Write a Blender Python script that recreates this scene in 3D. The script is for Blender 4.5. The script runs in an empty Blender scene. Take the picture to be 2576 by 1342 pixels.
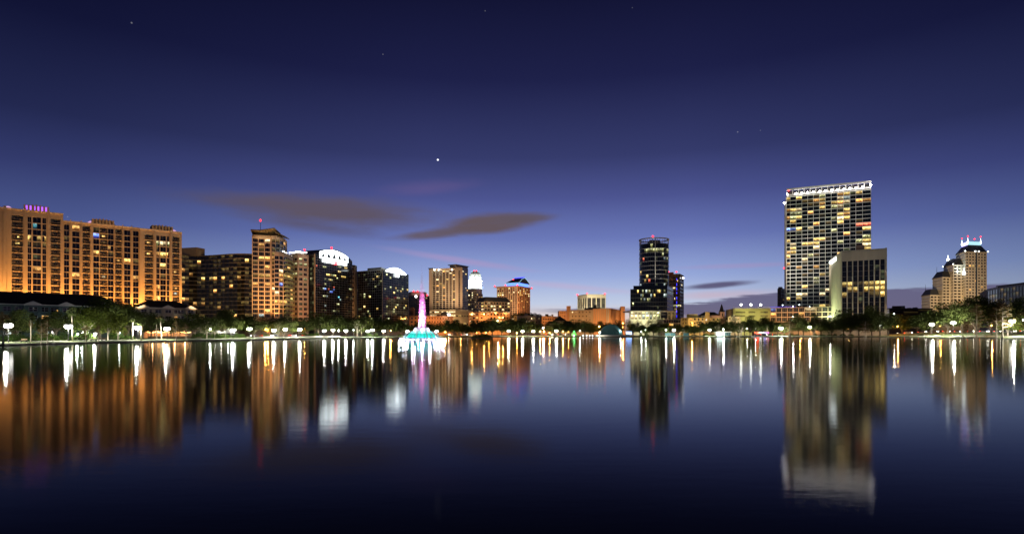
import bpy, math, random
from mathutils import Vector
R = math.radians
PI = math.pi
S = bpy.context.scene
COL = S.collection

# ------------------------------------------------------------------ camera
CAMZ = 3.2
FPX = 1475.0            # focal length in units of a 2575 px wide frame
HOR = 837.0             # row of the horizon in that frame
CX = 1287.5
cd = bpy.data.cameras.new('camera')
cam = bpy.data.objects.new('camera', cd)
COL.objects.link(cam)
cam.location = (0, 0, CAMZ)
cam.rotation_euler = (R(90), 0, 0)
cd.sensor_width = 36
cd.lens = 36 * FPX / 2575
cd.shift_y = (HOR - 671.0) / 2575
cd.clip_start = 0.1
cd.clip_end = 9000
S.camera = cam
S.render.resolution_x, S.render.resolution_y = 1024, 533
S.view_settings.view_transform = 'Standard'
S.view_settings.look = 'None'
S.view_settings.exposure = 0
S.view_settings.gamma = 1
S.cycles.use_denoising = True
S.cycles.max_bounces = 6
S.cycles.diffuse_bounces = 2
S.cycles.glossy_bounces = 3
S.cycles.transparent_max_bounces = 8
S.cycles.volume_bounces = 0
S.cycles.sample_clamp_indirect = 6
S.cycles.sample_clamp_direct = 0


def srgb(r, g, b):
    def f(c):
        c /= 255.0
        return c / 12.92 if c <= 0.04045 else ((c + 0.055) / 1.055) ** 2.4
    return (f(r), f(g), f(b), 1.0)


# ------------------------------------------------------------------ dusk sky
class NT:
    """small helper for node trees"""
    def __init__(s, nt):
        s.nt = nt

    def n(s, t, **k):
        nd = s.nt.nodes.new(t)
        for a, b in k.items():
            setattr(nd, a, b)
        return nd

    def l(s, a, b):
        s.nt.links.new(a, b)

    def put(s, sock, v):
        if hasattr(v, 'is_output') or isinstance(v, bpy.types.NodeSocket):
            s.l(v, sock)
        else:
            sock.default_value = v

    def m(s, op, a, b=None, c=None, clamp=False):
        nd = s.n('ShaderNodeMath', operation=op)
        nd.use_clamp = clamp
        s.put(nd.inputs[0], a)
        if b is not None:
            s.put(nd.inputs[1], b)
        if c is not None:
            s.put(nd.inputs[2], c)
        return nd.outputs[0]

    def ramp(s, fac, pts, mode='LINEAR'):
        nd = s.n('ShaderNodeValToRGB')
        cr = nd.color_ramp
        cr.interpolation = mode
        while len(cr.elements) > 1:
            cr.elements.remove(cr.elements[-1])
        cr.elements[0].position = pts[0][0]
        cr.elements[0].color = pts[0][1]
        for p, c in pts[1:]:
            e = cr.elements.new(p)
            e.color = c
        s.put(nd.inputs[0], fac)
        return nd.outputs[0]

    def mix(s, fac, a, b, mode='MIX'):
        nd = s.n('ShaderNodeMix', data_type='RGBA', blend_type=mode)
        s.put(nd.inputs[0], fac)
        s.put(nd.inputs[6], a)
        s.put(nd.inputs[7], b)
        return nd.outputs[2]

    def noise(s, vec, scale, detail=3, rough=0.5):
        nd = s.n('ShaderNodeTexNoise')
        if vec is not None:
            s.l(vec, nd.inputs['Vector'])
        nd.inputs['Scale'].default_value = scale
        nd.inputs['Detail'].default_value = detail
        nd.inputs['Roughness'].default_value = rough
        return nd.outputs[0]

    def smooth(s, v, a, b):
        nd = s.n('ShaderNodeMapRange', interpolation_type='SMOOTHSTEP')
        s.put(nd.inputs[0], v)
        nd.inputs[1].default_value = a
        nd.inputs[2].default_value = b
        return nd.outputs[0]


def ang(px, py):
    """frame column and row -> azimuth and elevation of that direction"""
    dx, dz = (px - CX) / FPX, (HOR - py) / FPX
    return math.atan2(dx, 1), math.atan2(dz, math.hypot(dx, 1))


W = bpy.data.worlds.new('World')
S.world = W
W.use_nodes = True
t = NT(W.node_tree)
W.node_tree.nodes.clear()
tc = t.n('ShaderNodeTexCoord')
nrm = t.n('ShaderNodeVectorMath', operation='NORMALIZE')
t.l(tc.outputs['Generated'], nrm.inputs[0])
DIR = nrm.outputs[0]
sp = t.n('ShaderNodeSeparateXYZ')
t.l(DIR, sp.inputs[0])
dx, dy, dz = sp.outputs
az = t.m('ARCTAN2', dx, dy)
el = t.m('ARCSINE', dz)
zp = t.m('MAXIMUM', dz, 0.0)
# the last of the sunset: the sun is below the horizon behind the skyline
SUN_AZ = ang(1390, 800)[0]
base = t.ramp(zp, [
    (0.0, srgb(238, 192, 150)), (0.022, srgb(228, 205, 192)), (0.05, srgb(194, 205, 228)),
    (0.095, srgb(152, 170, 219)), (0.158, srgb(107, 121, 184)), (0.222, srgb(77, 85, 145)),
    (0.285, srgb(54, 60, 108)), (0.396, srgb(30, 33, 73)), (0.494, srgb(19, 21, 53)), (0.75, srgb(9, 11, 32)),
    (1.0, srgb(6, 8, 25))])
daz = t.m('ABSOLUTE', t.m('SUBTRACT', az, SUN_AZ))
dimm = t.ramp(t.m('DIVIDE', daz, PI), [(0.0, (1, 1, 1, 1)), (0.07, (.97, .97, .98, 1)), (0.15, (.72, .74, .77, 1)),
                                       (0.225, (.47, .50, .55, 1)), (0.35, (.30, .32, .37, 1)), (1.0, (.17, .18, .23, 1))])
skyc = t.mix(1.0, base, dimm, 'MULTIPLY')
cn = t.n('ShaderNodeCombineXYZ')
t.l(t.m('MULTIPLY', az, 3.0), cn.inputs[0])
t.l(t.m('MULTIPLY', el, 13.0), cn.inputs[1])
cnoise = t.m('ADD', t.m('MULTIPLY', t.noise(cn.outputs[0], 2.2, 6, 0.6), 0.65), t.m('MULTIPLY', t.noise(cn.outputs[0], 6.5, 6, 0.65), 0.35))
cn2 = t.n('ShaderNodeCombineXYZ')
t.l(t.m('MULTIPLY', az, 6.0), cn2.inputs[0])
t.l(t.m('MULTIPLY', el, 60.0), cn2.inputs[1])
cnoise2 = t.noise(cn2.outputs[0], 2.0, 5, 0.6)


def cloud(col, px, py, hw, hh, tilt, alpha, colr, soft=0.9, dist=0.9, tone=0.18):
    a0, e0 = ang(px, py)
    ra, re = hw / FPX, hh / FPX
    da = t.m('SUBTRACT', az, a0)
    de = t.m('SUBTRACT', el, e0)
    de = t.m('SUBTRACT', de, t.m('MULTIPLY', da, tilt))
    # the noise pushes the outline about
    nn = t.m('MULTIPLY', t.m('SUBTRACT', cnoise, 0.5), dist)
    q = t.m('ADD', t.m('POWER', t.m('ABSOLUTE', t.m('DIVIDE', da, ra)), 2.0),
            t.m('POWER', t.m('ABSOLUTE', t.m('DIVIDE', de, re)), 2.0))
    q = t.m('ADD', t.m('SQRT', q), nn)
    msk = t.smooth(q, 1.0, 1.0 - soft)
    msk = t.m('MULTIPLY', msk, t.m('MULTIPLY', t.m('ADD', t.m('MULTIPLY', cnoise2, tone * 2), 1 - tone), alpha), clamp=True)
    return t.mix(msk, col, colr)


skyc = cloud(skyc, 690, 514, 270, 34, -0.01, 0.75, srgb(88, 80, 100), 0.95, 1.1)
skyc = cloud(skyc, 850, 530, 330, 50, -0.03, 0.93, srgb(94, 84, 99), 0.85, 1.0)
skyc = cloud(skyc, 770, 566, 230, 22, -0.10, 0.65, srgb(90, 82, 100), 0.95, 1.0)
skyc = cloud(skyc, 1090, 588, 130, 16, 0.13, 0.88, srgb(100, 88, 99), 0.8, 0.9)
skyc = cloud(skyc, 1225, 564, 165, 32, 0.10, 0.97, srgb(99, 86, 94), 0.6, 0.9)
skyc = cloud(skyc, 1325, 549, 105, 17, 0.07, 0.85, srgb(96, 86, 98), 0.85, 0.9)
skyc = cloud(skyc, 1085, 472, 170, 26, 0.10, 0.35, srgb(112, 92, 142), 1.0, 0.9)
skyc = cloud(skyc, 1160, 655, 260, 13, -0.14, 0.5, srgb(178, 150, 194), 0.95, 0.6)
skyc = cloud(skyc, 1430, 720, 260, 12, -0.10, 0.42, srgb(196, 172, 204), 0.95, 0.8)
skyc = cloud(skyc, 1860, 668, 210, 9, 0.0, 0.35, srgb(170, 142, 186), 0.95, 0.8)
skyc = cloud(skyc, 1800, 742, 190, 17, 0.02, 0.5, srgb(206, 170, 182), 0.95, 0.9)
skyc = cloud(skyc, 1805, 717, 108, 10, 0.06, 0.95, srgb(92, 88, 120), 0.7, 0.9)
# low dark bank of cloud along the horizon, thicker towards the right
bank = t.m('ADD', t.m('MULTIPLY', t.m('SUBTRACT', cnoise2, 0.5), 0.022), t.m('MULTIPLY', t.m('SUBTRACT', cnoise, 0.5), 0.014))
top = t.smooth(az, ang(1560, 800)[0], ang(2050, 800)[0])
topel = t.m('ADD', t.m('MULTIPLY', top, 0.022), 0.041)
b1 = t.smooth(t.m('SUBTRACT', t.m('ADD', el, bank), topel), 0.003, -0.003)
lowel = t.m('SUBTRACT', 0.036, t.m('MULTIPLY', top, 0.033))
b2 = t.smooth(t.m('SUBTRACT', t.m('ADD', el, bank), lowel), -0.006, 0.006)
bk = t.m('MULTIPLY', t.m('MULTIPLY', b1, b2), t.smooth(az, ang(1290, 800)[0], ang(1480, 800)[0]))
skyc = t.mix(t.m('MULTIPLY', bk, 0.93), skyc, srgb(97, 92, 124))
# the few stars that show
for (px, py, rr, st) in [(1101, 402, .0021, 1.6), (331, 58, .0015, .14), (1855, 332, .0014, .14), (963, 137, .0012, .12),
                         (1220, 28, .0012, .1), (1912, 328, .0011, .08), (1590, 20, .0011, .07), (170, 545, .0011, .12)]:
    a0, e0 = ang(px, py)
    v = Vector((math.sin(a0) * math.cos(e0), math.cos(a0) * math.cos(e0), math.sin(e0)))
    ds = t.n('ShaderNodeVectorMath', operation='DISTANCE')
    t.l(DIR, ds.inputs[0])
    ds.inputs[1].default_value = v
    k = t.m('MULTIPLY', t.smooth(ds.outputs['Value'], rr, rr * .3), st)
    kc = t.n('ShaderNodeCombineColor')
    t.l(k, kc.inputs[0]); t.l(k, kc.inputs[1]); t.l(k, kc.inputs[2])
    skyc = t.mix(1.0, skyc, kc.outputs[0], 'ADD')
bg = t.n('ShaderNodeBackground')
t.l(skyc, bg.inputs['Color'])
bg.inputs['Strength'].default_value = 1.0
wo = t.n('ShaderNodeOutputWorld')
t.l(bg.outputs[0], wo.inputs['Surface'])


# ------------------------------------------------------------------ places
def X(px, Y):
    return (px - CX) / FPX * Y


def Z(py, Y):
    return CAMZ + (HOR - py) / FPX * Y


def P(px, Y):
    return Vector((X(px, Y), Y))


SH = [(-400, 95), (-100, 133), (0, 147.5), (110, 163), (216, 179), (429, 220.6), (637, 271), (846, 352), (965, 384), (1150, 440),
      (1287, 470), (1500, 470), (1716, 478), (1900, 463), (2146, 448), (2300, 418), (2450, 365), (2575, 321), (2700, 285), (2900, 240)]


def shoreY(px):
    for (a, ya), (b, yb) in zip(SH, SH[1:]):
        if a <= px <= b:
            return ya + (yb - ya) * (px - a) / (b - a)
    return SH[0][1] if px < SH[0][0] else SH[-1][1]


def gz(px, off):
    """height of the park ground: a low bank, then lawn that climbs to the road on the right"""
    pr = [(.9, .5), (1.6, .62), (6, .74), (14, .86), (30, 1.0), (42, 1.06), (80, 1.1)]
    z = pr[0][1] if off <= .9 else pr[-1][1]
    for (a_, za), (b_, zb) in zip(pr, pr[1:]):
        if a_ <= off < b_:
            z = za + (zb - za) * (off - a_) / (b_ - a_)
    f = min(1, max(0, (px - 2190) / 160))
    g = min(1, max(0, (off - 3) / 40))
    return z + 2.7 * f * f * (3 - 2 * f) * g


# ------------------------------------------------------------------ materials
MATS = {}


def pmat(name, col, rough=0.8, var=0.12, vscale=0.6, metal=0.0, spec=0.3, bump=0.0, bscale=4.0, streak=False):
    if name in MATS:
        return MATS[name]
    m = bpy.data.materials.new(name)
    m.use_nodes = True
    q = NT(m.node_tree)
    b = m.node_tree.nodes['Principled BSDF']
    b.inputs['Roughness'].default_value = rough
    b.inputs['Metallic'].default_value = metal
    b.inputs['Specular IOR Level'].default_value = spec
    c = (col[0], col[1], col[2], 1)
    geo = q.n('ShaderNodeNewGeometry')
    vec = geo.outputs['Position']
    if streak:
        mp = q.n('ShaderNodeMapping')
        mp.inputs['Scale'].default_value = (1, 1, 0.12)
        q.l(vec, mp.inputs['Vector'])
        vec = mp.outputs[0]
    nz = q.noise(vec, vscale, 6, 0.6)
    nz2 = q.noise(vec, vscale * 9, 3, 0.6)
    f = q.m('ADD', q.m('MULTIPLY', nz, 0.75), q.m('MULTIPLY', nz2, 0.25))
    lo = tuple(x * (1 - 2 * var) for x in c[:3]) + (1,)
    hi = tuple(min(1, x * (1 + 2 * var)) for x in c[:3]) + (1,)
    q.l(q.ramp(f, [(0.25, lo), (0.75, hi)]), b.inputs['Base Color'])
    if bump:
        bp = q.n('ShaderNodeBump')
        bp.inputs['Strength'].default_value = bump
        q.l(q.noise(geo.outputs['Position'], bscale, 4, 0.6), bp.inputs['Height'])
        q.l(bp.outputs[0], b.inputs['Normal'])
    MATS[name] = m
    return m


def emat(name, col, strength, sample=False, base=(0.02, 0.02, 0.02)):
    if name in MATS:
        return MATS[name]
    m = bpy.data.materials.new(name)
    m.use_nodes = True
    b = m.node_tree.nodes['Principled BSDF']
    b.inputs['Base Color'].default_value = base + (1,)
    b.inputs['Roughness'].default_value = 0.5
    b.inputs['Emission Color'].default_value = (col[0], col[1], col[2], 1)
    b.inputs['Emission Strength'].default_value = strength
    m.cycles.emission_sampling = 'FRONT' if sample else 'NONE'
    MATS[name] = m
    return m


def winmat(name, deep, pale, strength, contrast=1.0):
    """a lit room behind glass: a bright ceiling zone, darker furniture, one or two lamps"""
    m = bpy.data.materials.new(name)
    m.use_nodes = True
    q = NT(m.node_tree)
    b = m.node_tree.nodes['Principled BSDF']
    b.inputs['Base Color'].default_value = (.015, .016, .018, 1)
    b.inputs['Roughness'].default_value = 0.12
    tcn = q.n('ShaderNodeTexCoord')
    oi = q.n('ShaderNodeObjectInfo')
    sx = q.n('ShaderNodeSeparateXYZ')
    q.l(tcn.outputs['Object'], sx.inputs[0])
    cb = q.n('ShaderNodeCombineXYZ')
    q.l(sx.outputs[0], cb.inputs[0])
    q.l(q.m('MULTIPLY', oi.outputs['Random'], 91.0), cb.inputs[1])
    q.l(sx.outputs[2], cb.inputs[2])
    n1 = q.noise(cb.outputs[0], 0.55, 2, 0.5)
    n2 = q.noise(cb.outputs[0], 2.2, 3, 0.6)
    sg = q.n('ShaderNodeSeparateXYZ')
    q.l(tcn.outputs['Generated'], sg.inputs[0])
    up = q.smooth(sg.outputs[2], 0.05, 0.75)
    f = q.m('ADD', q.m('MULTIPLY', n1, 1.1), q.m('MULTIPLY', n2, 0.7))
    f = q.m('MULTIPLY', f, q.m('ADD', q.m('MULTIPLY', up, 0.55), 0.45))
    f = q.smooth(f, 0.9 - 0.45 * contrast, 1.08)
    hot = q.smooth(n2, 0.62, 0.72)
    rb = q.m('ADD', q.m('MULTIPLY', q.m('POWER', q.m('FRACT', q.m('MULTIPLY', oi.outputs['Random'], 37.7)), 1.7), 1.7), 0.4)
    st = q.m('MULTIPLY', q.m('ADD', q.m('ADD', q.m('MULTIPLY', f, 0.9), 0.08), q.m('MULTIPLY', hot, 0.9)), q.m('MULTIPLY', rb, strength))
    q.l(q.mix(f, deep + (1,), pale + (1,)), b.inputs['Emission Color'])
    q.l(st, b.inputs['Emission Strength'])
    m.cycles.emission_sampling = 'NONE'
    MATS[name] = m
    return m


winmat('lit_warm', (1.0, .36, .06), (1.0, .60, .18), 1.6)
winmat('lit_yellow', (.95, .52, .08), (1.0, .76, .26), 1.6)
winmat('lit_white', (1.0, .66, .26), (1.0, .86, .52), 1.9)
winmat('lit_office', (.70, .68, .20), (.95, .95, .55), 0.95, 0.7)
winmat('lit_cool', (.55, .75, .70), (.85, 1.0, .95), 0.9)
winmat('lit_dim', (.5, .30, .06), (.8, .55, .16), 0.14)
winmat('lit_dimgreen', (.30, .34, .14), (.5, .55, .25), 0.13)
winmat('lit_blue', (.05, .1, 1.0), (.3, .5, 1.0), 1.5)
winmat('lit_cyan', (.05, .5, .8), (.3, .9, 1.0), 1.2)
winmat('lit_red', (1.0, .06, .04), (1.0, .3, .15), 1.4)
winmat('lit_purple', (.3, .08, .9), (.6, .3, 1.0), 1.5)
winmat('lit_bright', (.85, .85, .28), (.98, 1.0, .55), 2.6, 0.5)


def glassmat(name, col, rough=0.08, spec=0.6):
    m = bpy.data.materials.new(name)
    m.use_nodes = True
    q = NT(m.node_tree)
    b = m.node_tree.nodes['Principled BSDF']
    oi = q.n('ShaderNodeObjectInfo')
    geo = q.n('ShaderNodeNewGeometry')
    wn = q.n('ShaderNodeTexWhiteNoise', noise_dimensions='1D')
    q.l(oi.outputs['Random'], wn.inputs['W'])
    nz = q.noise(geo.outputs['Position'], 0.35, 2)
    f = q.m('ADD', q.m('MULTIPLY', q.m('POWER', wn.outputs['Value'], 3.0), 0.8), q.m('MULTIPLY', q.smooth(nz, .5, .75), 0.3))
    q.l(q.ramp(f, [(0, tuple(c * .6 for c in col) + (1,)), (.6, tuple(c * 1.3 for c in col) + (1,)), (1.0, tuple(min(1, c * 4 + .01) for c in col) + (1,))]), b.inputs['Base Color'])
    b.inputs['Roughness'].default_value = rough
    b.inputs['Specular IOR Level'].default_value = spec
    MATS[name] = m
    return m


glassmat('glass_dark', (.012, .013, .018))
glassmat('glass_blue', (.016, .022, .030), 0.06, 0.8)
glassmat('glass_black', (.006, .006, .008), 0.05, 0.4)
glassmat('glass_teal', (.010, .018, .021), 0.06, 0.55)

pmat('sand_stucco', (.46, .38, .28), .85, .07, .15, streak=True)
pmat('sand_light', (.60, .53, .42), .8, .05, .3)
pmat('peach_frame', (.56, .44, .34), .8, .06, .3, streak=True)
pmat('cream_concrete', (.55, .50, .40), .8, .08, .25, streak=True)
pmat('tan_concrete', (.42, .34, .24), .85, .10, .25, streak=True)
pmat('grey_concrete', (.30, .29, .27), .85, .10, .25, streak=True)
pmat('mullion_grey', (.26, .25, .25), .5, .05, .5, metal=0.3)
pmat('mullion_dark', (.07, .07, .075), .5, .05, .5, metal=0.3)
pmat('mullion_white', (.66, .64, .60), .6, .05, .5)
pmat('dark_metal', (.03, .03, .032), .45, .1, 2.0, metal=0.6)
pmat('bronze_metal', (.22, .17, .10), .5, .1, 1.0, metal=0.4)
pmat('roof_shingle', (.025, .023, .024), .9, .2, .8, bump=.3, bscale=3)
pmat('roof_slate', (.07, .08, .10), .6, .15, .5)
pmat('roof_gravel', (.12, .11, .10), .95, .15, 1.0)
pmat('teal_siding', (.12, .19, .19), .8, .08, .5)
pmat('cream_siding', (.40, .38, .31), .8, .08, .5)
pmat('white_trim', (.72, .70, .66), .7, .05, 1)
pmat('orange_stucco', (.62, .36, .20), .85, .08, .2, streak=True)
pmat('brown_panel', (.14, .09, .07), .7, .1, .3)
pmat('yellow_stucco', (.62, .50, .24), .85, .07, .2, streak=True)
pmat('olive_panel', (.50, .48, .22), .8, .06, .2, streak=True)
pmat('pale_stone', (.58, .53, .44), .8, .06, .3, streak=True)
pmat('shell_teal', (.03, .085, .095), .55, .1, .4)
pmat('bark', (.11, .085, .06), .95, .25, 3.0, bump=.6, bscale=6)
pmat('bark_pale', (.32, .28, .22), .9, .2, 2.0, bump=.4, bscale=6)
pmat('car_paint_dark', (.03, .03, .04), .3, .05, 1, spec=.6)
pmat('car_paint_silver', (.4, .4, .42), .35, .05, 1, metal=.6)
pmat('tyre', (.015, .015, .015), .9, .1, 5)
pmat('canvas_white', (.75, .74, .72), .8, .05, 1)
pmat('timber', (.13, .09, .055), .85, .2, 2.0)

emat('e_red', (1.0, .012, .018), 9, True)
emat('e_white', (1.0, .96, .9), 6)
emat('e_sign', (.90, 1.0, 1.0), 6.5, True)
emat('e_signblue', (.62, .9, 1.0), 3.2, True)
emat('e_lamp', (1.0, .98, .88), 7, False, (.8, .8, .8))
emat('e_lampsmall', (.9, 1.0, .95), 6, True, (.8, .8, .8))
emat('e_sodium', (1.0, .40, .05), 5, False, (.8, .8, .8))
emat('e_flood', (.95, 1.0, .9), 24, True, (.8, .8, .8))
emat('e_roofflood', (1.0, .94, .90), 60, True, (.8, .8, .8))
emat('e_purple', (.45, .12, 1.0), 1.5)
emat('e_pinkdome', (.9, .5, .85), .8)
emat('e_bluestrip', (.05, .05, 1.0), 2.4)
emat('e_blueglow', (.10, .22, 1.0), 2.6)
emat('e_violetbar', (.36, .33, 1.0), 4.2)
emat('e_cyanbar', (.5, .9, 1.0), 1.0)
emat('e_green', (.05, 1.0, .15), 14)
emat('e_string', (1.0, .55, .18), 16)
emat('e_head', (1.0, .93, .8), 40, True)
emat('e_tail', (1.0, .05, .02), 22, True)
emat('e_kiosk', (.8, 1.0, .92), 4.0, True)
emat('e_cyanlite', (.1, .7, 1.0), 3)
emat('e_magenta', (1.0, .1, .7), 3)


# ------------------------------------------------------------------ mesh building
class MB:
    def __init__(s):
        s.v, s.f, s.m = [], [], []

    def face(s, pts, mi=0):
        i = len(s.v)
        s.v += [tuple(p) for p in pts]
        s.f.append(tuple(range(i, i + len(pts))))
        s.m.append(mi)

    def hexa(s, p, mi=0):
        """p: 8 corners, bottom four counter-clockwise, then top four"""
        i = len(s.v)
        s.v += [tuple(q) for q in p]
        for a in ((0, 3, 2, 1), (4, 5, 6, 7), (0, 1, 5, 4), (1, 2, 6, 5), (2, 3, 7, 6), (3, 0, 4, 7)):
            s.f.append(tuple(i + k for k in a))
            s.m.append(mi)

    def box(s, x0, x1, y0, y1, z0, z1, mi=0):
        s.hexa([(x0, y0, z0), (x1, y0, z0), (x1, y1, z0), (x0, y1, z0),
                (x0, y0, z1), (x1, y0, z1), (x1, y1, z1), (x0, y1, z1)], mi)

    def obox(s, p, u, w, d0, d1, z0, z1, mi=0, start=0.0):
        """oriented box: from p along unit u (start..start+w), depth d0..d1 along the outward normal, z0..z1"""
        n = Vector((u.y, -u.x))
        a = p + u * start
        b = p + u * (start + w)
        q = [a + n * d1, b + n * d1, b + n * d0, a + n * d0]
        s.hexa([(k.x, k.y, z0) for k in q] + [(k.x, k.y, z1) for k in q], mi)

    def prism(s, poly, z0, z1, mi=0, top=True, bottom=False):
        n = len(poly)
        i = len(s.v)
        s.v += [(p[0], p[1], z0) for p in poly] + [(p[0], p[1], z1) for p in poly]
        for k in range(n):
            s.f.append((i + k, i + (k + 1) % n, i + n + (k + 1) % n, i + n + k))
            s.m.append(mi)
        if top:
            s.f.append(tuple(i + n + k for k in range(n)))
            s.m.append(mi)
        if bottom:
            s.f.append(tuple(i + n - 1 - k for k in range(n)))
            s.m.append(mi)

    def tube(s, pts, rad, n=8, mi=0, cap=True):
        pts = [Vector(p) for p in pts]
        rings = []
        for k, p in enumerate(pts):
            d = (pts[min(k + 1, len(pts) - 1)] - pts[max(k - 1, 0)]).normalized()
            a = d.orthogonal().normalized() if abs(d.z) > .99 else d.cross(Vector((0, 0, 1))).normalized()
            b = d.cross(a)
            r = rad[k] if hasattr(rad, '__len__') else rad
            i = len(s.v)
            for j in range(n):
                t_ = 2 * PI * j / n
                s.v.append(tuple(p + a * (r * math.cos(t_)) + b * (r * math.sin(t_))))
            rings.append(i)
        for r0, r1 in zip(rings, rings[1:]):
            for j in range(n):
                s.f.append((r0 + j, r0 + (j + 1) % n, r1 + (j + 1) % n, r1 + j))
                s.m.append(mi)
        if cap:
            s.f.append(tuple(rings[-1] + j for j in range(n)))
            s.m.append(mi)
            s.f.append(tuple(rings[0] + n - 1 - j for j in range(n)))
            s.m.append(mi)

    def lathe(s, c, prof, n=24, mi=0, a0=0.0, a1=2 * PI):
        """prof: list of (r, z)"""
        full = abs(a1 - a0 - 2 * PI) < 1e-6
        cnt = n if full else n + 1
        i = len(s.v)
        for (r, z) in prof:
            for k in range(cnt):
                a = a0 + (a1 - a0) * k / n
                s.v.append((c[0] + r * math.cos(a), c[1] + r * math.sin(a), c[2] + z))
        for j in range(len(prof) - 1):
            for k in range(n):
                k2 = (k + 1) % cnt if full else k + 1
                s.f.append((i + j * cnt + k, i + j * cnt + k2, i + (j + 1) * cnt + k2, i + (j + 1) * cnt + k))
                s.m.append(mi)

    def ball(s, c, r, n=10, rows=6, mi=0, sq=1.0):
        s.lathe(c, [(max(r * math.sin(PI * k / rows), 1e-3), -r * sq * math.cos(PI * k / rows)) for k in range(rows + 1)], n, mi)

    def mesh(s, name, mats, off=(0, 0, 0), smooth=False):
        me = bpy.data.meshes.new(name)
        me.from_pydata([(x - off[0], y - off[1], z - off[2]) for x, y, z in s.v], [], s.f)
        for m_ in mats:
            me.materials.append(MATS[m_] if isinstance(m_, str) else m_)
        if len(mats) > 1:
            me.polygons.foreach_set('material_index', s.m)
        if smooth:
            me.polygons.foreach_set('use_smooth', [True] * len(me.polygons))
        me.update()
        return me


WL = {}     # world location of every object built


def link(o, parent=None, loc=(0, 0, 0)):
    COL.objects.link(o)
    WL[o.name] = Vector(loc)
    if parent is not None:
        o.parent = parent
        o.location = Vector(loc) - WL[parent.name]
    else:
        o.location = loc
    return o


def thing(name, label, cat, loc, group=None):
    o = bpy.data.objects.new(name, None)
    o.empty_display_size = .5
    link(o, None, loc)
    o['label'] = label
    o['category'] = cat
    if group:
        o['group'] = group
    return o


def part(name, mb, mats, parent, smooth=False, label=None, kind=None):
    """one mesh, written in world coordinates, hung under its thing or part"""
    if not isinstance(mats, (list, tuple)):
        mats = [mats]
    L = WL[parent.name] if parent is not None else Vector((0, 0, 0))
    o = bpy.data.objects.new(name, mb.mesh(name, mats, L, smooth))
    link(o, parent, L)
    if label:
        o['label'] = label
    if kind:
        o['kind'] = kind
    return o


def single(name, mb, mats, label, cat, loc, group=None, smooth=False):
    if isinstance(mats, str):
        mats = [mats]
    o = bpy.data.objects.new(name, mb.mesh(name, mats, loc, smooth))
    link(o, None, loc)
    o['label'] = label
    o['category'] = cat
    if group:
        o['group'] = group
    return o


def struct(name, mb, mat, smooth=False, kind='structure'):
    o = bpy.data.objects.new(name, mb.mesh(name, [mat], (0, 0, 0), smooth))
    link(o)
    o['kind'] = kind
    return o


def spot(loc, target, power, col, size=R(70), blend=.8, rad=.3):
    ld = bpy.data.lights.new('floodlight', 'SPOT')
    ld.energy = power
    ld.color = col
    ld.spot_size = size
    ld.spot_blend = blend
    ld.shadow_soft_size = rad
    o = bpy.data.objects.new('floodlight', ld)
    COL.objects.link(o)
    o.location = loc
    o.rotation_euler = (Vector(target) - Vector(loc)).to_track_quat('-Z', 'Y').to_euler()
    return o


def point(loc, power, col, rad=.3):
    ld = bpy.data.lights.new('lamp_light', 'POINT')
    ld.energy = power
    ld.color = col
    ld.shadow_soft_size = rad
    o = bpy.data.objects.new('lamp_light', ld)
    COL.objects.link(o)
    o.location = loc
    return o


# ------------------------------------------------------------------ buildings
WMESH = {}


def window_mesh(w, h, nx, ny, bar):
    key = (round(w, 2), round(h, 2), nx, ny, bar)
    if key in WMESH:
        return WMESH[key]
    w, h = key[0], key[1]
    b = MB()
    b.box(-w / 2 - .03, w / 2 + .03, 0, .07, -.03, h + .03, 0)
    if bar > 0:
        for k in range(1, nx):
            x = -w / 2 + w * k / nx
            b.box(x - bar / 2, x + bar / 2, -.07, .01, 0, h, 1)
        for k in range(1, ny):
            z = h * k / ny
            b.box(-w / 2, w / 2, -.06, .012, z - bar / 2, z + bar / 2, 1)
    me = b.mesh('window', ['glass_dark', 'mullion_grey'])
    WMESH[key] = me
    return me


def frame_mesh(w, h, nx, ny, bar):
    key = ('f', round(w, 2), round(h, 2), nx, ny, bar)
    if key in WMESH:
        return WMESH[key]
    b = MB()
    for k in range(nx + 1):
        x = -w / 2 + w * k / nx
        b.box(x - bar / 2, x + bar / 2, -.07, .02, 0, h, 0)
    for k in range(ny + 1):
        z = h * k / ny
        b.box(-w / 2, w / 2, -.06, .018, z - bar / 2, z + bar / 2, 0)
    me = b.mesh('window', ['mullion_grey'])
    WMESH[key] = me
    return me


BMESH = {}


def balcony_mesh(w, style):
    key = (round(w, 2), style)
    if key in BMESH:
        return BMESH[key]
    w = key[0]
    b = MB()
    if style == 'solid':
        b.box(-w / 2 - .1, w / 2 + .1, -.18, 0, -.30, .03, 0)
        b.box(-w / 2, w / 2, -.10, -.04, .10, 1.0, 1)
        b.box(-w / 2, w / 2, -.13, -.01, 1.0, 1.1, 0)
    else:
        b.box(-w / 2 - .1, w / 2 + .1, -.9, 0, -.25, .02, 0)
        b.box(-w / 2, w / 2, -.86, -.82, .05, 1.0, 1)
        b.box(-w / 2, w / 2, -.88, -.80, 1.0, 1.08, 0)
    me = b.mesh('balcony', ['sand_light', 'bronze_metal'])
    BMESH[key] = me
    return me


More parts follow.
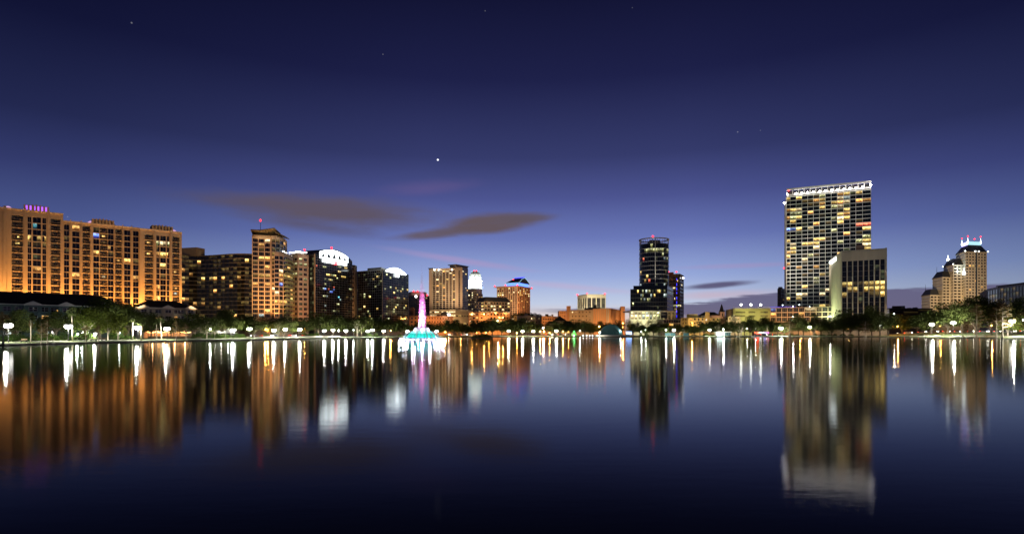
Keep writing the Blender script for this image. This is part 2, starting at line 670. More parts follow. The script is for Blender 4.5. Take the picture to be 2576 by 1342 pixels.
class Building:
    CAP = 300

    def __init__(s, name, label, loc, cat='building', seed=1):
        s.o = thing(name, label, cat, (loc[0], loc[1], 0.9))
        s.walls = {}
        s.win = []
        s.balc = []
        s.rng = random.Random(seed)
        s.split = False
        s.lastroof = None

    def wall(s, mat):
        return s.walls.setdefault(mat, MB())

    def facade(s, p0, p1, z0, z1, cols, rows, mat, depth=.22, glass='glass_dark', frame='mullion_grey', nx=1, ny=1, bar=.1,
               lit=None, fill=None, bdepth=1.5, balmats=None, prou=None):
        """a wall from p0 to p1 (left to right as seen) with openings: cols (u0, u1, kind), rows (z0, z1)"""
        d = p1 - p0
        L = d.length
        u = d / L
        n = Vector((u.y, -u.x))
        a = math.atan2(u.y, u.x)
        mb = s.wall(mat)
        cols = [c if len(c) > 2 else (c[0], c[1], 'w') for c in cols]
        us = sorted(set([0.0, L] + [round(x, 4) for c in cols for x in c[:2]]))
        zs = sorted(set([z0, z1] + [round(x, 4) for r in rows for x in r]))

        def pt(uu, zz, dd=0.0):
            q = p0 + u * uu - n * dd
            return (q.x, q.y, zz)
        holes = {}
        for ci, c in enumerate(cols):
            for ri, r in enumerate(rows):
                if fill and fill(ci, ri):
                    continue
                holes[(ci, ri)] = (c, r)

        def covered(um, zm):
            for ci, c in enumerate(cols):
                if c[0] < um < c[1]:
                    for ri, r in enumerate(rows):
                        if r[0] < zm < r[1]:
                            return (ci, ri) in holes
            return False
        for ua, ub in zip(us, us[1:]):
            if ub - ua < 1e-4:
                continue
            za = None
            for k in range(len(zs) - 1):
                cov = covered((ua + ub) / 2, (zs[k] + zs[k + 1]) / 2)
                if not cov and za is None:
                    za = zs[k]
                if (cov or k == len(zs) - 2) and za is not None:
                    zb = zs[k] if cov else zs[k + 1]
                    mb.face([pt(ua, za), pt(ub, za), pt(ub, zb), pt(ua, zb)])
                    za = None
        for (ci, ri), (c, r) in holes.items():
            ua, ub, kind = c[0], c[1], c[2]
            za, zb = r
            dp = bdepth if kind == 'b' else depth
            mb.face([pt(ua, za), pt(ua, zb), pt(ua, zb, dp), pt(ua, za, dp)])
            mb.face([pt(ub, za), pt(ub, za, dp), pt(ub, zb, dp), pt(ub, zb)])
            mb.face([pt(ua, zb), pt(ub, zb), pt(ub, zb, dp), pt(ua, zb, dp)])
            mb.face([pt(ua, za), pt(ua, za, dp), pt(ub, za, dp), pt(ub, za)])
            key = lit(ci, ri, s.rng) if lit else None
            if kind == 'b':
                mb.face([pt(ua, za, dp), pt(ua, zb, dp), pt(ub, zb, dp), pt(ub, za, dp)])
                w = (ub - ua) * .42
                q = p0 + u * ((ua + ub) / 2 + (ub - ua) * (.0 if ci % 2 else .04)) - n * (dp - .08)
                s.win.append((key, w * (zb - za), q.x, q.y, za + .1, a, w, (zb - za) * .72, 2, 1, .08, glass, frame))
                q = p0 + u * ((ua + ub) / 2)
                s.balc.append((q.x, q.y, za, a, ub - ua, 'solid', balmats))
            else:
                q = p0 + u * ((ua + ub) / 2) - n * (dp - .02)
                s.win.append((key, (ub - ua) * (zb - za), q.x, q.y, za, a, ub - ua, zb - za, nx, ny, bar, glass, frame))
        return u, n, L

    def plain(s, pts, z0, z1, mat):
        mb = s.wall(mat)
        for a, b in zip(pts, pts[1:]):
            mb.face([(a.x, a.y, z0), (b.x, b.y, z0), (b.x, b.y, z1), (a.x, a.y, z1)])

    def roof(s, pts, z, mat='roof_gravel', name='roof'):
        mb = MB()
        mb.prism([(p.x, p.y) for p in pts], z - .4, z, 0, True, True)
        s.lastroof = part(name, mb, mat, s.o)
        return s.lastroof

    def block(s, name, pts, z0, z1, mat, label=None):
        mb = MB()
        mb.prism([(p.x, p.y) for p in pts], z0, z1, 0, True, True)
        return part(name, mb, mat, s.lastroof if name.startswith('roof') and s.lastroof else s.o, label=label)

    def bar(s, name, p, u, w, d0, d1, z0, z1, mat, start=0.0, label=None):
        mb = MB()
        mb.obox(p, u, w, d0, d1, z0, z1, 0, start)
        return part(name, mb, mat, s.o, label=label)

    def beacon(s, x, y, z, r=.7, mast=0.0):
        mast = mast or 2.2
        mb = MB()
        mb.tube([(x, y, z - mast), (x, y, z)], [.22, .09], 6)
        m_ = part('mast', mb, 'dark_metal', s.o)
        mb = MB()
        mb.ball((x, y, z), r, 8, 5)
        return part('beacon', mb, 'e_red', m_, label='red warning light')

    def finish(s):
        for mat, mb in s.walls.items():
            if mb.v:
                part('wall', mb, mat, s.o)
        L = WL[s.o.name]
        ws = sorted(s.win, key=lambda k: (k[0] is None, -k[1]))
        rest = {}
        for i, (key, ar, x, y, z, a, w, h, nx, ny, bar, glass, frame) in enumerate(ws):
            if s.split and nx * ny > 1:
                # a frame with its separate panes
                o = bpy.data.objects.new('window', frame_mesh(w, h, nx, ny, bar))
                COL.objects.link(o)
                o.parent = s.o
                o.location = (x - L.x, y - L.y, z - L.z)
                o.rotation_euler = (0, 0, a)
                o.material_slots[0].link = 'OBJECT'
                o.material_slots[0].material = MATS[frame]
                pm = window_mesh((w - bar * (nx - 1)) / nx, (h - bar * (ny - 1)) / ny, 1, 1, 0)
                for ix in range(nx):
                    for iy in range(ny):
                        c = bpy.data.objects.new('pane', pm)
                        COL.objects.link(c)
                        c.parent = o
                        c.location = (-w / 2 + w * (ix + .5) / nx, 0, h * iy / ny)
                        c.material_slots[0].link = 'OBJECT'
                        c.material_slots[0].material = MATS[key if key and s.rng.random() < .85 else glass]
                continue
            me = window_mesh(w, h, nx, ny, bar)
            if i < s.CAP or key:
                o = bpy.data.objects.new('window', me)
                COL.objects.link(o)
                o.parent = s.o
                o.location = (x - L.x, y - L.y, z - L.z)
                o.rotation_euler = (0, 0, a)
                o.material_slots[0].link = 'OBJECT'
                o.material_slots[0].material = MATS[key or glass]
                if len(o.material_slots) > 1 and frame != 'mullion_grey':
                    o.material_slots[1].link = 'OBJECT'
                    o.material_slots[1].material = MATS[frame]
            else:
                mb = rest.setdefault((glass, frame), MB())
                ca, sa = math.cos(a), math.sin(a)
                i0 = len(mb.v)
                mb.v += [(x + v.co.x * ca - v.co.y * sa, y + v.co.x * sa + v.co.y * ca, z + v.co.z) for v in me.vertices]
                for p in me.polygons:
                    mb.f.append(tuple(i0 + k for k in p.vertices))
                    mb.m.append(p.material_index)
        for (glass, frame), mb in rest.items():
            part('window_field', mb, [glass, frame], s.o, kind='stuff')
        for (x, y, z, a, w, st, bm) in s.balc[:300]:
            o = bpy.data.objects.new('balcony', balcony_mesh(w, st))
            COL.objects.link(o)
            o.parent = s.o
            o.location = (x - L.x, y - L.y, z - L.z)
            o.rotation_euler = (0, 0, a)
            if bm:
                for k in (0, 1):
                    o.material_slots[k].link = 'OBJECT'
                    o.material_slots[k].material = MATS[bm[k]]


def uat(p0, p1, px):
    """distance along p0->p1 at which the wall crosses the viewing column px"""
    k = (px - CX) / FPX
    d = p1 - p0
    s_ = (k * p0.y - p0.x) / (d.x - k * d.y)
    return s_ * d.length


def even(L, n, gap, m0=None, m1=None):
    """n openings over length L with piers of width gap"""
    m0 = gap if m0 is None else m0
    m1 = gap if m1 is None else m1
    w = (L - m0 - m1 - gap * (n - 1)) / n
    return [(m0 + k * (w + gap), m0 + k * (w + gap) + w) for k in range(n)]


def floors(ztop, n, pitch, h):
    """n openings downwards from ztop; listed from the top floor down"""
    return [(ztop - k * pitch - h, ztop - k * pitch) for k in range(n)]


def chooser(p, keys, extra=None):
    def f(ci, ri, r):
        if extra:
            e = extra(ci, ri, r)
            if e == 'none':
                return None
            if e:
                return e
        return r.choice(keys) if r.random() < p else None
    return f


def back(pts, d):
    """close a visible front line with a back line d metres farther from the camera"""
    a, b = pts[0], pts[-1]
    u = (b - a).normalized()
    n = Vector((-u.y, u.x))
    return list(pts) + [b + n * d, a + n * d]

# ================================================================== ground and water
C0 = Vector((0.0, 190.0))
loop = [Vector((X(px, Y), Y)) for px, Y in SH]
loop += [Vector((265, 130)), Vector((235, 50)), Vector((150, -6)), Vector((0, -14)), Vector((-110, -8)), Vector((-165, 40))]
# smooth the line a little and subdivide
fine = []
for k in range(len(loop)):
    a, b, c, d = loop[k - 1], loop[k], loop[(k + 1) % len(loop)], loop[(k + 2) % len(loop)]
    for j in range(8):
        s_ = j / 8
        fine.append(.5 * ((2 * b) + (-a + c) * s_ + (2 * a - 5 * b + 4 * c - d) * s_ * s_ + (-a + 3 * b - 3 * c + d) * s_ ** 3))
rg = random.Random(5)
fine = [p + Vector((rg.uniform(-.35, .35), rg.uniform(-.35, .35))) for p in fine]


def ring(off):
    return [C0 + (p - C0) * (1 + off / (p - C0).length) for p in fine]


def rise(p, off):
    if p.y < 60:
        return 0.0
    px = CX + FPX * p.x / p.y
    return gz(px, off) - gz(0, off)


def strips(offs, zs):
    mb = MB()
    n = len(fine)
    for o_, z_ in zip(offs, zs):
        mb.v += [(p.x, p.y, z_ + rise(p, o_)) for p in ring(o_)]
    for k in range(len(offs) - 1):
        for j in range(n):
            j2 = (j + 1) % n
            mb.f.append((k * n + j, k * n + j2, (k + 1) * n + j2, (k + 1) * n + j))
            mb.m.append(0)
    return mb


def grassmat():
    m = bpy.data.materials.new('lawn_grass')
    m.use_nodes = True
    q = NT(m.node_tree)
    b = m.node_tree.nodes['Principled BSDF']
    g = q.n('ShaderNodeNewGeometry')
    n1 = q.noise(g.outputs['Position'], .12, 5, .6)
    n2 = q.noise(g.outputs['Position'], 2.5, 5, .7)
    f = q.m('ADD', q.m('MULTIPLY', n1, .6), q.m('MULTIPLY', n2, .4))
    q.l(q.ramp(f, [(.25, (.030, .045, .010, 1)), (.5, (.065, .095, .020, 1)), (.75, (.11, .12, .04, 1))]), b.inputs['Base Color'])
    b.inputs['Roughness'].default_value = .95
    bp = q.n('ShaderNodeBump')
    bp.inputs['Strength'].default_value = .8
    bp.inputs['Distance'].default_value = .2
    q.l(n2, bp.inputs['Height'])
    q.l(bp.outputs[0], b.inputs['Normal'])
    MATS['lawn_grass'] = m


grassmat()
pmat('soil_bank', (.05, .042, .03), .95, .3, .8, bump=.5, bscale=2)
pmat('city_ground', (.07, .065, .06), .9, .2, .2)
pmat('path_concrete', (.30, .28, .25), .9, .12, .5)
pmat('asphalt', (.05, .05, .052), .85, .15, .4)
pmat('road_paint', (.7, .68, .6), .7, .05, 1)
struct('bank', strips([-1.5, 0, .5, .9], [-1.2, -.1, .35, .5]), 'soil_bank')
struct('lawn', strips([.9, 1.6, 6, 14, 22, 30, 42], [.5, .62, .74, .86, .93, 1.0, 1.06]), 'lawn_grass')
struct('ground', strips([42, 80, 200, 700, 5000], [1.06, 1.1, 1.1, 1.1, 1.1]), 'city_ground')
struct('path', strips([8.0, 11.0], [.79, .84]), 'path_concrete')
struct('road', strips([46, 57], [1.10, 1.13]), 'asphalt')
struct('kerb', strips([45.6, 45.6, 46, 46], [1.0, 1.22, 1.22, 1.0]), 'path_concrete')


def watermat():
    m = bpy.data.materials.new('lake_water')
    m.use_nodes = True
    q = NT(m.node_tree)
    m.node_tree.nodes.clear()
    g = q.n('ShaderNodeNewGeometry')
    mp = q.n('ShaderNodeMapping')
    mp.inputs['Scale'].default_value = (.35, 1.0, 1.0)
    q.l(g.outputs['Position'], mp.inputs['Vector'])
    n1 = q.noise(mp.outputs[0], 1.6, 3, .55)
    n2 = q.noise(mp.outputs[0], 9.0, 3, .55)
    h = q.m('ADD', q.m('MULTIPLY', n1, 1.0), q.m('MULTIPLY', n2, .34))
    bp = q.n('ShaderNodeBump')
    bp.inputs['Strength'].default_value = 1.0
    bp.inputs['Distance'].default_value = WATER_BUMP
    q.l(h, bp.inputs['Height'])
    gl = q.n('ShaderNodeBsdfAnisotropic', distribution='BECKMANN')
    gl.inputs['Color'].default_value = (.96, .97, 1, 1)
    # calmer near the far shore, a little more ruffled in places
    big = q.noise(g.outputs['Position'], .02, 3, .5)
    q.l(q.m('ADD', q.m('MULTIPLY', big, .04), WATER_ROUGH - .02), gl.inputs['Roughness'])
    q.l(bp.outputs[0], gl.inputs['Normal'])
    df = q.n('ShaderNodeBsdfDiffuse')
    df.inputs['Color'].default_value = (.004, .006, .010, 1)
    fr = q.n('ShaderNodeFresnel')
    fr.inputs['IOR'].default_value = 1.08
    mx = q.n('ShaderNodeMixShader')
    q.l(fr.outputs[0], mx.inputs[0])
    q.l(df.outputs[0], mx.inputs[1])
    q.l(gl.outputs[0], mx.inputs[2])
    out = q.n('ShaderNodeOutputMaterial')
    q.l(mx.outputs[0], out.inputs['Surface'])
    MATS['lake_water'] = m


WATER_BUMP, WATER_ROUGH = .0026, .098
watermat()
mb = MB()
mb.face([(-700, -40, 0), (700, -40, 0), (700, 560, 0), (-700, 560, 0)])
struct('lake', mb, 'lake_water')

# ================================================================== buildings, left to right
# --- long condominium block at the left edge
E0, E1 = P(0, 295), P(456, 347)
eu = (E1 - E0).normalized()
en = Vector((eu.y, -eu.x))
B = Building('condominium_block', 'long sand-coloured condominium block washed in orange light at the left edge', E0 + eu * 40, seed=3)
B.split = True
LB = Building.facade
bm = ('sand_stucco', 'dark_metal')


def condo_lit(ci, ri, r):
    k = r.random()
    if k < .035:
        return 'lit_warm'
    if k < .07:
        return 'lit_dim'
    return None


def section(pxa, pxb, ztop, zroof, spec, proud, special):
    a = E0 + eu * uat(E0, E1, pxa) + en * proud
    b = E0 + eu * uat(E0, E1, pxb) + en * proud
    cols = []
    for (x0, x1, k) in spec:
        cols.append((uat(a, b, x0 / 3.451), uat(a, b, x1 / 3.451), k))
    B.facade(a, b, 1, zroof, cols, floors(ztop, 14, 3.18, 2.85), 'sand_stucco', depth=.35, nx=2, ny=1, bar=.08, glass='glass_black', bdepth=2.3,
             frame='mullion_grey', lit=lambda c, r_, g: special.get((c, r_)) or condo_lit(c, r_, g), balmats=bm)
    B.plain([b, b - en * 22, a - en * 22, a], 1, zroof, 'sand_stucco')
    B.roof([a - en * .3, b - en * .3, b - en * 21.5, a - en * 21.5], zroof - .5)
    B.bar('cornice', a, eu, (b - a).length, .002, .45, zroof - .25, zroof + .35, 'sand_light')
    # vertical pilasters between the bays
    edges = []
    for (x0, x1, k), (x2, x3, k2) in zip(spec, spec[1:]):
        if x2 - x1 > 15:
            edges.append((uat(a, b, (x1 + 3) / 3.451), uat(a, b, (x2 - 3) / 3.451)))
    for (q0, q1) in edges:
        w = min(1.1, (q1 - q0) * .5)
        B.bar('pilaster', a, eu, w, .002, .4, 2, zroof + 1.1, 'sand_stucco', start=(q0 + q1) / 2 - w / 2)
    return a, b


specA = [(-110, -20, 'b'), (103, 197, 'b'), (240, 272, 'w'), (285, 356, 'w'), (368, 400, 'w'), (443, 523, 'b')]
A0, A1 = section(-40, 158.5, 62.9, 66.0, specA, 1.4,
                 {(3, 1): 'lit_cyan', (2, 3): 'lit_yellow', (3, 3): 'lit_yellow', (4, 3): 'lit_yellow', (2, 4): 'lit_dim', (3, 4): 'lit_dim',
                  (4, 4): 'lit_dim', (3, 6): 'lit_dimgreen', (3, 8): 'lit_warm', (1, 3): 'lit_yellow', (1, 4): 'lit_yellow'})
specB = [(556, 600, 'w'), (627, 690, 'w'), (718, 780, 'b'), (810, 860, 'w'), (867, 933, 'b'), (937, 985, 'w'), (1002, 1055, 'b'),
         (1078, 1132, 'w'), (1155, 1203, 'w')]
B0, B1 = section(158.5, 350, 60.9, 62.6, specB, 0.0,
                 {(3, 1): 'lit_blue', (3, 0): 'lit_dim', (1, 8): 'lit_warm', (3, 7): 'lit_dimgreen', (7, 5): 'lit_warm', (8, 5): 'lit_dim',
                  (4, 8): 'lit_white', (6, 5): 'lit_warm', (5, 4): 'lit_dim'})
specC = [(1257, 1327, 'b'), (1357, 1385, 'w'), (1391, 1440, 'w'), (1447, 1470, 'w'), (1497, 1556, 'b')]
C0_, C1 = section(350, 456, 59.4, 62.3, specC, 1.4,
                  {(1, 1): 'lit_office', (2, 1): 'lit_white', (3, 1): 'lit_office', (1, 3): 'lit_warm', (2, 3): 'lit_yellow', (3, 3): 'lit_warm',
                   (2, 5): 'lit_yellow', (2, 7): 'lit_dim', (0, 3): 'lit_warm', (4, 6): 'lit_warm', (1, 9): 'lit_warm', (4, 10): 'lit_cool',
                   (0, 1): 'lit_warm'})
# roof pavilions with buttresses and purple niches
for (base_, xs, niche, z_) in ((A0, (205, 425), (252, 330, 384), 66.0), (B0, (800, 990), (), 62.6), (C0_, (1320, 1500), (), 62.3)):
    ua, ub = uat(base_, base_ + eu * 50, xs[0] / 3.451), uat(base_, base_ + eu * 50, xs[1] / 3.451)
    B.bar('roof_pavilion', base_, eu, ub - ua, -7, -.6, z_ - .4, z_ + 2.8, 'sand_stucco', start=ua)
    m_ = 7
    for k in range(m_):
        w = .8
        B.bar('buttress', base_, eu, w, -.598, .5, z_ + .36, z_ + 3.3 - .35 * abs(k - 3) * .5, 'tan_concrete', start=ua + (ub - ua - w) * k / (m_ - 1))
    for x in niche:
        u_ = uat(base_, base_ + eu * 50, x / 3.451)
        B.bar('niche_light', base_, eu, 2.9, -.58, -.45, z_ + .4, z_ + 2.7, 'e_purple', start=u_ - 1.45, label='purple lit niche')
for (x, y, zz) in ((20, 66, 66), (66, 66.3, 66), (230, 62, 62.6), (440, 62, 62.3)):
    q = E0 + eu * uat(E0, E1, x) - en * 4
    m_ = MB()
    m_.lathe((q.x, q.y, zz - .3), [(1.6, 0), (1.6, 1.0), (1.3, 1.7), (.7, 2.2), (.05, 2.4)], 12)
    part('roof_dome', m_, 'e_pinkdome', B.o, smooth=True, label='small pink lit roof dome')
B.finish()
for k in range(7):
    q = E0 + eu * (-4 + k * 15.2) + en * 8.5
    spot((q.x, q.y, 14), (q.x - en.x * 8.5, q.y - en.y * 8.5, 33), 46000, (1.0, .40, .08), R(100), .9, .4)
for k in range(4):  # fill spots added well out from the wall to brighten its upper floors
    q = E0 + eu * (2 + k * 26) + en * 46
    spot((q.x, q.y, 14), (q.x - en.x * 46, q.y - en.y * 46, 52), 15000, (1.0, .62, .30), R(60), .9, .8)

# --- low apartment houses in front of it
def apartment(name, label, pa, pb, ya, yb, zeave, zridge, wallmat, gables, wins, seed, litset=()):
    a, b = P(pa, ya), P(pb, yb)
    u = (b - a).normalized()
    n = Vector((u.y, -u.x))
    L = (b - a).length
    H = Building(name, label, a + u * (L / 2), 'house', seed=seed)
    H.split = True
    cols = []
    for (x, w) in wins:
        q = uat(a, b, x)
        cols.append((q - w / 2, q + w / 2, 'w'))
    rows = floors(zeave - 1.0, 4, 3.3, 1.7)
    H.facade(a, b, .8, zeave, cols, rows, wallmat, depth=.15, nx=2, ny=2, bar=.08, frame='white_trim',
             lit=lambda c, r_, g: 'lit_warm' if (c, r_) in litset else ('lit_dim' if g.random() < .08 else None))
    dp = 16
    H.plain([b, b - n * dp, a - n * dp, a], .8, zeave, wallmat)
    # hipped shingle roof with overhanging eaves
    m_ = MB()
    o_ = .7
    q = [a - u * o_ + n * o_, b + u * o_ + n * o_, b + u * o_ - n * (dp + o_), a - u * o_ - n * (dp + o_)]
    r_ = [a + u * 7 - n * (dp / 2), b - u * 7 - n * (dp / 2)]
    e = [(k.x, k.y, zeave + .02) for k in q]
    t_ = [(k.x, k.y, zridge) for k in r_]
    m_.face([e[0], e[1], t_[1], t_[0]])
    m_.face([e[1], e[2], t_[1]])
    m_.face([e[2], e[3], t_[0], t_[1]])
    m_.face([e[3], e[0], t_[0]])
    m_.face([e[3], e[2], e[1], e[0]])
    part('roof', m_, 'roof_shingle', H.o)
    H.bar('fascia', a, u, L + 1.4, .66, .80, zeave - .25, zeave + .12, 'white_trim', start=-.7)
    for (x, w) in gables:
        c = uat(a, b, x)
        # a shallow projecting bay with a white pediment
        H.bar('bay', a, u, w, .002, 1.0, .8, zeave - .02, wallmat, start=c - w / 2)
        m_ = MB()
        for dd in (1.25,):
            p_ = [a + u * (c - w / 2 - .4) + n * dd, a + u * (c + w / 2 + .4) + n * dd]
            back_ = [k - n * 5.0 for k in p_]
            mid = a + u * c + n * dd
            midb = mid - n * 5.0
            zt = zeave + w * .27
            m_.face([(p_[0].x, p_[0].y, zeave), (p_[1].x, p_[1].y, zeave), (mid.x, mid.y, zt)])
            m_.face([(p_[0].x, p_[0].y, zeave), (mid.x, mid.y, zt), (midb.x, midb.y, zt), (back_[0].x, back_[0].y, zeave)])
            m_.face([(p_[1].x, p_[1].y, zeave), (back_[1].x, back_[1].y, zeave), (midb.x, midb.y, zt), (mid.x, mid.y, zt)])
            m_.face([(p_[0].x, p_[0].y, zeave - .3), (p_[1].x, p_[1].y, zeave - .3), (p_[1].x, p_[1].y, zeave), (p_[0].x, p_[0].y, zeave)])
        part('gable', m_, 'white_trim', H.o)
        for rz in rows[:2]:
            H.win.append((None, 3, *(a + u * c + n * 1.01).to_tuple(), rz[0], math.atan2(u.y, u.x), w * .5, 1.7, 2, 2, .08, 'glass_dark', 'white_trim'))
    H.finish()
    return H


apartment('apartment_house', 'dark-roofed teal apartment house below the orange-lit condominium block', -60, 310, 225, 262, 14.7, 20.0, 'teal_siding',
          [(82, 5.5), (166, 5.5), (262, 5.5)], [(-40, 2), (-15, 2), (18, 2.4), (46, 2.2), (112, 2.6), (136, 2.2), (147, 1.6), (195, 2.2), (220, 2.2), (240, 2.0), (290, 2)],
          4, {(4, 1), (5, 2), (6, 0)})
apartment('apartment_house', 'cream apartment house with white gables right of the big park trees', 340, 487, 300, 318, 16.4, 20.5, 'cream_siding',
          [(361, 5), (422, 5.5), (478, 5.0)], [(376, 2.2), (398, 2.6), (440, 2.2), (455, 2.6)], 5, {(1, 1), (2, 1)})

# --- wave-fronted dark condominium
B = Building('wave_condominium', 'dark condominium with a wave-curved front and scattered yellow windows', P(545, 440), seed=7)
wp = []
for k in range(10):
    px = 455 + (636 - 455) * k / 9
    wp.append(P(px, 436 + 5.5 * math.sin((px - 455) / 181 * 2 * PI * .9)))


def wave_lit(ci, ri, r):
    k = r.random()
    if k < .085:
        return r.choice(['lit_warm', 'lit_yellow', 'lit_warm', 'lit_warm'])
    if k < .36:
        return 'lit_dim'
    if k < .315:
        return r.choice(['lit_blue', 'lit_cyan', 'lit_purple', 'lit_red'])
    return None


for a, b in zip(wp, wp[1:]):
    L = (b - a).length
    B.facade(a, b, 1, 61.6, even(L, 2, .22, .11, .11), floors(60.8, 17, 3.12, 2.62), 'mullion_dark', depth=.5, nx=3, ny=1, bar=.06,
             glass='glass_black', frame='bronze_metal', lit=wave_lit)
pts = back(wp, 20)
B.plain(pts[len(wp) - 1:] + [pts[0]], 1, 61.6, 'tan_concrete')
B.roof(pts, 61.3)
# thin balcony slabs that follow the wave on every floor
for k in range(17):
    z = 60.8 - k * 3.12
    m_ = MB()
    for a, b in zip(wp, wp[1:]):
        u = (b - a).normalized()
        n = Vector((u.y, -u.x))
        m_.hexa([(*(a + n * .9), z + .12), (*(b + n * .9), z + .12), (*(b + n * .002), z + .12), (*(a + n * .002), z + .12),
                 (*(a + n * .9), z + .38), (*(b + n * .9), z + .38), (*(b + n * .002), z + .38), (*(a + n * .002), z + .38)])
    part('balcony_slab', m_, 'olive_panel' if k % 1 else 'tan_concrete', B.o)
a = wp[0] + Vector((.6, 1.5))
B.block('penthouse', [P(457, 442), P(494, 438), P(515, 446), P(478, 452)], 61.3, 67.2, 'tan_concrete')
B.finish()

# --- cream round-fronted tower with the winged roof
B = Building('curved_tower', 'cream gridded apartment tower with a winged roof and a curved right side', P(680, 425), seed=11)
front = [P(633.5, 415), P(681, 419)]
cur = [P(683, 417.5), P(693.5, 419), P(704, 423), P(713, 429), P(719, 437), P(722, 446)]
ztp = 70.1
trow = floors(ztp, 18, 3.13, 2.5)


def tower_lit(ci, ri, r):
    if ri in (4, 8, 10) and r.random() < .42:
        return r.choice(['lit_warm', 'lit_yellow', 'lit_warm'])
    k = r.random()
    if k < .09:
        return r.choice(['lit_warm', 'lit_yellow', 'lit_white'])
    if k < .22:
        return 'lit_dim'
    if k < .235:
        return r.choice(['lit_blue', 'lit_cool'])
    return None


L = (front[1] - front[0]).length
B.facade(front[0], front[1], 1, 72.6, even(L, 3, .75, .6, .6), trow, 'peach_frame', depth=.6, nx=3, ny=1, bar=.09, lit=tower_lit)
B.plain([front[1], cur[0]], 1, 72.6, 'peach_frame')
for a, b in zip(cur, cur[1:]):
    B.facade(a, b, 1, 72.6, even((b - a).length, 1, .5, .3, .3), trow, 'peach_frame', depth=.5, nx=2, ny=1, bar=.09, lit=tower_lit, glass='glass_blue')
pts = front + cur
bk = pts + [P(722, 452), P(640, 440)]
B.plain([cur[-1], P(722, 452), P(640, 440), front[0]], 1, 72.6, 'peach_frame')
B.roof(bk, 72.2)
# lower curved wing with balconies on the right
wing = [P(690, 413), P(702, 414), P(713, 418), P(723, 424.5), P(731, 433), P(737, 444)]
for a, b in zip(wing, wing[1:]):
    u = (b - a).normalized()
    n = Vector((u.y, -u.x))
    B.facade(a, b, 1, 60.6, even((b - a).length, 1, .5, .28, .28), trow[4:], 'peach_frame', depth=.5, nx=2, ny=1, bar=.09, lit=tower_lit, glass='glass_blue')
B.plain([P(690, 419), wing[0]], 1, 60.6, 'peach_frame')
B.plain([wing[-1], P(733, 452)], 1, 60.6, 'peach_frame')
B.roof(wing + [P(733, 452), P(690, 421)], 60.3)
for ri in range(4, 18):
    z = trow[ri][0]
    m_ = MB()
    for a, b in zip(wing[2:], wing[3:]):
        u = (b - a).normalized()
        n = Vector((u.y, -u.x))
        m_.hexa([(*(a + n * 1.2), z - .3), (*(b + n * 1.2), z - .3), (*(b + n * .002), z - .3), (*(a + n * .002), z - .3),
                 (*(a + n * 1.2), z), (*(b + n * 1.2), z), (*(b + n * .002), z), (*(a + n * .002), z)])
        m_.hexa([(*(a + n * 1.15), z + .15), (*(b + n * 1.15), z + .15), (*(b + n * 1.1), z + .15), (*(a + n * 1.1), z + .15),
                 (*(a + n * 1.15), z + 1.1), (*(b + n * 1.15), z + 1.1), (*(b + n * 1.1), z + 1.1), (*(a + n * 1.1), z + 1.1)])
    part('balcony', m_, 'olive_panel', B.o)
# winged roof canopies on struts
m_ = MB()
m_.prism([P(641, 420), P(700, 424), P(712, 436), P(660, 436)], 72.1, 75.2)
part('roof_house', m_, 'bronze_metal', B.o)


def canopy(pl, zl, name='roof_wing'):
    m_ = MB()
    m_.face([(p.x, p.y, z) for p, z in zip(pl, zl)])
    m_.face([(p.x, p.y, z + .5) for p, z in zip(pl, zl)][::-1])
    k = len(pl)
    for i in range(k):
        j = (i + 1) % k
        m_.face([(pl[i].x, pl[i].y, zl[i]), (pl[i].x, pl[i].y, zl[i] + .5), (pl[j].x, pl[j].y, zl[j] + .5), (pl[j].x, pl[j].y, zl[j])])
    part(name, m_, 'bronze_metal', B.o)


canopy([P(630, 412), P(674, 413), P(674, 436), P(637, 434)], [75.5, 75.2, 73.6, 74.4])
canopy([P(650, 411), P(690, 413), P(706, 430), P(668, 438)], [74.9, 76.8, 75.7, 74.7])
canopy([P(690, 414), P(716, 424), P(728, 440), P(706, 440)], [74.4, 72.9, 73.2, 75.2])
for x, y_ in ((640, 416), (656, 415), (672, 416), (690, 418), (706, 424)):
    q = P(x, y_)
    m_ = MB()
    m_.tube([(q.x, q.y, 72.2), (q.x - .5, q.y - 2, 75.5)], .15, 6)
    part('roof_strut', m_, 'dark_metal', B.o)
q = P(655, 424)
B.beacon(q.x, q.y, Z(554, 424), .75, 9)
for x, y_ in ((648, 414), (664, 413), (684, 413), (704, 420)):
    q = P(x, y_ - 3)
    spot((q.x, q.y, 68), (q.x + 1, q.y + 5, 75), 900, (1.0, .75, .38), R(120), .9, .3)
q = P(686, 424)
B.block('chimney', [P(683, 424), P(689, 424), P(689, 427), P(683, 427)], 75, 78.6, 'grey_concrete')
q = P(707, 418.5)
m_ = MB()
m_.obox(P(697, 417.5), (P(712, 422) - P(697, 417.5)).normalized(), 4.5, .5, .9, 60.3, 61.1)
part('string_light', m_, 'e_cyanlite', B.o, label='blue string of lights')
m_ = MB()
for k in range(8):
    s_ = k / 7
    q = P(713 + 22 * s_, 420 + 24 * s_)
    m_.ball((q.x - .3, q.y - .6, 61.6 - 1.0 * s_ + (.5 if k % 2 else 0)), .42, 6, 4)
part('string_light', m_, 'e_white', B.o, label='white string of lights on the wing')
B.finish()
for x in (640, 656, 672, 690, 708):
    q = P(x, 402)
    spot((q.x, q.y, 9), (q.x + 1, q.y + 14, 32), 26000, (1.0, .45, .14), R(80), .9, .4)
q = P(690, 360)
spot((q.x, q.y, 16), (*P(685, 420), 52), 60000, (1.0, .62, .36), R(50), .9, 1)  # fill spot added out in the park to brighten the curved tower
q = P(560, 360)
spot((q.x, q.y, 14), (*P(560, 436), 38), 70000, (1.0, .60, .2), R(75), .9, 1)

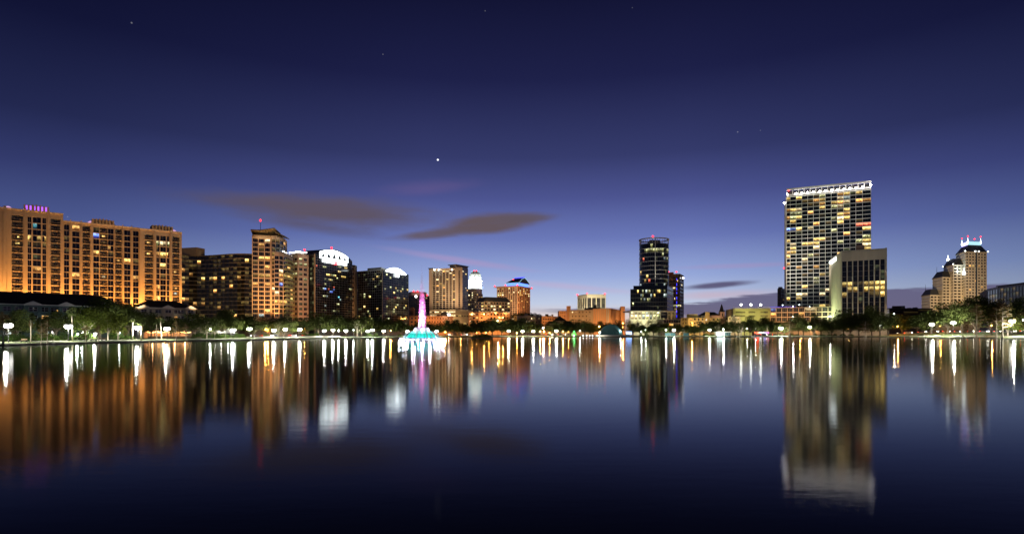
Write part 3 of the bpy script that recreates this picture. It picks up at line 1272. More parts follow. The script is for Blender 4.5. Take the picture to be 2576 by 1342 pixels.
# --- tan office slab behind it
B = Building('tan_office', 'tan concrete office block with square windows and a white-lit roof edge', P(752, 456), seed=13)
a, c, d = P(722, 456), P(749, 450), P(776, 458)
orow = floors(61.0, 15, 3.82, 2.0)


def tan_lit(ci, ri, r):
    k = r.random()
    if ri in (0, 1, 3) and k < .5:
        return 'lit_office'
    return 'lit_office' if k < .1 else ('lit_dimgreen' if k < .3 else None)


B.facade(a, c, 1, 64, even((c - a).length, 3, 1.0), orow, 'tan_concrete', depth=.3, nx=2, bar=.08, lit=tan_lit)
B.facade(c, d, 1, 64, even((d - c).length, 2, 1.2, 1.2, 1.4), orow, 'peach_frame', depth=.3, nx=2, bar=.08, lit=tan_lit)
B.plain([d, a + (d - c), a], 1, 64, 'tan_concrete')
B.roof([a, c, d, a + (d - c)], 63.6)
m_ = MB()
for k in range(9):
    q = P(730 + 5 * k, 453)
    m_.box(q.x - .7, q.x + .7, q.y - .6, q.y - .3, 64.3 + (1.1 if 2 < k < 6 else .5), 65.1 + (1.1 if 2 < k < 6 else .5))
part('roof_light', m_, 'e_white', B.o, label='row of white roof lights')
B.block('roof_house', [P(733, 455), P(765, 455), P(765, 466), P(733, 466)], 63.6, 66, 'grey_concrete')
q = P(766, 452)
B.beacon(q.x, q.y, 67.3, .7, 3)
B.finish()
q = P(765, 425)
spot((q.x, q.y, 8), (*P(765, 454), 26), 30000, (1.0, .42, .15), R(80), .9, .5)
q = P(750, 400)
spot((q.x, q.y, 10), (*P(750, 454), 50), 28000, (1.0, .72, .45), R(50), .9, .5)

# --- black glass office with the arched sign
B = Building('arched_glass_office', 'black glass office tower with a glowing white truss sign under its arched top', P(838, 480), seed=17)
a, b = P(793, 460), P(886, 504)
u = (b - a).normalized()
n = Vector((u.y, -u.x))
L = (b - a).length
grow = floors(64.6, 27, 1.94, 1.74)


def arch_lit(ci, ri, r):
    if (ci, ri) in AL:
        return AL[(ci, ri)]
    k = r.random()
    return r.choice(['lit_office', 'lit_dimgreen']) if k < .015 else None


AL = {}
for ci, ri, kk in ((4, 4, 'lit_office'), (5, 4, 'lit_office'), (13, 3, 'lit_office'), (14, 3, 'lit_office'), (17, 3, 'lit_yellow'), (18, 3, 'lit_yellow'),
                   (13, 5, 'lit_yellow'), (14, 5, 'lit_yellow'), (6, 7, 'lit_yellow'), (7, 7, 'lit_yellow'), (8, 7, 'lit_yellow'), (9, 7, 'lit_office'),
                   (10, 7, 'lit_office'), (11, 7, 'lit_yellow'), (15, 7, 'lit_yellow'), (16, 7, 'lit_yellow'), (17, 7, 'lit_yellow'), (5, 9, 'lit_office'),
                   (7, 9, 'lit_office'), (8, 9, 'lit_yellow'), (9, 9, 'lit_office'), (20, 12, 'lit_office'), (21, 12, 'lit_office'), (4, 16, 'lit_office'),
                   (5, 16, 'lit_office'), (12, 19, 'lit_office'), (13, 19, 'lit_office'), (0, 4, 'lit_red'), (4, 13, 'lit_cool'), (5, 13, 'lit_blue'),
                   (7, 13, 'lit_red'), (8, 14, 'lit_blue'), (9, 14, 'lit_blue'), (10, 13, 'lit_blue'), (10, 12, 'lit_red'), (6, 16, 'lit_cool'),  # the blue and red panes glow to imitate a reflection of coloured lights
                   (13, 16, 'lit_cyan'), (14, 17, 'lit_cool'), (5, 20, 'lit_cool'), (11, 22, 'lit_dimgreen'), (12, 22, 'lit_dimgreen'), (13, 22, 'lit_dimgreen'),
                   (9, 22, 'lit_dimgreen'), (3, 22, 'lit_dimgreen')):
    AL[(ci, ri)] = kk
B.facade(a, b, 1, 64.8, even(L, 22, .16, .5, .5), grow, 'mullion_grey', depth=.06, bar=0, glass='glass_black', lit=arch_lit)
# the segment of glass under the arched roof line
m_ = MB()
m2 = MB()
NS = 22
prof = []
for k in range(NS + 1):
    s_ = k / NS
    z = 64.8 + (6.9 * math.sin(PI * min(1, max(0, (s_ - .02) / .96))) ** .75)
    prof.append((s_ * L, z))
for (u0, z0), (u1, z1) in zip(prof, prof[1:]):
    p_, r_ = a + u * u0, a + u * u1
    m_.face([(p_.x, p_.y, 64.8), (r_.x, r_.y, 64.8), (r_.x, r_.y, z1), (p_.x, p_.y, z0)])
    q0, q1 = p_ - n * 20, r_ - n * 20
    m2.face([(p_.x, p_.y, z0), (r_.x, r_.y, z1), (q1.x, q1.y, z1), (q0.x, q0.y, z0)])
    m2.face([(q1.x, q1.y, 64), (q0.x, q0.y, 64), (q0.x, q0.y, z0), (q1.x, q1.y, z1)])
part('gable_glass', m_, 'glass_black', B.o)
part('roof', m2, 'roof_slate', B.o)
# recessed left flank and its tan edge
e = P(779.5, 466)
B.facade(e, a - u * .9, 1, 64.0, even((a - u * .9 - e).length, 2, .2), floors(62.5, 15, 3.82, 3.4), 'mullion_dark', depth=.1, bar=.06, nx=2, glass='glass_teal',
         lit=lambda ci, ri, r: 'lit_dimgreen' if r.random() < .45 else ('lit_office' if r.random() < .12 else None))
B.bar('corner_pier', a - u * .9, u, .9, -.6, .25, 1, 65.2, 'tan_concrete')
B.plain([b, b - n * 20, a - n * 20, e], 1, 64.0, 'mullion_dark')
B.block('roof_house', [P(779.5, 467), P(793, 462), P(797, 474), P(783, 480)], 63.8, 66.2, 'grey_concrete')
# truss sign: an arched white frame with diagonals, then a bar sign below
m_ = MB()
s0, s1 = uat(a, b, 803.5), uat(a, b, 874)


def zc(s_):
    f = (s_ - s0) / (s1 - s0)
    return 65.9 + 5.2 * math.sin(PI * (.14 + .74 * f)) - .3


NN = 20
for k in range(NN):
    x0_, x1_ = s0 + (s1 - s0) * k / NN, s0 + (s1 - s0) * (k + 1) / NN
    pa, pb_ = a + u * x0_ + n * .5, a + u * x1_ + n * .5
    pa2, pb2 = a + u * x0_ + n * .25, a + u * x1_ + n * .25
    for (lo, hi) in ((-1.5, 0.0), (-6.6, -5.3)):
        za_, zb_ = zc(x0_), zc(x1_)
        if lo < -5:
            za_ = zb_ = 69.2
            za_ -= 0.0
        m_.hexa([(pa.x, pa.y, za_ + lo), (pb_.x, pb_.y, zb_ + lo), (pb2.x, pb2.y, zb_ + lo), (pa2.x, pa2.y, za_ + lo),
                 (pa.x, pa.y, za_ + hi), (pb_.x, pb_.y, zb_ + hi), (pb2.x, pb2.y, zb_ + hi), (pa2.x, pa2.y, za_ + hi)])
for k in range(6):
    x_ = s0 + (s1 - s0) * (.02 + .96 * k / 5)
    p_ = a + u * x_ + n * .4
    m_.tube([(p_.x, p_.y, 63.0), (p_.x, p_.y, zc(x_) - .8)], .5, 6)
    if k < 5:
        x2 = s0 + (s1 - s0) * (.02 + .96 * (k + 1) / 5)
        xm = (x_ + x2) / 2
        for xx in (x_, x2):
            p1_, p2_ = a + u * xx + n * .4, a + u * xm + n * .4
            m_.tube([(p1_.x, p1_.y, 63.6), (p2_.x, p2_.y, zc(xm) - 1.0)], .26, 6)
part('truss_sign', m_, 'e_sign', B.o, label='glowing white arched truss sign')
m_ = MB()
sa, sb = uat(a, b, 810), uat(a, b, 870)
m_.obox(a, u, sb - sa, .3, .9, 59.9, 62.2, 0, sa)
part('bar_sign', m_, 'e_sign', B.o, label='glowing white bar sign')
m_ = MB()
m_.obox(a, u, 2.6, .91, 1.2, 59.3, 62.0, 0, (sa + sb) / 2 - .6)
part('sign_emblem', m_, 'e_red', B.o, label='red emblem on the bar sign')
q = P(834, 483)
B.beacon(q.x, q.y, Z(623, 483), .8, 3)
B.finish()

# --- thin tan stair tower between the two glass offices
B = Building('stair_tower', 'slim tan stair tower between the two black glass offices', P(888, 506), seed=19)
a, b = P(884, 507), P(891.5, 507)
B.facade(a, b, 1, Z(666, 507), even((b - a).length, 1, .8), floors(59, 14, 3.9, 1.6), 'tan_concrete', depth=.3, bar=0)
pts = back([a, b], 8)
B.plain(pts[1:] + [a], 1, Z(666, 507), 'tan_concrete')
B.roof(pts, Z(666, 507) - .3)
B.finish()
q = P(892, 480)
spot((q.x, q.y, 10), (*P(888, 507), 30), 15000, (1.0, .5, .2), R(60), .9, .5)

# --- second black glass office, seen on its corner
B = Building('corner_glass_office', 'black glass office block seen on its corner with a white crescent sign', P(961, 510), seed=23)
a, c, d = P(890.5, 518), P(961, 500), P(1027.5, 545)
rows = floors(56.6, 23, 2.12, 1.94)


def corner_lit(side):
    def f(ci, ri, r):
        k = r.random()
        p_ = .06 if side else .045
        if side and ri in (6, 7, 14) and k < .25:
            return r.choice(['lit_office', 'lit_yellow', 'lit_office'])
        if k < p_:
            return r.choice(['lit_office', 'lit_office', 'lit_yellow'])
        return 'lit_dimgreen' if k < p_ + .07 else None
    return f


B.facade(a, c, 1, 57.4, even((c - a).length, 15, .15, .5, .3), rows, 'mullion_grey', depth=.06, bar=0, glass='glass_black', lit=corner_lit(0))
B.facade(c, d, 1, 57.4, even((d - c).length, 15, .15, .3, .5), rows, 'mullion_grey', depth=.06, bar=0, glass='glass_black', lit=corner_lit(1))
u = (d - c).normalized()
B.bar('corner_pier', c, u, .7, .002, .5, 1, 57.8, 'tan_concrete', start=-.35)
e = a + (d - c)
B.plain([d, e, a], 1, 57.4, 'mullion_dark')
B.roof([a, c, d, e], 57.2)
B.block('roof_house', [P(924, 522), P(958, 514), P(985, 540), P(950, 548)], 57.2, 60.8, 'grey_concrete')
m_ = MB()
s0, s1 = uat(c, d, 970), uat(c, d, 1019)
n = Vector((u.y, -u.x))
for k in range(16):
    f0, f1 = k / 16, (k + 1) / 16
    x0_, x1_ = s0 + (s1 - s0) * f0, s0 + (s1 - s0) * f1
    h0, h1 = 4.6 * math.sin(PI * (.08 + .86 * f0)), 4.6 * math.sin(PI * (.08 + .86 * f1))
    pa, pb_ = c + u * x0_, c + u * x1_
    q = [(pa + n * .9), (pb_ + n * .9), (pb_ + n * .3), (pa + n * .3)]
    m_.hexa([(k_.x, k_.y, 56.2) for k_ in q] + [(q[0].x, q[0].y, 56.4 + h0), (q[1].x, q[1].y, 56.4 + h1), (q[2].x, q[2].y, 56.4 + h1), (q[3].x, q[3].y, 56.4 + h0)])
part('crescent_sign', m_, 'e_sign', B.o, label='glowing white crescent sign')
m_ = MB()
sm = uat(c, d, 996)
m_.obox(c, u, 6.0, .92, 1.3, 53.0, 57.4, 0, sm - 3)
part('sign_emblem', m_, 'e_sign', B.o, label='bright white emblem hanging below the crescent sign')
B.finish()
q = P(1000, 500)
spot((q.x, q.y, 6), (*P(1000, 528), 16), 6000, (1.0, .35, .12), R(80), .9, .5)

# ================================================================== the centre of the skyline
def corner_block(name, label, a, c, d, ztop, nl, nr, rows, mat, lit, seed, glass='glass_dark', gap=.6, depth=.3, nx=1, bar=.08, mat2=None, roofm='roof_gravel',
                 frame='mullion_grey', cap=300, m=None, z0=1):
    B = Building(name, label, c, seed=seed)
    B.CAP = cap
    if nl:
        B.facade(a, c, z0, ztop, even((c - a).length, nl, gap, m, m), rows, mat, depth=depth, nx=nx, bar=bar, glass=glass, lit=lit, frame=frame)
    else:
        B.plain([a, c], z0, ztop, mat)
    if nr:
        B.facade(c, d, z0, ztop, even((d - c).length, nr, gap, m, m), rows, mat2 or mat, depth=depth, nx=nx, bar=bar, glass=glass, lit=lit, frame=frame)
    else:
        B.plain([c, d], z0, ztop, mat2 or mat)
    e = a + (d - c)
    B.plain([d, e, a], z0, ztop, mat)
    B.roof([a, c, d, e], ztop - .5, roofm)
    # plant boxes, vents and a pipe or two on the flat roof
    for k in range(3 + seed % 3):
        f0, f1 = B.rng.uniform(.2, .75), B.rng.uniform(.25, .7)
        p_ = a + (c - a) * f0 + (d - c) * f1
        w, l_, h_ = B.rng.uniform(1.2, 4), B.rng.uniform(1.5, 5), B.rng.uniform(1.0, 2.8)
        m_ = MB()
        m_.box(p_.x - w / 2, p_.x + w / 2, p_.y - l_ / 2, p_.y + l_ / 2, ztop - .6, ztop - .5 + h_)
        part('roof_plant', m_, B.rng.choice(['grey_concrete', 'dark_metal', 'mullion_grey']), B.lastroof)
    return B


# dark tower half hidden by the fountain jet
B = corner_block('dark_office_tower', 'dark office tower with a pale curved cap behind the fountain jet', P(1027, 812), P(1050, 800), P(1080, 815), Z(742, 800), 4, 6,
                 floors(Z(744, 800) - 1, 13, 3.6, 2.4), 'brown_panel', chooser(.06, ['lit_yellow', 'lit_white', 'lit_dim']), 29, glass='glass_black')
m_ = MB()
q = P(1050, 815)
m_.lathe((q.x, q.y, Z(742, 800) - .5), [(12.5, 0), (12.5, 4.5), (11.5, 5.6), (6, 6.2), (.1, 6.3)], 28)
part('roof_cap', m_, 'pale_stone', B.o)
for x in (1040, 1050, 1063, 1074):
    q = P(x, 800)
    B.beacon(q.x, q.y, Z(732 if x < 1055 else 742, 800), .9)
q = P(1046, 797)
m_ = MB()
m_.ball((q.x, q.y, Z(745, 797)), 1.6, 10, 6)
part('wall_clock', m_, 'e_white', B.o, label='round white lit clock')
B.finish()

# orange bell tower and the long orange hotel below it
B = Building('bell_tower', 'orange-lit stone bell tower left of the fountain jet', P(1036, 600), 'tower', seed=31)
q = P(1036.5, 604)
m_ = MB()
for (w, z0_, z1_) in ((2.6, 1, 20.5), (2.1, 20.5, 27.5), (2.5, 27.5, 28.4), (1.5, 28.4, 29.6)):
    m_.box(q.x - w, q.x + w, q.y - w, q.y + w, z0_, z1_)
part('wall', m_, 'orange_stucco', B.o)
for k in range(3):
    B.win.append((None, 2, q.x - 1.2 + 1.2 * k, q.y - 2.12, 22.0, 0, .6, 4.0, 1, 1, 0, 'glass_dark', 'mullion_grey'))
B.finish()
B = corner_block('orange_hotel', 'long orange-lit low hotel behind the fountain', P(1029, 590), P(1060, 575), P(1140, 600), Z(793, 575), 3, 11,
                 floors(Z(797, 575), 4, 3.6, 1.7), 'orange_stucco', chooser(.12, ['lit_warm', 'lit_yellow']), 33, gap=2.2)
q = P(1124, 590)
m_ = MB()
m_.box(q.x - 3.4, q.x + 3.4, q.y - .6, q.y, Z(789, 590) - 1.8, Z(789, 590) + .3)
part('roof_sign', m_, 'e_white', B.o, label='white lit roof sign')
m_ = MB()
q = P(1118, 592)
m_.lathe((q.x, q.y, Z(789, 592) - 2.2), [(4.4, 0), (4.2, 1.6), (3.4, 3.2), (2, 4.2), (.05, 4.6)], 16)
part('roof_dome', m_, 'roof_slate', B.o, smooth=True)
B.finish()
for x in (1045, 1080, 1110, 1135):
    q = P(x, 560)
    spot((q.x, q.y, 4), (q.x, q.y + 28, 12), 18000, (1.0, .42, .13), R(100), .9, .5)

# tall cream condominium with pale pilasters
zt = Z(676, 905)
a, c, d, e = P(1078.5, 905), P(1147, 893), P(1163, 897), P(1177, 920)
B = Building('cream_condominium', 'tall cream condominium with vertical bays and a flat hat-like roof right of the fountain', c, seed=37)
crow = floors(zt - 3.5, 20, 3.1, 2.3)


def cream_lit(ci, ri, r):
    if ri < 2 and r.random() < .25:
        return r.choice(['lit_white', 'lit_yellow'])
    k = r.random()
    return r.choice(['lit_warm', 'lit_yellow', 'lit_white']) if k < .075 else ('lit_dim' if k < .18 else ('lit_purple' if k < .184 else None))


B.facade(a, c, 30, zt, even((c - a).length, 7, 1.2, 6.5, 1.0), crow, 'peach_frame', depth=.7, nx=2, bar=.12, lit=cream_lit, glass='glass_dark')
B.facade(c, d, 30, zt + 1.5, even((d - c).length, 1, 1.5, 3.6, 3.6), crow, 'peach_frame', depth=.4, nx=1, bar=0, lit=cream_lit)
B.facade(d, e, 30, zt + 1.5, even((e - d).length, 4, .5), crow, 'mullion_grey', depth=.3, nx=1, bar=0, lit=cream_lit, glass='glass_blue')
B.plain([e, P(1170, 950), P(1085, 945), a], 30, zt, 'peach_frame')
B.roof([a, c, d, e, P(1170, 950), P(1085, 945)], zt - .3)
u = (c - a).normalized()
B.bar('roof_canopy', a, u, 9, -8, 1.5, zt + .4, zt + 1.2, 'dark_metal', start=-1)
B.bar('roof_canopy', a, u, (c - a).length - 7, -7, 1.8, zt - .6, zt + .1, 'peach_frame', start=6)
u2 = (e - c).normalized()
B.bar('roof_canopy', c, u2, (e - c).length + 3, -14, 1.8, zt + 4.6, zt + 5.6, 'dark_metal', start=-2.5)
B.bar('roof_house', c, u2, (e - c).length, -12, -.5, zt + 1.0, zt + 4.6, 'peach_frame')
L = (c - a).length
for k in range(8):
    B.bar('pilaster', a, u, .9, .002, 1.0, 30, zt - 1, 'cream_concrete', start=6.1 + (L - 7.6) * k / 7)
for k, x in enumerate((1093, 1104, 1137)):
    q = P(x, 896)
    m_ = MB()
    m_.ball((q.x, q.y - 1.0, zt - 2.2), 1.0, 8, 5)
    part('roof_lamp', m_, 'e_flood', B.o, label='greenish white lamp under the roof edge')
# parking podium
pa, pb, pc = P(1074, 880), P(1146, 868), P(1186, 890)
B.facade(pa, pb, 1, Z(778, 870), even((pb - pa).length, 12, .7), [(Z(781, 870) - 3.0, Z(781, 870) - 1), (Z(781, 870) - 8.5, Z(781, 870) - 6.5), (16, 18), (11, 13)], 'cream_concrete', depth=.8,
         bar=0, lit=lambda ci, ri, r: 'lit_white' if r.random() < .55 else 'lit_dim')
B.facade(pb, pc, 1, Z(778, 870), even((pc - pb).length, 6, .9), [(Z(781, 870) - 8.5, Z(781, 870) - 6.5), (16, 18), (11, 13)], 'cream_concrete', depth=.8, bar=0,
         lit=lambda ci, ri, r: 'lit_yellow' if r.random() < .4 else 'lit_dim')
B.plain([pc, P(1186, 950), P(1074, 950), pa], 1, Z(778, 870), 'cream_concrete')
B.roof([pa, pb, pc, P(1186, 950), P(1074, 950)], Z(778, 870) - .2)
B.finish()
for x in (1085, 1110, 1135, 1160):
    q = P(x, 850)
    spot((q.x, q.y, 36), (q.x, q.y + 45, 70), 60000, (1.0, .66, .36), R(80), .9, 1)
    spot((q.x, q.y, 5), (q.x, q.y + 20, 20), 24000, (1.0, .55, .2), R(90), .9, 1)

# white floodlit tower with the stepped dome
B = Building('domed_office_tower', 'office tower with a blazing white stepped dome and blue ring', P(1195, 1000), seed=41)
q = P(1195, 1000)
zb = Z(724, 1000)
cxq, cyq = q.x, q.y
B.facade(P(1176.5, 985), P(1199, 980), 1, Z(726, 983), even((P(1199, 980) - P(1176.5, 985)).length, 5, 1.1), floors(Z(735, 983), 16, 3.9, 2.1), 'pale_stone', depth=.4, bar=0,
         lit=chooser(.35, ['lit_white', 'lit_yellow', 'lit_dim']))
B.facade(P(1199, 980), P(1214, 1000), 1, Z(738, 990), even((P(1214, 1000) - P(1199, 980)).length, 5, 1.1), floors(Z(728, 990) - 8, 15, 3.9, 2.1), 'peach_frame', depth=.4, bar=0,
         lit=chooser(.4, ['lit_yellow', 'lit_white', 'lit_warm']))
B.plain([P(1214, 1000), P(1210, 1025), P(1176.5, 1020), P(1176.5, 985)], 1, Z(738, 990), 'pale_stone')
B.roof([P(1176.5, 985), P(1199, 980), P(1214, 1000), P(1210, 1025), P(1176.5, 1020)], Z(738, 990))
m_ = MB()
m_.lathe((cxq, cyq, zb - 12), [(11.6, 0), (11.6, 12.6), (12.6, 12.6), (12.6, 13.6), (11.4, 13.6), (11.4, 24), (12, 24), (12, 25), (10.6, 25), (10.0, 33), (8.6, 36), (6, 39), (3, 40.5), (.1, 41)], 16)
part('crown', m_, 'pale_stone', B.o, label='stepped white domed crown')
for k in range(16):
    a_ = PI + PI * (k + .5) / 16
    for z_ in (16, 20, 27, 30):
        B.win.append((None, 1, cxq + (11.45 if z_ < 24 else 10.4) * math.cos(a_), cyq + (11.45 if z_ < 24 else 10.4) * math.sin(a_), zb - 12 + z_, a_ + PI / 2, 1.0, 1.8, 1, 1, 0, 'glass_blue', 'mullion_grey'))
for k in range(10):
    a_ = PI * 1.05 + PI * .9 * k / 9
    m_ = MB()
    r_ = 13.6
    x_, y_ = cxq + r_ * math.cos(a_), cyq + r_ * math.sin(a_)
    m_.ball((x_, y_, zb + .6), .9, 8, 5)
    part('ring_light', m_, 'e_blueglow', B.o, label='blue ring light')
for k in range(6):
    a_ = PI * 1.05 + PI * .9 * k / 5
    x_, y_ = cxq + 26 * math.cos(a_), cyq + 26 * math.sin(a_)
    spot((x_, y_, zb - 1), (cxq, cyq, zb + 18), 120000, (.74, .94, 1.0), R(85), .9, .6)
for k in range(8):
    a_ = 2 * PI * k / 8
    m_ = MB()
    x_, y_ = cxq + 7 * math.cos(a_), cyq + 7 * math.sin(a_)
    m_.tube([(x_, y_, zb + 24.8), (x_, y_, zb + 29.6)], [.45, .1], 6)
    part('finial', m_, 'e_cyanbar', B.o)  # glow put into the finials to brighten the crown
for x in (1192, 1198):
    q = P(x, 1000)
    B.beacon(q.x, q.y, Z(681, 1000), 1.0)
B.finish()

# mid-rise office with many lit floors
def office_lit(ci, ri, r):
    if ri in (1, 3, 5):
        return r.choice(['lit_white', 'lit_bright', 'lit_yellow']) if r.random() < .7 else None
    return r.choice(['lit_white', 'lit_yellow', 'lit_dim']) if r.random() < .4 else None


a, c, d = P(1196, 735), P(1217, 715), P(1284, 735)
zt = Z(757, 715)
B = corner_block('stepped_office', 'tan mid-rise office with rows of bright windows under a sloped dark top', a, c, d, zt, 3, 9, floors(zt - 1.2, 9, 3.9, 2.2), 'peach_frame', office_lit, 43,
                 gap=1.4, depth=.5)
e = a + (d - c)
m_ = MB()
q = [a, c, d, e]
ctr = sum(q, Vector((0, 0))) / 4
r_ = [k + (ctr - k) * .22 for k in q]
for i in range(4):
    j = (i + 1) % 4
    m_.face([(q[i].x, q[i].y, zt), (q[j].x, q[j].y, zt), (r_[j].x, r_[j].y, zt + 5.5), (r_[i].x, r_[i].y, zt + 5.5)])
m_.face([(k.x, k.y, zt + 5.5) for k in r_])
part('mansard_roof', m_, 'roof_slate', B.o)
B.finish()
B = corner_block('orange_annex', 'low sodium-lit annex at the foot of the tan mid-rise office', P(1178, 690), P(1205, 675), P(1282, 690), Z(785, 680), 3, 9,
                 floors(Z(788, 680), 4, 4.2, 2.0), 'orange_stucco', chooser(.4, ['lit_white', 'lit_yellow', 'lit_warm']), 45, gap=2.0)
B.finish()
for x in (1188, 1215, 1245, 1270):
    q = P(x, 655)
    spot((q.x, q.y, 6), (q.x, q.y + 30, 18), 26000, (1.0, .48, .15), R(105), .9, .6)
    q = P(x, 680)
    spot((q.x, q.y, 27), (q.x, q.y + 45, 40), 12000, (1.0, .6, .25), R(90), .9, .6)

# residential tower with the blue-lit arched roof
zt = Z(720, 905)
a, c, d = P(1250, 925), P(1301, 900), P(1332, 950)
B = corner_block('blue_roof_tower', 'residential tower with broad eaves and a blue-lit roof house', a, c, d, zt, 9, 7, floors(zt - 2, 21, 3.15, 2.2), 'peach_frame',
                 lambda ci, ri, r: (r.choice(['lit_bright', 'lit_white', 'lit_yellow']) if ri < 4 and r.random() < .45 else (r.choice(['lit_warm', 'lit_yellow', 'lit_dim']) if r.random() < .1 else None)),
                 47, gap=1.1, depth=.8, glass='glass_dark', mat2='orange_stucco')
ul, ur = (c - a).normalized(), (d - c).normalized()
e = a + (d - c)
ctr = (a + d) / 2
q = [k + (k - ctr).normalized() * 5.5 for k in (a, c, d, e)]
B.block('eaves', q, zt - .2, zt + .8, 'peach_frame')
for k in range(10):
    B.bar('pilaster', a, ul, .6, .002, .9, 20, zt - .3, 'cream_concrete', start=.2 + ((c - a).length - 1) * k / 9)
for k in range(8):
    B.bar('pilaster', c, ur, .6, .002, .9, 20, zt - .3, 'orange_stucco', start=.2 + ((d - c).length - 1) * k / 7)
B.block('roof_house', [P(1274, 925), P(1307, 912), P(1328, 940), P(1296, 955)], zt + .8, zt + 6.0, 'e_blueglow', label='blue lit roof house')
m_ = MB()
q = [P(1270, 922), P(1306, 906), P(1333, 940), P(1296, 962)]
z_ = zt + 6.2
r0, r1 = (q[0] + q[3]) / 2, (q[1] + q[2]) / 2
r0 = r0 + (r1 - r0) * .3
m_.face([(q[0].x, q[0].y, z_), (q[1].x, q[1].y, z_), (r1.x, r1.y, z_ + 9), (r0.x, r0.y, z_ + 9)])
m_.face([(q[1].x, q[1].y, z_), (q[2].x, q[2].y, z_), (r1.x, r1.y, z_ + 9)])
m_.face([(q[2].x, q[2].y, z_), (q[3].x, q[3].y, z_), (r0.x, r0.y, z_ + 9), (r1.x, r1.y, z_ + 9)])
m_.face([(q[3].x, q[3].y, z_), (q[0].x, q[0].y, z_), (r0.x, r0.y, z_ + 9)])
m_.face([(k.x, k.y, z_) for k in q][::-1])
part('peaked_roof', m_, 'roof_slate', B.o)
m_ = MB()
m_.tube([(r0.x, r0.y - 1, z_ + 9.6), (r1.x, r1.y - 1, z_ + 9.6)], .55, 6)
part('ridge_light', m_, 'e_bluestrip', B.o, label='blue light along the ridge')
m_ = MB()
for k in (0, 1):
    p_ = q[k]
    m_.tube([(q[0].x, q[0].y - .3, z_), (q[1].x, q[1].y - .3, z_)], .25, 6)
m_.tube([(q[1].x, q[1].y - .4, z_), (q[1].x * .5 + r1.x * .5, (q[1].y + r1.y) / 2 - 2, z_ + 6), (r1.x, r1.y - 2.5, z_ + 8.6), ((q[2].x + r1.x) / 2, (q[2].y + r1.y) / 2 - 2, z_ + 5), (q[2].x, q[2].y - .4, z_)], .25, 6)
part('eave_light', m_, 'e_cyanbar', B.o, label='pale strip light along the roof edge')
for (x, y, yy) in ((1244, 719, 918), (1271, 717, 905), (1301, 716.5, 893), (1337, 724, 940), (1291, 703, 930)):
    p_ = P(x, yy)
    B.beacon(p_.x, p_.y, Z(y, yy), .9, 1.5)
B.finish()
for x in (1262, 1290, 1318):
    q = P(x, 850)
    spot((q.x, q.y, 22), (q.x + 4, q.y + 60, 60), 90000, (1.0, .5, .22), R(70), .9, 1)

# low dark civic building with a roof garden, and its lit wing
B = corner_block('roof_garden_building', 'low dark building with a bushy roof garden right of the blue-roofed tower', P(1286, 640), P(1300, 620), P(1361, 628), Z(793, 620), 2, 9,
                 [(Z(803, 620), Z(799, 620)), (Z(811, 620), Z(807, 620))], 'grey_concrete', chooser(.3, ['lit_white', 'lit_office']), 51, gap=1.8)
B.finish()
B = corner_block('brick_wing', 'low orange-lit brick wing in front of the pale horizon gap', P(1361, 618), P(1363, 612), P(1406, 640), Z(794, 612), 0, 7,
                 [(Z(804, 620), Z(800, 620)), (Z(812, 620), Z(808.5, 620))], 'orange_stucco', chooser(.35, ['lit_white', 'lit_office']), 53, gap=1.6)
B.finish()
q = P(1384, 590)
spot((q.x, q.y, 5), (q.x, q.y + 35, 14), 9000, (1.0, .5, .2), R(100), .9, .6)

# pavilion with a broad hipped roof
B = Building('lakeside_pavilion', 'small pavilion with a dark tent-like roof among the trees left of the orange hall', P(1408, 520), 'pavilion', seed=55)
q = P(1407.5, 525)
z0_ = Z(806, 520)
m_ = MB()
m_.lathe((q.x, q.y, 0), [(4.6, 1), (4.6, z0_)], 8)
part('wall', m_, 'cream_siding', B.o)
m_ = MB()
m_.lathe((q.x, q.y, z0_ - .2), [(6.2, 0), (6.2, .25), (3.6, 2.2), (1.0, 3.6), (.9, 4.1), (.05, 4.6)], 8)
part('roof', m_, 'roof_shingle', B.o)
for s_ in (-1, 1):
    m_ = MB()
    x0_ = q.x + s_ * 6.4
    m_.box(x0_ - 4.8, x0_ + 4.8, q.y - 2, q.y + 4, 1, z0_ - 2.4)
    part('wing', m_, 'cream_siding', B.o)
    m_ = MB()
    zz = z0_ - 2.4
    m_.hexa([(x0_ - 5.4, q.y - 2.8, zz), (x0_ + 5.4, q.y - 2.8, zz), (x0_ + 5.4, q.y + 4.8, zz), (x0_ - 5.4, q.y + 4.8, zz),
             (x0_ - 3.0, q.y + .9, zz + 2.2), (x0_ + 3.0, q.y + .9, zz + 2.2), (x0_ + 3.0, q.y + 1.1, zz + 2.2), (x0_ - 3.0, q.y + 1.1, zz + 2.2)])
    part('roof', m_, 'roof_shingle', B.o)
for k in range(5):
    B.win.append(('lit_dim' if k % 2 else 'lit_warm', 2, q.x - 8 + 4 * k, q.y - 2.1 - (2.6 if abs(k - 2) < 1 else 0), 3.0, 0, 1.4, 1.7, 2, 2, .08, 'glass_dark', 'white_trim'))
B.finish()

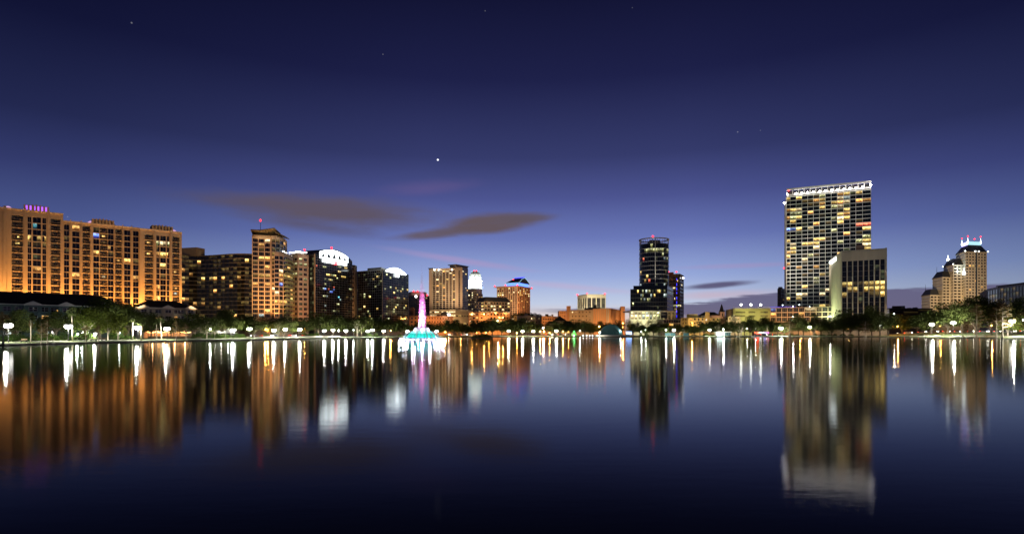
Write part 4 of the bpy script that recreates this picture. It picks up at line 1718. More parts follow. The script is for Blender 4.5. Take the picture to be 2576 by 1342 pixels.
# orange auditorium box
B = Building('orange_hall', 'big windowless orange-lit hall with stepped blocks above the band shell', P(1490, 600), seed=57)
a, b, c, d = P(1432, 612), P(1491, 600), P(1537, 592), P(1562, 640)
zt = Z(778.6, 606)
sm = [(Z(786, 605), Z(783.3, 605)), (Z(796, 605), Z(793, 605)), (Z(805, 605), Z(802.5, 605))]
B.facade(a, b, 1, zt, even((b - a).length, 6, 2.8), sm, 'tan_concrete', depth=.2, bar=0, nx=1, glass='glass_dark',
         lit=lambda ci, ri, r: 'lit_white' if (ci, ri) in ((0, 0), (1, 0), (3, 2), (5, 1)) else None)
B.plain([b, c], 1, Z(775.5, 596), 'orange_stucco')
B.plain([c, d], 1, Z(775.5, 596), 'orange_stucco')
e = P(1505, 660)
B.plain([d, e, P(1440, 660), a], 1, zt, 'orange_stucco')
B.roof([a, b, e, P(1440, 660)], zt - .3)
B.roof([b, c, d, e], Z(775.5, 596) - .3, 'roof_shingle')
B.block('end_slab', [P(1561, 628), P(1571.5, 632), P(1571.5, 668), P(1558, 665)], 1, Z(770, 630), 'orange_stucco')
u = (c - b).normalized()
L = (c - b).length
for k in range(9):
    B.bar('panel_rib', b, u, .25, .002, .28, 2, Z(776, 596) - .3, 'tan_concrete', start=.3 + (L - 1) * k / 8)
for k in range(2):
    B.bar('duct', b, u, .7, .3, 1.2, 2, Z(774, 596), 'pale_stone', start=L * .76 + k * 1.6)
B.block('stair_block', [P(1424.5, 622), P(1435, 620), P(1435, 640), P(1424.5, 640)], 1, Z(768.8, 620), 'orange_stucco')
pa, pb = P(1406, 622), P(1424.4, 621)
B.facade(pa, pb, 1, Z(781, 621), even((pb - pa).length, 3, 1.6), floors(Z(784, 621), 5, 3.4, 1.4), 'orange_stucco', depth=.2, bar=0)
B.plain([pa + Vector((0, 18)), pa], 1, Z(781, 621), 'orange_stucco')
B.roof([pa, pb, pb + Vector((0, 18)), pa + Vector((0, 18))], Z(781, 621) - .2)
for k, (x, w, h) in enumerate(((1476, 5, 3.0), (1487, 6, 3.6), (1496, 3.6, 6.4), (1505, 6, 3.2))):
    q = P(x, 620)
    m_ = MB()
    m_.box(q.x - w / 2, q.x + w / 2, q.y, q.y + 4, zt - .6, zt - .6 + h)
    part('roof_plant', m_, 'dark_metal', B.o)
B.finish()
for (x, p_, y_, tz) in ((1445, 11000, 578, 12), (1470, 10000, 575, 12), (1500, 17000, 568, 12), (1522, 26000, 562, 12), (1548, 42000, 585, 14), (1568, 42000, 605, 16), (1415, 22000, 590, 16)):
    q = P(x, y_)
    spot((q.x, q.y, 4), (q.x, q.y + 34, tz), p_, (1.0, .48, .16), R(110), .9, .6)

# cream office with tall dark window bays behind the hall
zt = Z(740, 705)
a, c, d = P(1452, 725), P(1475.5, 700), P(1523.5, 706)
B = Building('cream_bay_office', 'floodlit cream office with tall dark window bays behind the orange hall', c, seed=59)
zr = [(Z(779, 705) + 2, Z(749, 705))]
for (p_, r_, k) in ((a, c, 4), (c, d, 4)):
    B.facade(p_, r_, 1, zt, even((r_ - p_).length, k, 1.1, .9, .9), zr, 'cream_concrete', depth=.6, nx=3, ny=8, bar=.14, glass='glass_black',
             lit=lambda ci, ri, r: 'lit_dimgreen' if r.random() < .3 else None)
e = a + (d - c)
B.plain([d, e, a], 1, zt, 'cream_concrete')
B.roof([a, c, d, e], zt - .4)
for x, y_ in ((1452, 724), (1476, 701), (1521, 706)):
    q = P(x, y_)
    B.beacon(q.x, q.y, zt + .8, .8)
B.finish()
for x, y_ in ((1455, 690), (1475, 672), (1500, 676), (1520, 678)):
    q = P(x, y_)
    spot((q.x, q.y, 31), (q.x + 1, q.y + 30, 45), 30000, (1.0, .86, .55), R(95), .9, .5)

# band shell of nested arches
B = Building('band_shell', 'teal lakeside band shell of nested arches', P(1530, 480), 'band shell', seed=61)
q = P(1531, 484)
for k in range(6):
    r_ = 9.6 - k * .95
    dpt = 5.0 - k * 1.9
    m_ = MB()
    N_ = 18
    cx_ = q.x + 1.6 - k * .95
    for j in range(N_):
        a0_, a1_ = PI * j / N_, PI * (j + 1) / N_
        def pp(a_, rr, yy):
            return (cx_ + rr * math.cos(a_) * (1.0), q.y + yy, .9 + rr * .98 * math.sin(a_))
        y0, y1 = -3.4 + k * 1.5, -3.4 + (k + 1) * 1.5 + .25
        m_.hexa([pp(a0_, r_ - .75, y0), pp(a1_, r_ - .75, y0), pp(a1_, r_ - .75, y1), pp(a0_, r_ - .75, y1),
                 pp(a0_, r_, y0), pp(a1_, r_, y0), pp(a1_, r_, y1), pp(a0_, r_, y1)])
    if k < 5:
        rn, cn_ = r_ - .95, cx_ - .95
        yb_ = -3.4 + (k + 1) * 1.5 + .1
        for j in range(N_):
            a0_, a1_ = PI * j / N_, PI * (j + 1) / N_
            m_.face([(cx_ + (r_ - .1) * math.cos(a0_), q.y + yb_, .9 + (r_ - .1) * .98 * math.sin(a0_)), (cx_ + (r_ - .1) * math.cos(a1_), q.y + yb_, .9 + (r_ - .1) * .98 * math.sin(a1_)),
                     (cn_ + (rn - .4) * math.cos(a1_), q.y + yb_, .9 + (rn - .4) * .98 * math.sin(a1_)), (cn_ + (rn - .4) * math.cos(a0_), q.y + yb_, .9 + (rn - .4) * .98 * math.sin(a0_))])
    part('shell_arch', m_, 'shell_teal', B.o)
m_ = MB()
r_ = 4.6
m_.face([(q.x - 3.15 + r_ * math.cos(PI * j / 16), q.y + 5.6, .9 + r_ * math.sin(PI * j / 16)) for j in range(17)])
part('back_wall', m_, 'shell_teal', B.o)
m_ = MB()
m_.box(q.x - 12, q.x + 14, q.y - 9, q.y + 6, .3, 1.6)
part('stage', m_, 'path_concrete', B.o)
B.finish()

# round black glass tower on its podium
B = Building('round_glass_tower', 'round black glass tower with a ring-like crown on a dark podium', P(1645, 570), seed=63)
Yc = 585
q = P(1644.5, Yc)
rad = X(1680.5, Yc) - q.x
zt = Z(616, Yc)
zp_ = Z(718, 560)
NB = 40
rrow = floors(zt - .8, 14, 4.25, 3.6)


def round_lit(ci, ri, r):
    if ri == 1:
        return 'lit_office' if r.random() < .5 else None
    k = r.random()
    return r.choice(['lit_office', 'lit_yellow', 'lit_cool']) if k < .045 else (r.choice(['lit_blue', 'lit_red']) if k < .06 else ('lit_dimgreen' if k < .13 else None))


ringp = [Vector((q.x + rad * math.cos(2 * PI * k / NB), q.y + rad * math.sin(2 * PI * k / NB))) for k in range(NB + 1)]
for k in range(NB):
    a, b = ringp[k], ringp[k + 1]
    mid = (a + b) / 2 - q
    if mid.y < 4:
        B.facade(a, b, zp_ - 4, zt, even((b - a).length, 1, .14, .06, .06), rrow, 'mullion_dark', depth=.08, bar=0, glass='glass_black', lit=round_lit)
    else:
        B.plain([a, b], zp_ - 4, zt, 'mullion_dark')
for ri in range(14):
    m_ = MB()
    m_.lathe((q.x, q.y, rrow[ri][0] - .62), [(rad + .02, 0), (rad + .32, 0), (rad + .32, .3), (rad + .02, .3)], 48)
    part('floor_band', m_, 'mullion_white', B.o)
B.roof(ringp[:-1], zt)
m_ = MB()
zc_ = zt + 4.6
m_.lathe((q.x, q.y, 0), [(rad + .5, zc_), (rad + .5, zc_ + .8), (rad - .9, zc_ + .8), (rad - .9, zc_), (rad + .5, zc_)], 48)
part('crown_ring', m_, 'mullion_white', B.o)
for k in range(36):
    a_ = 2 * PI * k / 36
    m_ = MB()
    x_, y_ = q.x + rad * .985 * math.cos(a_), q.y + rad * .985 * math.sin(a_)
    m_.tube([(x_, y_, zt), (x_, y_, zc_)], .22, 5)
    part('crown_post', m_, 'mullion_white', B.o)
B.block('roof_house', [Vector((q.x - 5, q.y - 5)), Vector((q.x + 5, q.y - 5)), Vector((q.x + 5, q.y + 5)), Vector((q.x - 5, q.y + 5))], zt, zt + 4.2, 'grey_concrete')
B.beacon(q.x - 2, q.y - 4, Z(596, Yc), .9, 8)
B.bar('vertical_fin', Vector((q.x - 2.6, q.y - rad - .35)), Vector((1, 0)), .7, -.3, .3, zp_, zc_, 'mullion_white')
# podium
a, c, d = P(1585, 566), P(1678, 560), P(1693, 590)
prow = floors(Z(728, 562), 7, 4.0, 3.3)


def pod_lit(ci, ri, r):
    if ri == 0 and r.random() < .5:
        return r.choice(['lit_yellow', 'lit_office', 'lit_cool'])
    if ri in (1, 2) and r.random() < .16:
        return r.choice(['lit_office', 'lit_cool', 'lit_yellow'])
    if ri == 5 and ci < 4:
        return 'lit_yellow'
    return r.choice(['lit_office', 'lit_cool', 'lit_dimgreen', 'lit_dimgreen']) if r.random() < .1 else None


B.facade(a, c, Z(781, 562), Z(726, 562), even((c - a).length, 22, .14, .3, .3), prow, 'mullion_dark', depth=.08, bar=0, glass='glass_black', lit=pod_lit)
B.facade(c, d, Z(781, 562), Z(718, 562), even((d - c).length, 8, .14, .3, .3), floors(Z(720, 562), 8, 4.0, 3.3), 'mullion_grey', depth=.08, bar=0, glass='glass_teal',
         lit=chooser(.05, ['lit_dimgreen']))
e = a + (d - c)
B.plain([d, e, a], 1, Z(726, 562), 'mullion_dark')
B.roof([a, c, d, e], Z(726, 562) - .3)
ca = a + (c - a) * .085
B.block('podium_step', [ca, c - (c - a) * .001, c + (d - c) * .98, ca + (d - c) * .98], Z(726, 562) - .3, Z(717.5, 562), 'glass_black')
# open bright base: slabs, columns and glowing storeys
lo, hi = P(1584, 556), P(1700, 562)
ub = (hi - lo).normalized()
LBs = (hi - lo).length
z1_ = Z(781, 560)
B.bar('base_slab', lo, ub, LBs, -20, .8, z1_ - 1.2, z1_ - .05, 'cream_concrete')
for k in range(13):
    B.bar('column', lo, ub, .7, -.9, -.2, 1, z1_ - 1.2, 'cream_concrete', start=.5 + (LBs - 1.6) * k / 12)
for (ri, (za, zb2)) in enumerate(((Z(803, 560) + .3, Z(791, 560)), (Z(791, 560) + .5, z1_ - 1.4))):
    for k in range(12):
        f = k / 11
        key = 'lit_bright' if .22 < f < .74 else ('lit_white' if f < .8 else 'lit_dim')
        if B.rng.random() < .15:
            key = 'lit_cool'
        p_ = lo + ub * (.6 + (LBs - 1.6) * (k + .5) / 12) - Vector((ub.y, -ub.x)) * 1.4
        B.win.append((key, 20, p_.x, p_.y, za, math.atan2(ub.y, ub.x), (LBs - 1.6) / 12 - .8, zb2 - za, 3, 2, .12, 'glass_dark', 'mullion_grey'))
B.plain([lo - Vector((ub.y, -ub.x)) * 1.6, hi - Vector((ub.y, -ub.x)) * 1.6], 1, z1_, 'cream_concrete')
B.bar('mid_slab', lo, ub, LBs, -1.3, .3, Z(791, 560) + .02, Z(791, 560) + .45, 'cream_concrete')
B.finish()
for x in (1610, 1640, 1665):
    q2 = P(x, 540)
    spot((q2.x, q2.y, 9), (q2.x, q2.y + 24, 14), 22000, (1.0, 1.0, .6), R(100), .9, .5)

for x in (1622, 1645, 1668):  # spots added on the podium to bring out the round floor bands
    q2 = P(x, 563.5)
    spot((q2.x, q2.y, zp_ + 1), (q2.x, q2.y + 8, zp_ + 30), 5000, (1.0, .93, .8), R(80), .9, .3)

# brown tower beside it
zt = Z(689, 650)
a, c, d = P(1676, 652), P(1710, 645), P(1719.5, 668)
B = corner_block('brown_office_tower', 'dark brown office tower with a vertical blue light strip beside the round glass tower', a, c, d, zt, 9, 3, floors(zt - 3, 20, 3.9, 2.2), 'brown_panel',
                 lambda ci, ri, r: ('lit_bright' if ri in (8, 14) and ci > 3 else (r.choice(['lit_yellow', 'lit_warm', 'lit_white']) if r.random() < (.28 if ri in (1, 2, 3, 9, 11) else .06) else None)),
                 67, gap=.7, depth=.3, glass='glass_black', bar=0)
u = (c - a).normalized()
s_ = uat(a, c, 1702.5)
for k in range(15):
    z_ = zt - 5 - k * 5.0
    B.bar('blue_strip', a, u, .4, .05, .35, z_ - (3.2 if k % 3 else 2.2), z_, 'e_bluestrip', start=s_ - .45, label='blue light strip')
q = P(1715, 655)
m_ = MB()
m_.ball((q.x + 1, q.y - 1, zt - 4), 1.1, 10, 6)
part('wall_sign', m_, 'e_white', B.o, label='round white lit sign near the top')
for x in (1681, 1701):
    q = P(x, 648)
    B.beacon(q.x, q.y, zt + 2.4, .7, 2.6)
B.block('roof_house', [P(1681, 652), P(1694, 650), P(1694, 658), P(1681, 660)], zt - .4, zt + 2.2, 'brown_panel')
B.finish()

# yellow low blocks
zt = Z(798, 545)
B = corner_block('yellow_block', 'yellow-lit stepped low block with a square stair tower', P(1712, 556), P(1730, 545), P(1812, 560), zt, 2, 8, floors(zt - .8, 3, 3.6, 1.6), 'yellow_stucco',
                 chooser(.22, ['lit_warm', 'lit_yellow']), 71, gap=2.6)
B.block('stair_tower', [P(1773, 552), P(1784.5, 553), P(1784.5, 560), P(1773, 560)], zt - 1, Z(783.6, 552), 'yellow_stucco')
B.block('roof_box', [P(1727, 552), P(1754, 553), P(1754, 562), P(1727, 562)], zt - .6, Z(789.5, 552), 'olive_panel')
B.finish()
for x in (1720, 1742, 1765, 1790, 1806):
    q = P(x, 526)
    spot((q.x, q.y, 4), (q.x, q.y + 22, 12), 8000, (1.0, .62, .24), R(110), .9, .5)
B = Building('dark_glass_annex', 'low dark glazed annex between the round glass tower and the yellow block', P(1698, 530), seed=73)
a, c = P(1669, 530), P(1712, 532)
B.facade(a, c, 1, Z(802, 530), even((c - a).length, 7, .3), floors(Z(804, 530), 3, 3.4, 2.7), 'mullion_grey', depth=.1, bar=.06, nx=2, glass='glass_black', lit=chooser(.25, ['lit_warm', 'lit_yellow']))
pts = back([a, c], 14)
B.plain(pts[1:] + [a], 1, Z(802, 530), 'grey_concrete')
B.roof(pts, Z(802, 530) - .2)
B.finish()

# church with a dark spire
B = Building('church', 'small church with a dark pointed spire right of the yellow block', P(1814.5, 600), 'church', seed=79)
q = P(1814.7, 600)
m_ = MB()
m_.box(q.x - 2.4, q.x + 2.4, q.y - 2.4, q.y + 2.4, 1, Z(784, 600))
part('tower', m_, 'peach_frame', B.o)
m_ = MB()
zb = Z(784, 600)
m_.lathe((q.x, q.y, zb), [(3.0, 0), (2.6, .3), (2.1, 2.0), (1.0, 6.0), (.12, Z(764, 600) - zb)], 8)
part('spire', m_, 'roof_shingle', B.o)
for s_ in (-1, 1):
    m_ = MB()
    m_.lathe((q.x + s_ * 2.1, q.y - 2.1, zb), [(.5, 0), (.35, 1), (.02, 2.4)], 6)
    part('pinnacle', m_, 'roof_shingle', B.o)
B.win.append((None, 2, q.x, q.y - 2.42, zb - 4.5, 0, 1.2, 3.0, 1, 1, 0, 'glass_dark', 'mullion_grey'))
m_ = MB()
x0_, x1_, y0_, y1_ = q.x - 22, q.x - 3, q.y - 4, q.y + 8
zz = Z(793, 600)
m_.box(x0_, x1_, y0_, y1_, 1, zz)
part('nave', m_, 'peach_frame', B.o)
m_ = MB()
m_.hexa([(x0_ - .5, y0_ - .6, zz), (x1_ + .2, y0_ - .6, zz), (x1_ + .2, y1_ + .6, zz), (x0_ - .5, y1_ + .6, zz),
         (x0_ + 5, q.y + 1.8, zz + 3.6), (x1_ - 4, q.y + 1.8, zz + 3.6), (x1_ - 4, q.y + 2.2, zz + 3.6), (x0_ + 5, q.y + 2.2, zz + 3.6)])
part('roof', m_, 'roof_shingle', B.o)
B.finish()
q = P(1812, 575)
spot((q.x, q.y, 10), (*P(1814, 600), 22), 16000, (1.0, .55, .3), R(60), .9, .5)
B = corner_block('brick_townhouse', 'dim reddish low house with a dark roof right of the church spire', P(1822, 572), P(1830, 562), P(1862, 566), Z(796, 565), 1, 4, floors(Z(799, 565), 3, 3.6, 1.7), 'peach_frame',
                 chooser(.2, ['lit_warm']), 81, gap=1.8, roofm='roof_shingle')
B.finish()

# olive parking garage with roof floodlights
zt = Z(775, 575)
B = Building('parking_garage', 'olive-lit parking garage with three floodlights on its roof', P(1890, 575), seed=83)
a, c = P(1843.5, 578), P(1937, 572)
L = (c - a).length
B.facade(a, c, 1, zt, [(L * .07, L * .33), (L * .42, L * .60), (L * .74, L * .94)], [(Z(786.5, 575), Z(782.5, 575)), (Z(796, 575), Z(792, 575))], 'olive_panel', depth=.5, nx=12, ny=4, bar=.1,
         glass='lit_dim', frame='olive_panel')
pts = back([a, c], 40)
B.plain(pts[1:] + [a], 1, zt, 'olive_panel')
B.roof(pts, zt - 1.0)
u = (c - a).normalized()
for k in range(24):
    B.bar('parapet_post', a, u, .2, -.4, -.2, zt, zt + .9, 'white_trim', start=.4 + (L - 1) * k / 23)
B.bar('parapet_rail', a, u, L, -.42, -.2, zt + .9, zt + 1.05, 'white_trim')
B.finish()
for k, x in enumerate((1863.4, 1888, 1912.5)):
    q = P(x, 586)
    zz = Z(766, 586)
    o = thing('roof_floodlight', ['left floodlight on a short pole on the olive garage roof', 'middle floodlight on a short pole on the olive garage roof',
                                  'right floodlight on a short pole on the olive garage roof'][k], 'floodlight', (q.x, q.y, zt - 1), 'garage roof floodlights')
    m_ = MB()
    m_.tube([(q.x, q.y, zt - 1), (q.x, q.y, zz)], .12, 6)
    part('pole', m_, 'dark_metal', o)
    m_ = MB()
    m_.ball((q.x, q.y - .2, zz), .95, 10, 6)
    part('lamp_head', m_, 'e_flood', o)
for x in (1855, 1885, 1915):
    q = P(x, 545)
    spot((q.x, q.y, 8), (q.x, q.y + 28, 20), 20000, (1.0, .92, .42), R(110), .9, .5)

# small dark tower left of the big glass tower
B = corner_block('slim_dark_tower', 'small dark tower peeping out left of the tall glass condominium', P(1955, 705), P(1964, 700), P(1973, 708), Z(724.6, 700), 2, 2, floors(Z(727, 700), 13, 3.8, 2.2), 'brown_panel',
                 chooser(.03, ['lit_dim']), 87, gap=.8, glass='glass_black')
B.finish()

# ================================================================== the right-hand group
# tall white-framed glass condominium
B = Building('tall_glass_condominium', 'tallest tower, a white-gridded glass condominium with lamps along its roof', P(2080, 598.4), seed=91)
B.CAP = 340
a, c = P(1978, 610.6), P(2190.5, 577.6)
u = (c - a).normalized()
n = Vector((u.y, -u.x))
zx = [218, 245, 293, 340, 387, 433, 482, 530, 578, 627, 678, 730, 778, 832, 893]
px_ = [1911.1 + z / 3.227 for z in zx]
us_ = [max(0, uat(a, c, p)) for p in px_]
us_[0], us_[-1] = 0.0, (c - a).length
cols = [(u0 + .18, u1 - .18, 'w') for u0, u1 in zip(us_, us_[1:])]
grow = floors(144.12, 33, 3.99, 3.5)


def big_lit(ci, ri, r):
    if (ci, ri) in BL:
        return BL[(ci, ri)]
    k = r.random()
    p_ = .26 if ci in (0, 5, 6, 9, 10) else .13
    if k < p_:
        return r.choice(['lit_warm', 'lit_yellow', 'lit_yellow', 'lit_white', 'lit_office'])
    if k < p_ + .12:
        return r.choice(['lit_dim', 'lit_dimgreen'])
    return None


BL = {(0, 3): 'lit_warm', (1, 3): 'lit_yellow', (2, 3): 'lit_white', (0, 5): 'lit_warm', (1, 5): 'lit_bright', (2, 5): 'lit_yellow', (1, 6): 'lit_yellow', (0, 8): 'lit_blue', (1, 8): 'lit_blue',
      (9, 0): 'lit_warm', (10, 1): 'lit_cool', (9, 1): 'lit_white', (10, 0): 'lit_yellow', (9, 2): 'lit_warm', (10, 2): 'lit_white', (12, 8): 'lit_red', (13, 8): 'lit_red', (12, 2): 'lit_warm',
      (13, 2): 'lit_warm', (12, 12): 'lit_office', (13, 12): 'lit_yellow', (12, 14): 'lit_yellow', (13, 14): 'lit_yellow', (4, 12): 'lit_yellow', (5, 12): 'lit_yellow', (3, 12): 'lit_yellow',
      (1, 12): 'lit_white', (1, 13): 'lit_yellow', (0, 14): 'lit_warm', (1, 14): 'lit_yellow', (2, 25): 'lit_white', (3, 25): 'lit_white', (2, 26): 'lit_yellow', (12, 0): 'lit_yellow', (5, 1): 'lit_warm',
      (6, 1): 'lit_yellow', (6, 2): 'lit_warm', (8, 3): 'lit_office', (9, 3): 'lit_white', (10, 4): 'lit_yellow', (9, 5): 'lit_yellow', (9, 6): 'lit_white', (9, 7): 'lit_yellow'}
B.facade(a, c, 1, 146.07, cols, grow, 'mullion_white', depth=.45, nx=3, ny=1, bar=.06, glass='glass_teal', frame='mullion_dark', lit=big_lit)
e = P(1972.5, 644.8)
B.facade(e, a, 1, 146.07, even((a - e).length, 4, .5), grow, 'mullion_white', depth=.3, bar=0, glass='glass_blue', lit=chooser(.03, ['lit_dim']))
f_ = c + (e - a)
B.plain([c, f_, e], 1, 146.07, 'mullion_white')
B.roof([a, c, f_, e], 145.34)
# balcony slabs that stand proud on every floor of the outer bays
for ri in range(33):
    z = grow[ri][0]
    for (s0, s1) in ((us_[0], us_[2]), (us_[12], us_[14])):
        B.bar('balcony_slab', a, u, s1 - s0, .002, .8, z - .32, z - .06, 'mullion_white', start=s0)
# arcade crown
L = (c - a).length
B.bar('crown_beam', a, u, L, -1.2, .5, 151.45, 153.16, 'white_trim')
B.bar('crown_base', a, u, L, -1.0, .3, 145.71, 147.05, 'white_trim')
for k in range(15):
    B.bar('crown_post', a, u, .7, -1.0, .2, 147.05, 151.45, 'white_trim', start=(L - .7) * k / 14)
B.bar('crown_wall', a, u, L - 2, -6, -5.4, 145.34, 151.69, 'mullion_dark', start=1)
lampx = [220, 293, 340, 387, 433, 482, 530, 583, 627, 678, 728, 779, 830]
for k, z in enumerate(lampx):
    s_ = uat(a, c, 1911.1 + z / 3.227)
    q = a + u * max(.5, min(L - .5, s_)) + n * 1.0
    m_ = MB()
    m_.ball((q.x, q.y, 147.29), .62, 8, 5)
    part('crown_lamp', m_, 'e_roofflood', B.o, label='white lamp along the roof crown')
for (px, py, yy) in ((2189.5, 465, 471), (1972.5, 511, 503)):
    q = P(px, yy * 1.221)
    m_ = MB()
    m_.ball((q.x, q.y, Z(py, yy * 1.221)), .85, 8, 5)
    part('corner_lamp', m_, 'e_roofflood', B.o, label='bright lamp at the roof corner')
    m_ = MB()
    m_.tube([(q.x, q.y, Z(py, yy * 1.221) - .5), (q.x + (-1 if px > 2000 else 2.5), q.y + 1.5, Z(py, yy * 1.221) - 1.5)], .15, 6)
    part('lamp_arm', m_, 'dark_metal', B.o)
for (px, py, yy) in ((1983, 479, 500), (2155, 460, 478), (1971.5, 674, 505)):
    q = P(px, yy * 1.221)
    B.beacon(q.x, q.y, Z(py, yy * 1.221), .75)
# podium in peach frames
pa, pc = P(1937, 595.9), P(2098, 569.1)
Lp = (pc - pa).length
zpod = Z(772, 583.7)
B.facade(pa, pc, 1, zpod, even(Lp, 11, .7, .6, .6), floors(zpod - .8, 5, 4.7, 3.7), 'peach_frame', depth=.6, nx=3, ny=2, bar=.09, frame='mullion_white', glass='glass_dark',
         lit=lambda ci, ri, r: ('lit_blue' if (ci, ri) == (0, 0) else (r.choice(['lit_warm', 'lit_yellow', 'lit_white']) if r.random() < .22 else ('lit_dim' if r.random() < .25 else None))))
up = (pc - pa).normalized()
np_ = Vector((up.y, -up.x))
B.plain([pc, pc - np_ * 30, pa - np_ * 30, pa], 1, zpod, 'peach_frame')
B.roof([pa, pc, pc - np_ * 30, pa - np_ * 30], zpod - .4)
m_ = MB()
for k in range(30):
    q = pa + up * (Lp * .4 * k / 29) + np_ * .3
    m_.ball((q.x, q.y, zpod + .6 + .25 * math.sin(k * 1.7)), .22, 6, 4)
part('string_light', m_, 'e_bluestrip', B.o, label='blue string of lights along the podium edge')
for (px, py) in ((1968, 767), (1994, 770), (2010, 766), (2036, 771)):
    q = P(px, 600.8)
    m_ = MB()
    m_.ball((q.x, q.y, Z(py, 600.8)), .55, 8, 5)
    part('terrace_lamp', m_, 'e_lampsmall', B.o, label='lamp on the podium terrace')
B.finish()
for x in (1950, 1985, 2020, 2055):
    q = P(x, 564.2)
    spot((q.x, q.y, 4), (q.x + 1, q.y + 20, 16), 15400, (1.0, .5, .2), R(110), .9, .5)
for x in (1990, 2020, 2050):
    q = P(x, 583.7)
    spot((q.x, q.y, 25), (q.x, q.y + 16, 69), 9900, (1.0, .7, .42), R(70), .9, .5)

# pale office with dark window strips
B = Building('pale_strip_office', 'pale concrete office with tall dark window strips in front of the tallest tower', P(2160, 525.1), seed=93)
a, c, d = P(2085, 583.7), P(2117, 515.3), P(2230.5, 498.2)
zt = 75.25
B.plain([a, c], 1, zt, 'cream_concrete')
u = (d - c).normalized()
L = (d - c).length
strips_x = [(667, 703), (712, 747), (757, 790), (800, 835), (845, 878), (888, 922), (934, 968), (979, 1014)]
cols = [(uat(c, d, 1911.1 + x0 / 3.227), uat(c, d, 1911.1 + x1 / 3.227), 'w') for x0, x1 in strips_x]
prow = floors(65.97, 13, 4.54, 4.47)


def strip_lit(ci, ri, r):
    if ri == 4:
        return 'lit_yellow' if ci in (0, 1, 4, 5, 6, 7) else ('lit_dim' if ci in (2, 3) else None)
    if ri == 5:
        return 'lit_yellow' if ci in (1, 2, 4, 5, 6, 7) else None
    if ri == 6:
        return 'lit_yellow' if ci in (0, 7) else ('lit_dim' if ci in (3, 5, 6) else None)
    return 'lit_dimgreen' if r.random() < .06 else None


B.facade(c, d, 1, zt, cols, prow, 'cream_concrete', depth=.3, nx=2, ny=1, bar=.05, glass='glass_black', frame='mullion_dark', lit=strip_lit)
for ri, (za, zb) in enumerate(prow):
    for (u0, u1, k) in cols:
        m_ = None
for (u0, u1, k) in cols:
    B.bar('fin', c, u, .3, .002, .45, 2, zt, 'cream_concrete', start=u0 - .6)
B.bar('fin', c, u, 1.6, .002, .45, 2, zt + .3, 'cream_concrete', start=L - 1.7)
e = a + (d - c)
B.plain([d, e, a], 1, zt, 'cream_concrete')
B.roof([a, c, d, e], zt - .5)
B.block('roof_house', [P(2152, 537.3), P(2174, 533.6), P(2174, 552.0), P(2152, 556.8)], zt - .5, Z(617, 537.3), 'brown_panel')
ul = (c - a).normalized()
nl = Vector((ul.y, -ul.x))
s0, s1 = uat(a, c, 2090), uat(a, c, 2103)
m_ = MB()
p0_, p1_ = a + ul * s0 + nl * .3, a + ul * s1 + nl * .3
m_.tube([(p0_.x, p0_.y, Z(660, p0_.y)), (p1_.x, p1_.y, Z(650.5, p1_.y))], 1.5, 8)
part('wall_sign', m_, 'e_sign', B.o, label='slanting white lit wall sign')
for k in range(2):
    z = 20 + k * 14
B.finish()
for (f_, p_) in ((.3, 110000), (.5, 80000), (.75, 50000), (.95, 22000)):
    tt = a + ul * ((c - a).length * f_)
    q = tt + nl * 7
    spot((q.x, q.y, 3), (tt.x, tt.y, 30), p_, (.80, 1.0, .50), R(95), .9, .4)
for k in range(9):
    q = c + u * (L * (k + .3) / 9) + Vector((u.y, -u.x)) * 5
    spot((q.x, q.y, 4), (q.x - u.y * 4, q.y + u.x * 4, 34), 1500, (.95, .98, .66), R(75), .9, .3)
# spots added at roof height to brighten the white grid of the tall tower
for (x, y_, z_, tx, ty, tz, p_) in ((1905, 592, 31, 2040, 600, 70, 130000), (1925, 592, 31, 2100, 592, 105, 170000), (1915, 592, 31, 2010, 606, 120, 140000),
                                    (2120, 522, 79, 2140, 585, 125, 17000), (2150, 512, 79, 2172, 580, 122, 17000), (2098, 545, 74, 2110, 590, 110, 12000)):
    q = P(x, y_)
    spot((q.x, q.y, z_), (*P(tx, ty), tz), p_, (1.0, .90, .76), R(58), .9, .8)

# far low office behind the trees
B = corner_block('low_striped_office', 'low dim office with horizontal bands right of the pale strip office', P(2225, 660), P(2236, 640), P(2345, 650), Z(774, 640), 1, 3,
                 [(Z(780, 640), Z(777.5, 640)), (Z(787, 640), Z(783, 640)), (Z(794, 640), Z(790, 640))], 'brown_panel', chooser(.1, ['lit_dim']), 97, gap=.4, glass='glass_black')
B.block('roof_house', [P(2243, 660), P(2276, 655), P(2276, 670), P(2243, 672)], Z(774, 640) - .5, Z(768.5, 655), 'brown_panel')
B.finish()

# postmodern stepped tower with lantern roofs
B = Building('stepped_lantern_tower', 'stepped stone tower with dark hipped roofs, white spires and red beacons at the right', P(2440, 800), seed=101)
B.CAP = 300


def hip(pts, z, h, inset, mat='roof_slate'):
    m_ = MB()
    ctr = sum(pts, Vector((0, 0))) / len(pts)
    r_ = [k + (ctr - k) * inset for k in pts]
    k_ = len(pts)
    for i in range(k_):
        j = (i + 1) % k_
        m_.face([(pts[i].x, pts[i].y, z), (pts[j].x, pts[j].y, z), (r_[j].x, r_[j].y, z + h), (r_[i].x, r_[i].y, z + h)])
    m_.face([(k.x, k.y, z + h) for k in r_])
    m_.face([(k.x, k.y, z) for k in pts][::-1])
    part('hipped_roof', m_, mat, B.o)
    return r_


def stone_lit(ci, ri, r):
    k = r.random()
    return r.choice(['lit_yellow', 'lit_warm', 'lit_office']) if k < .10 else None


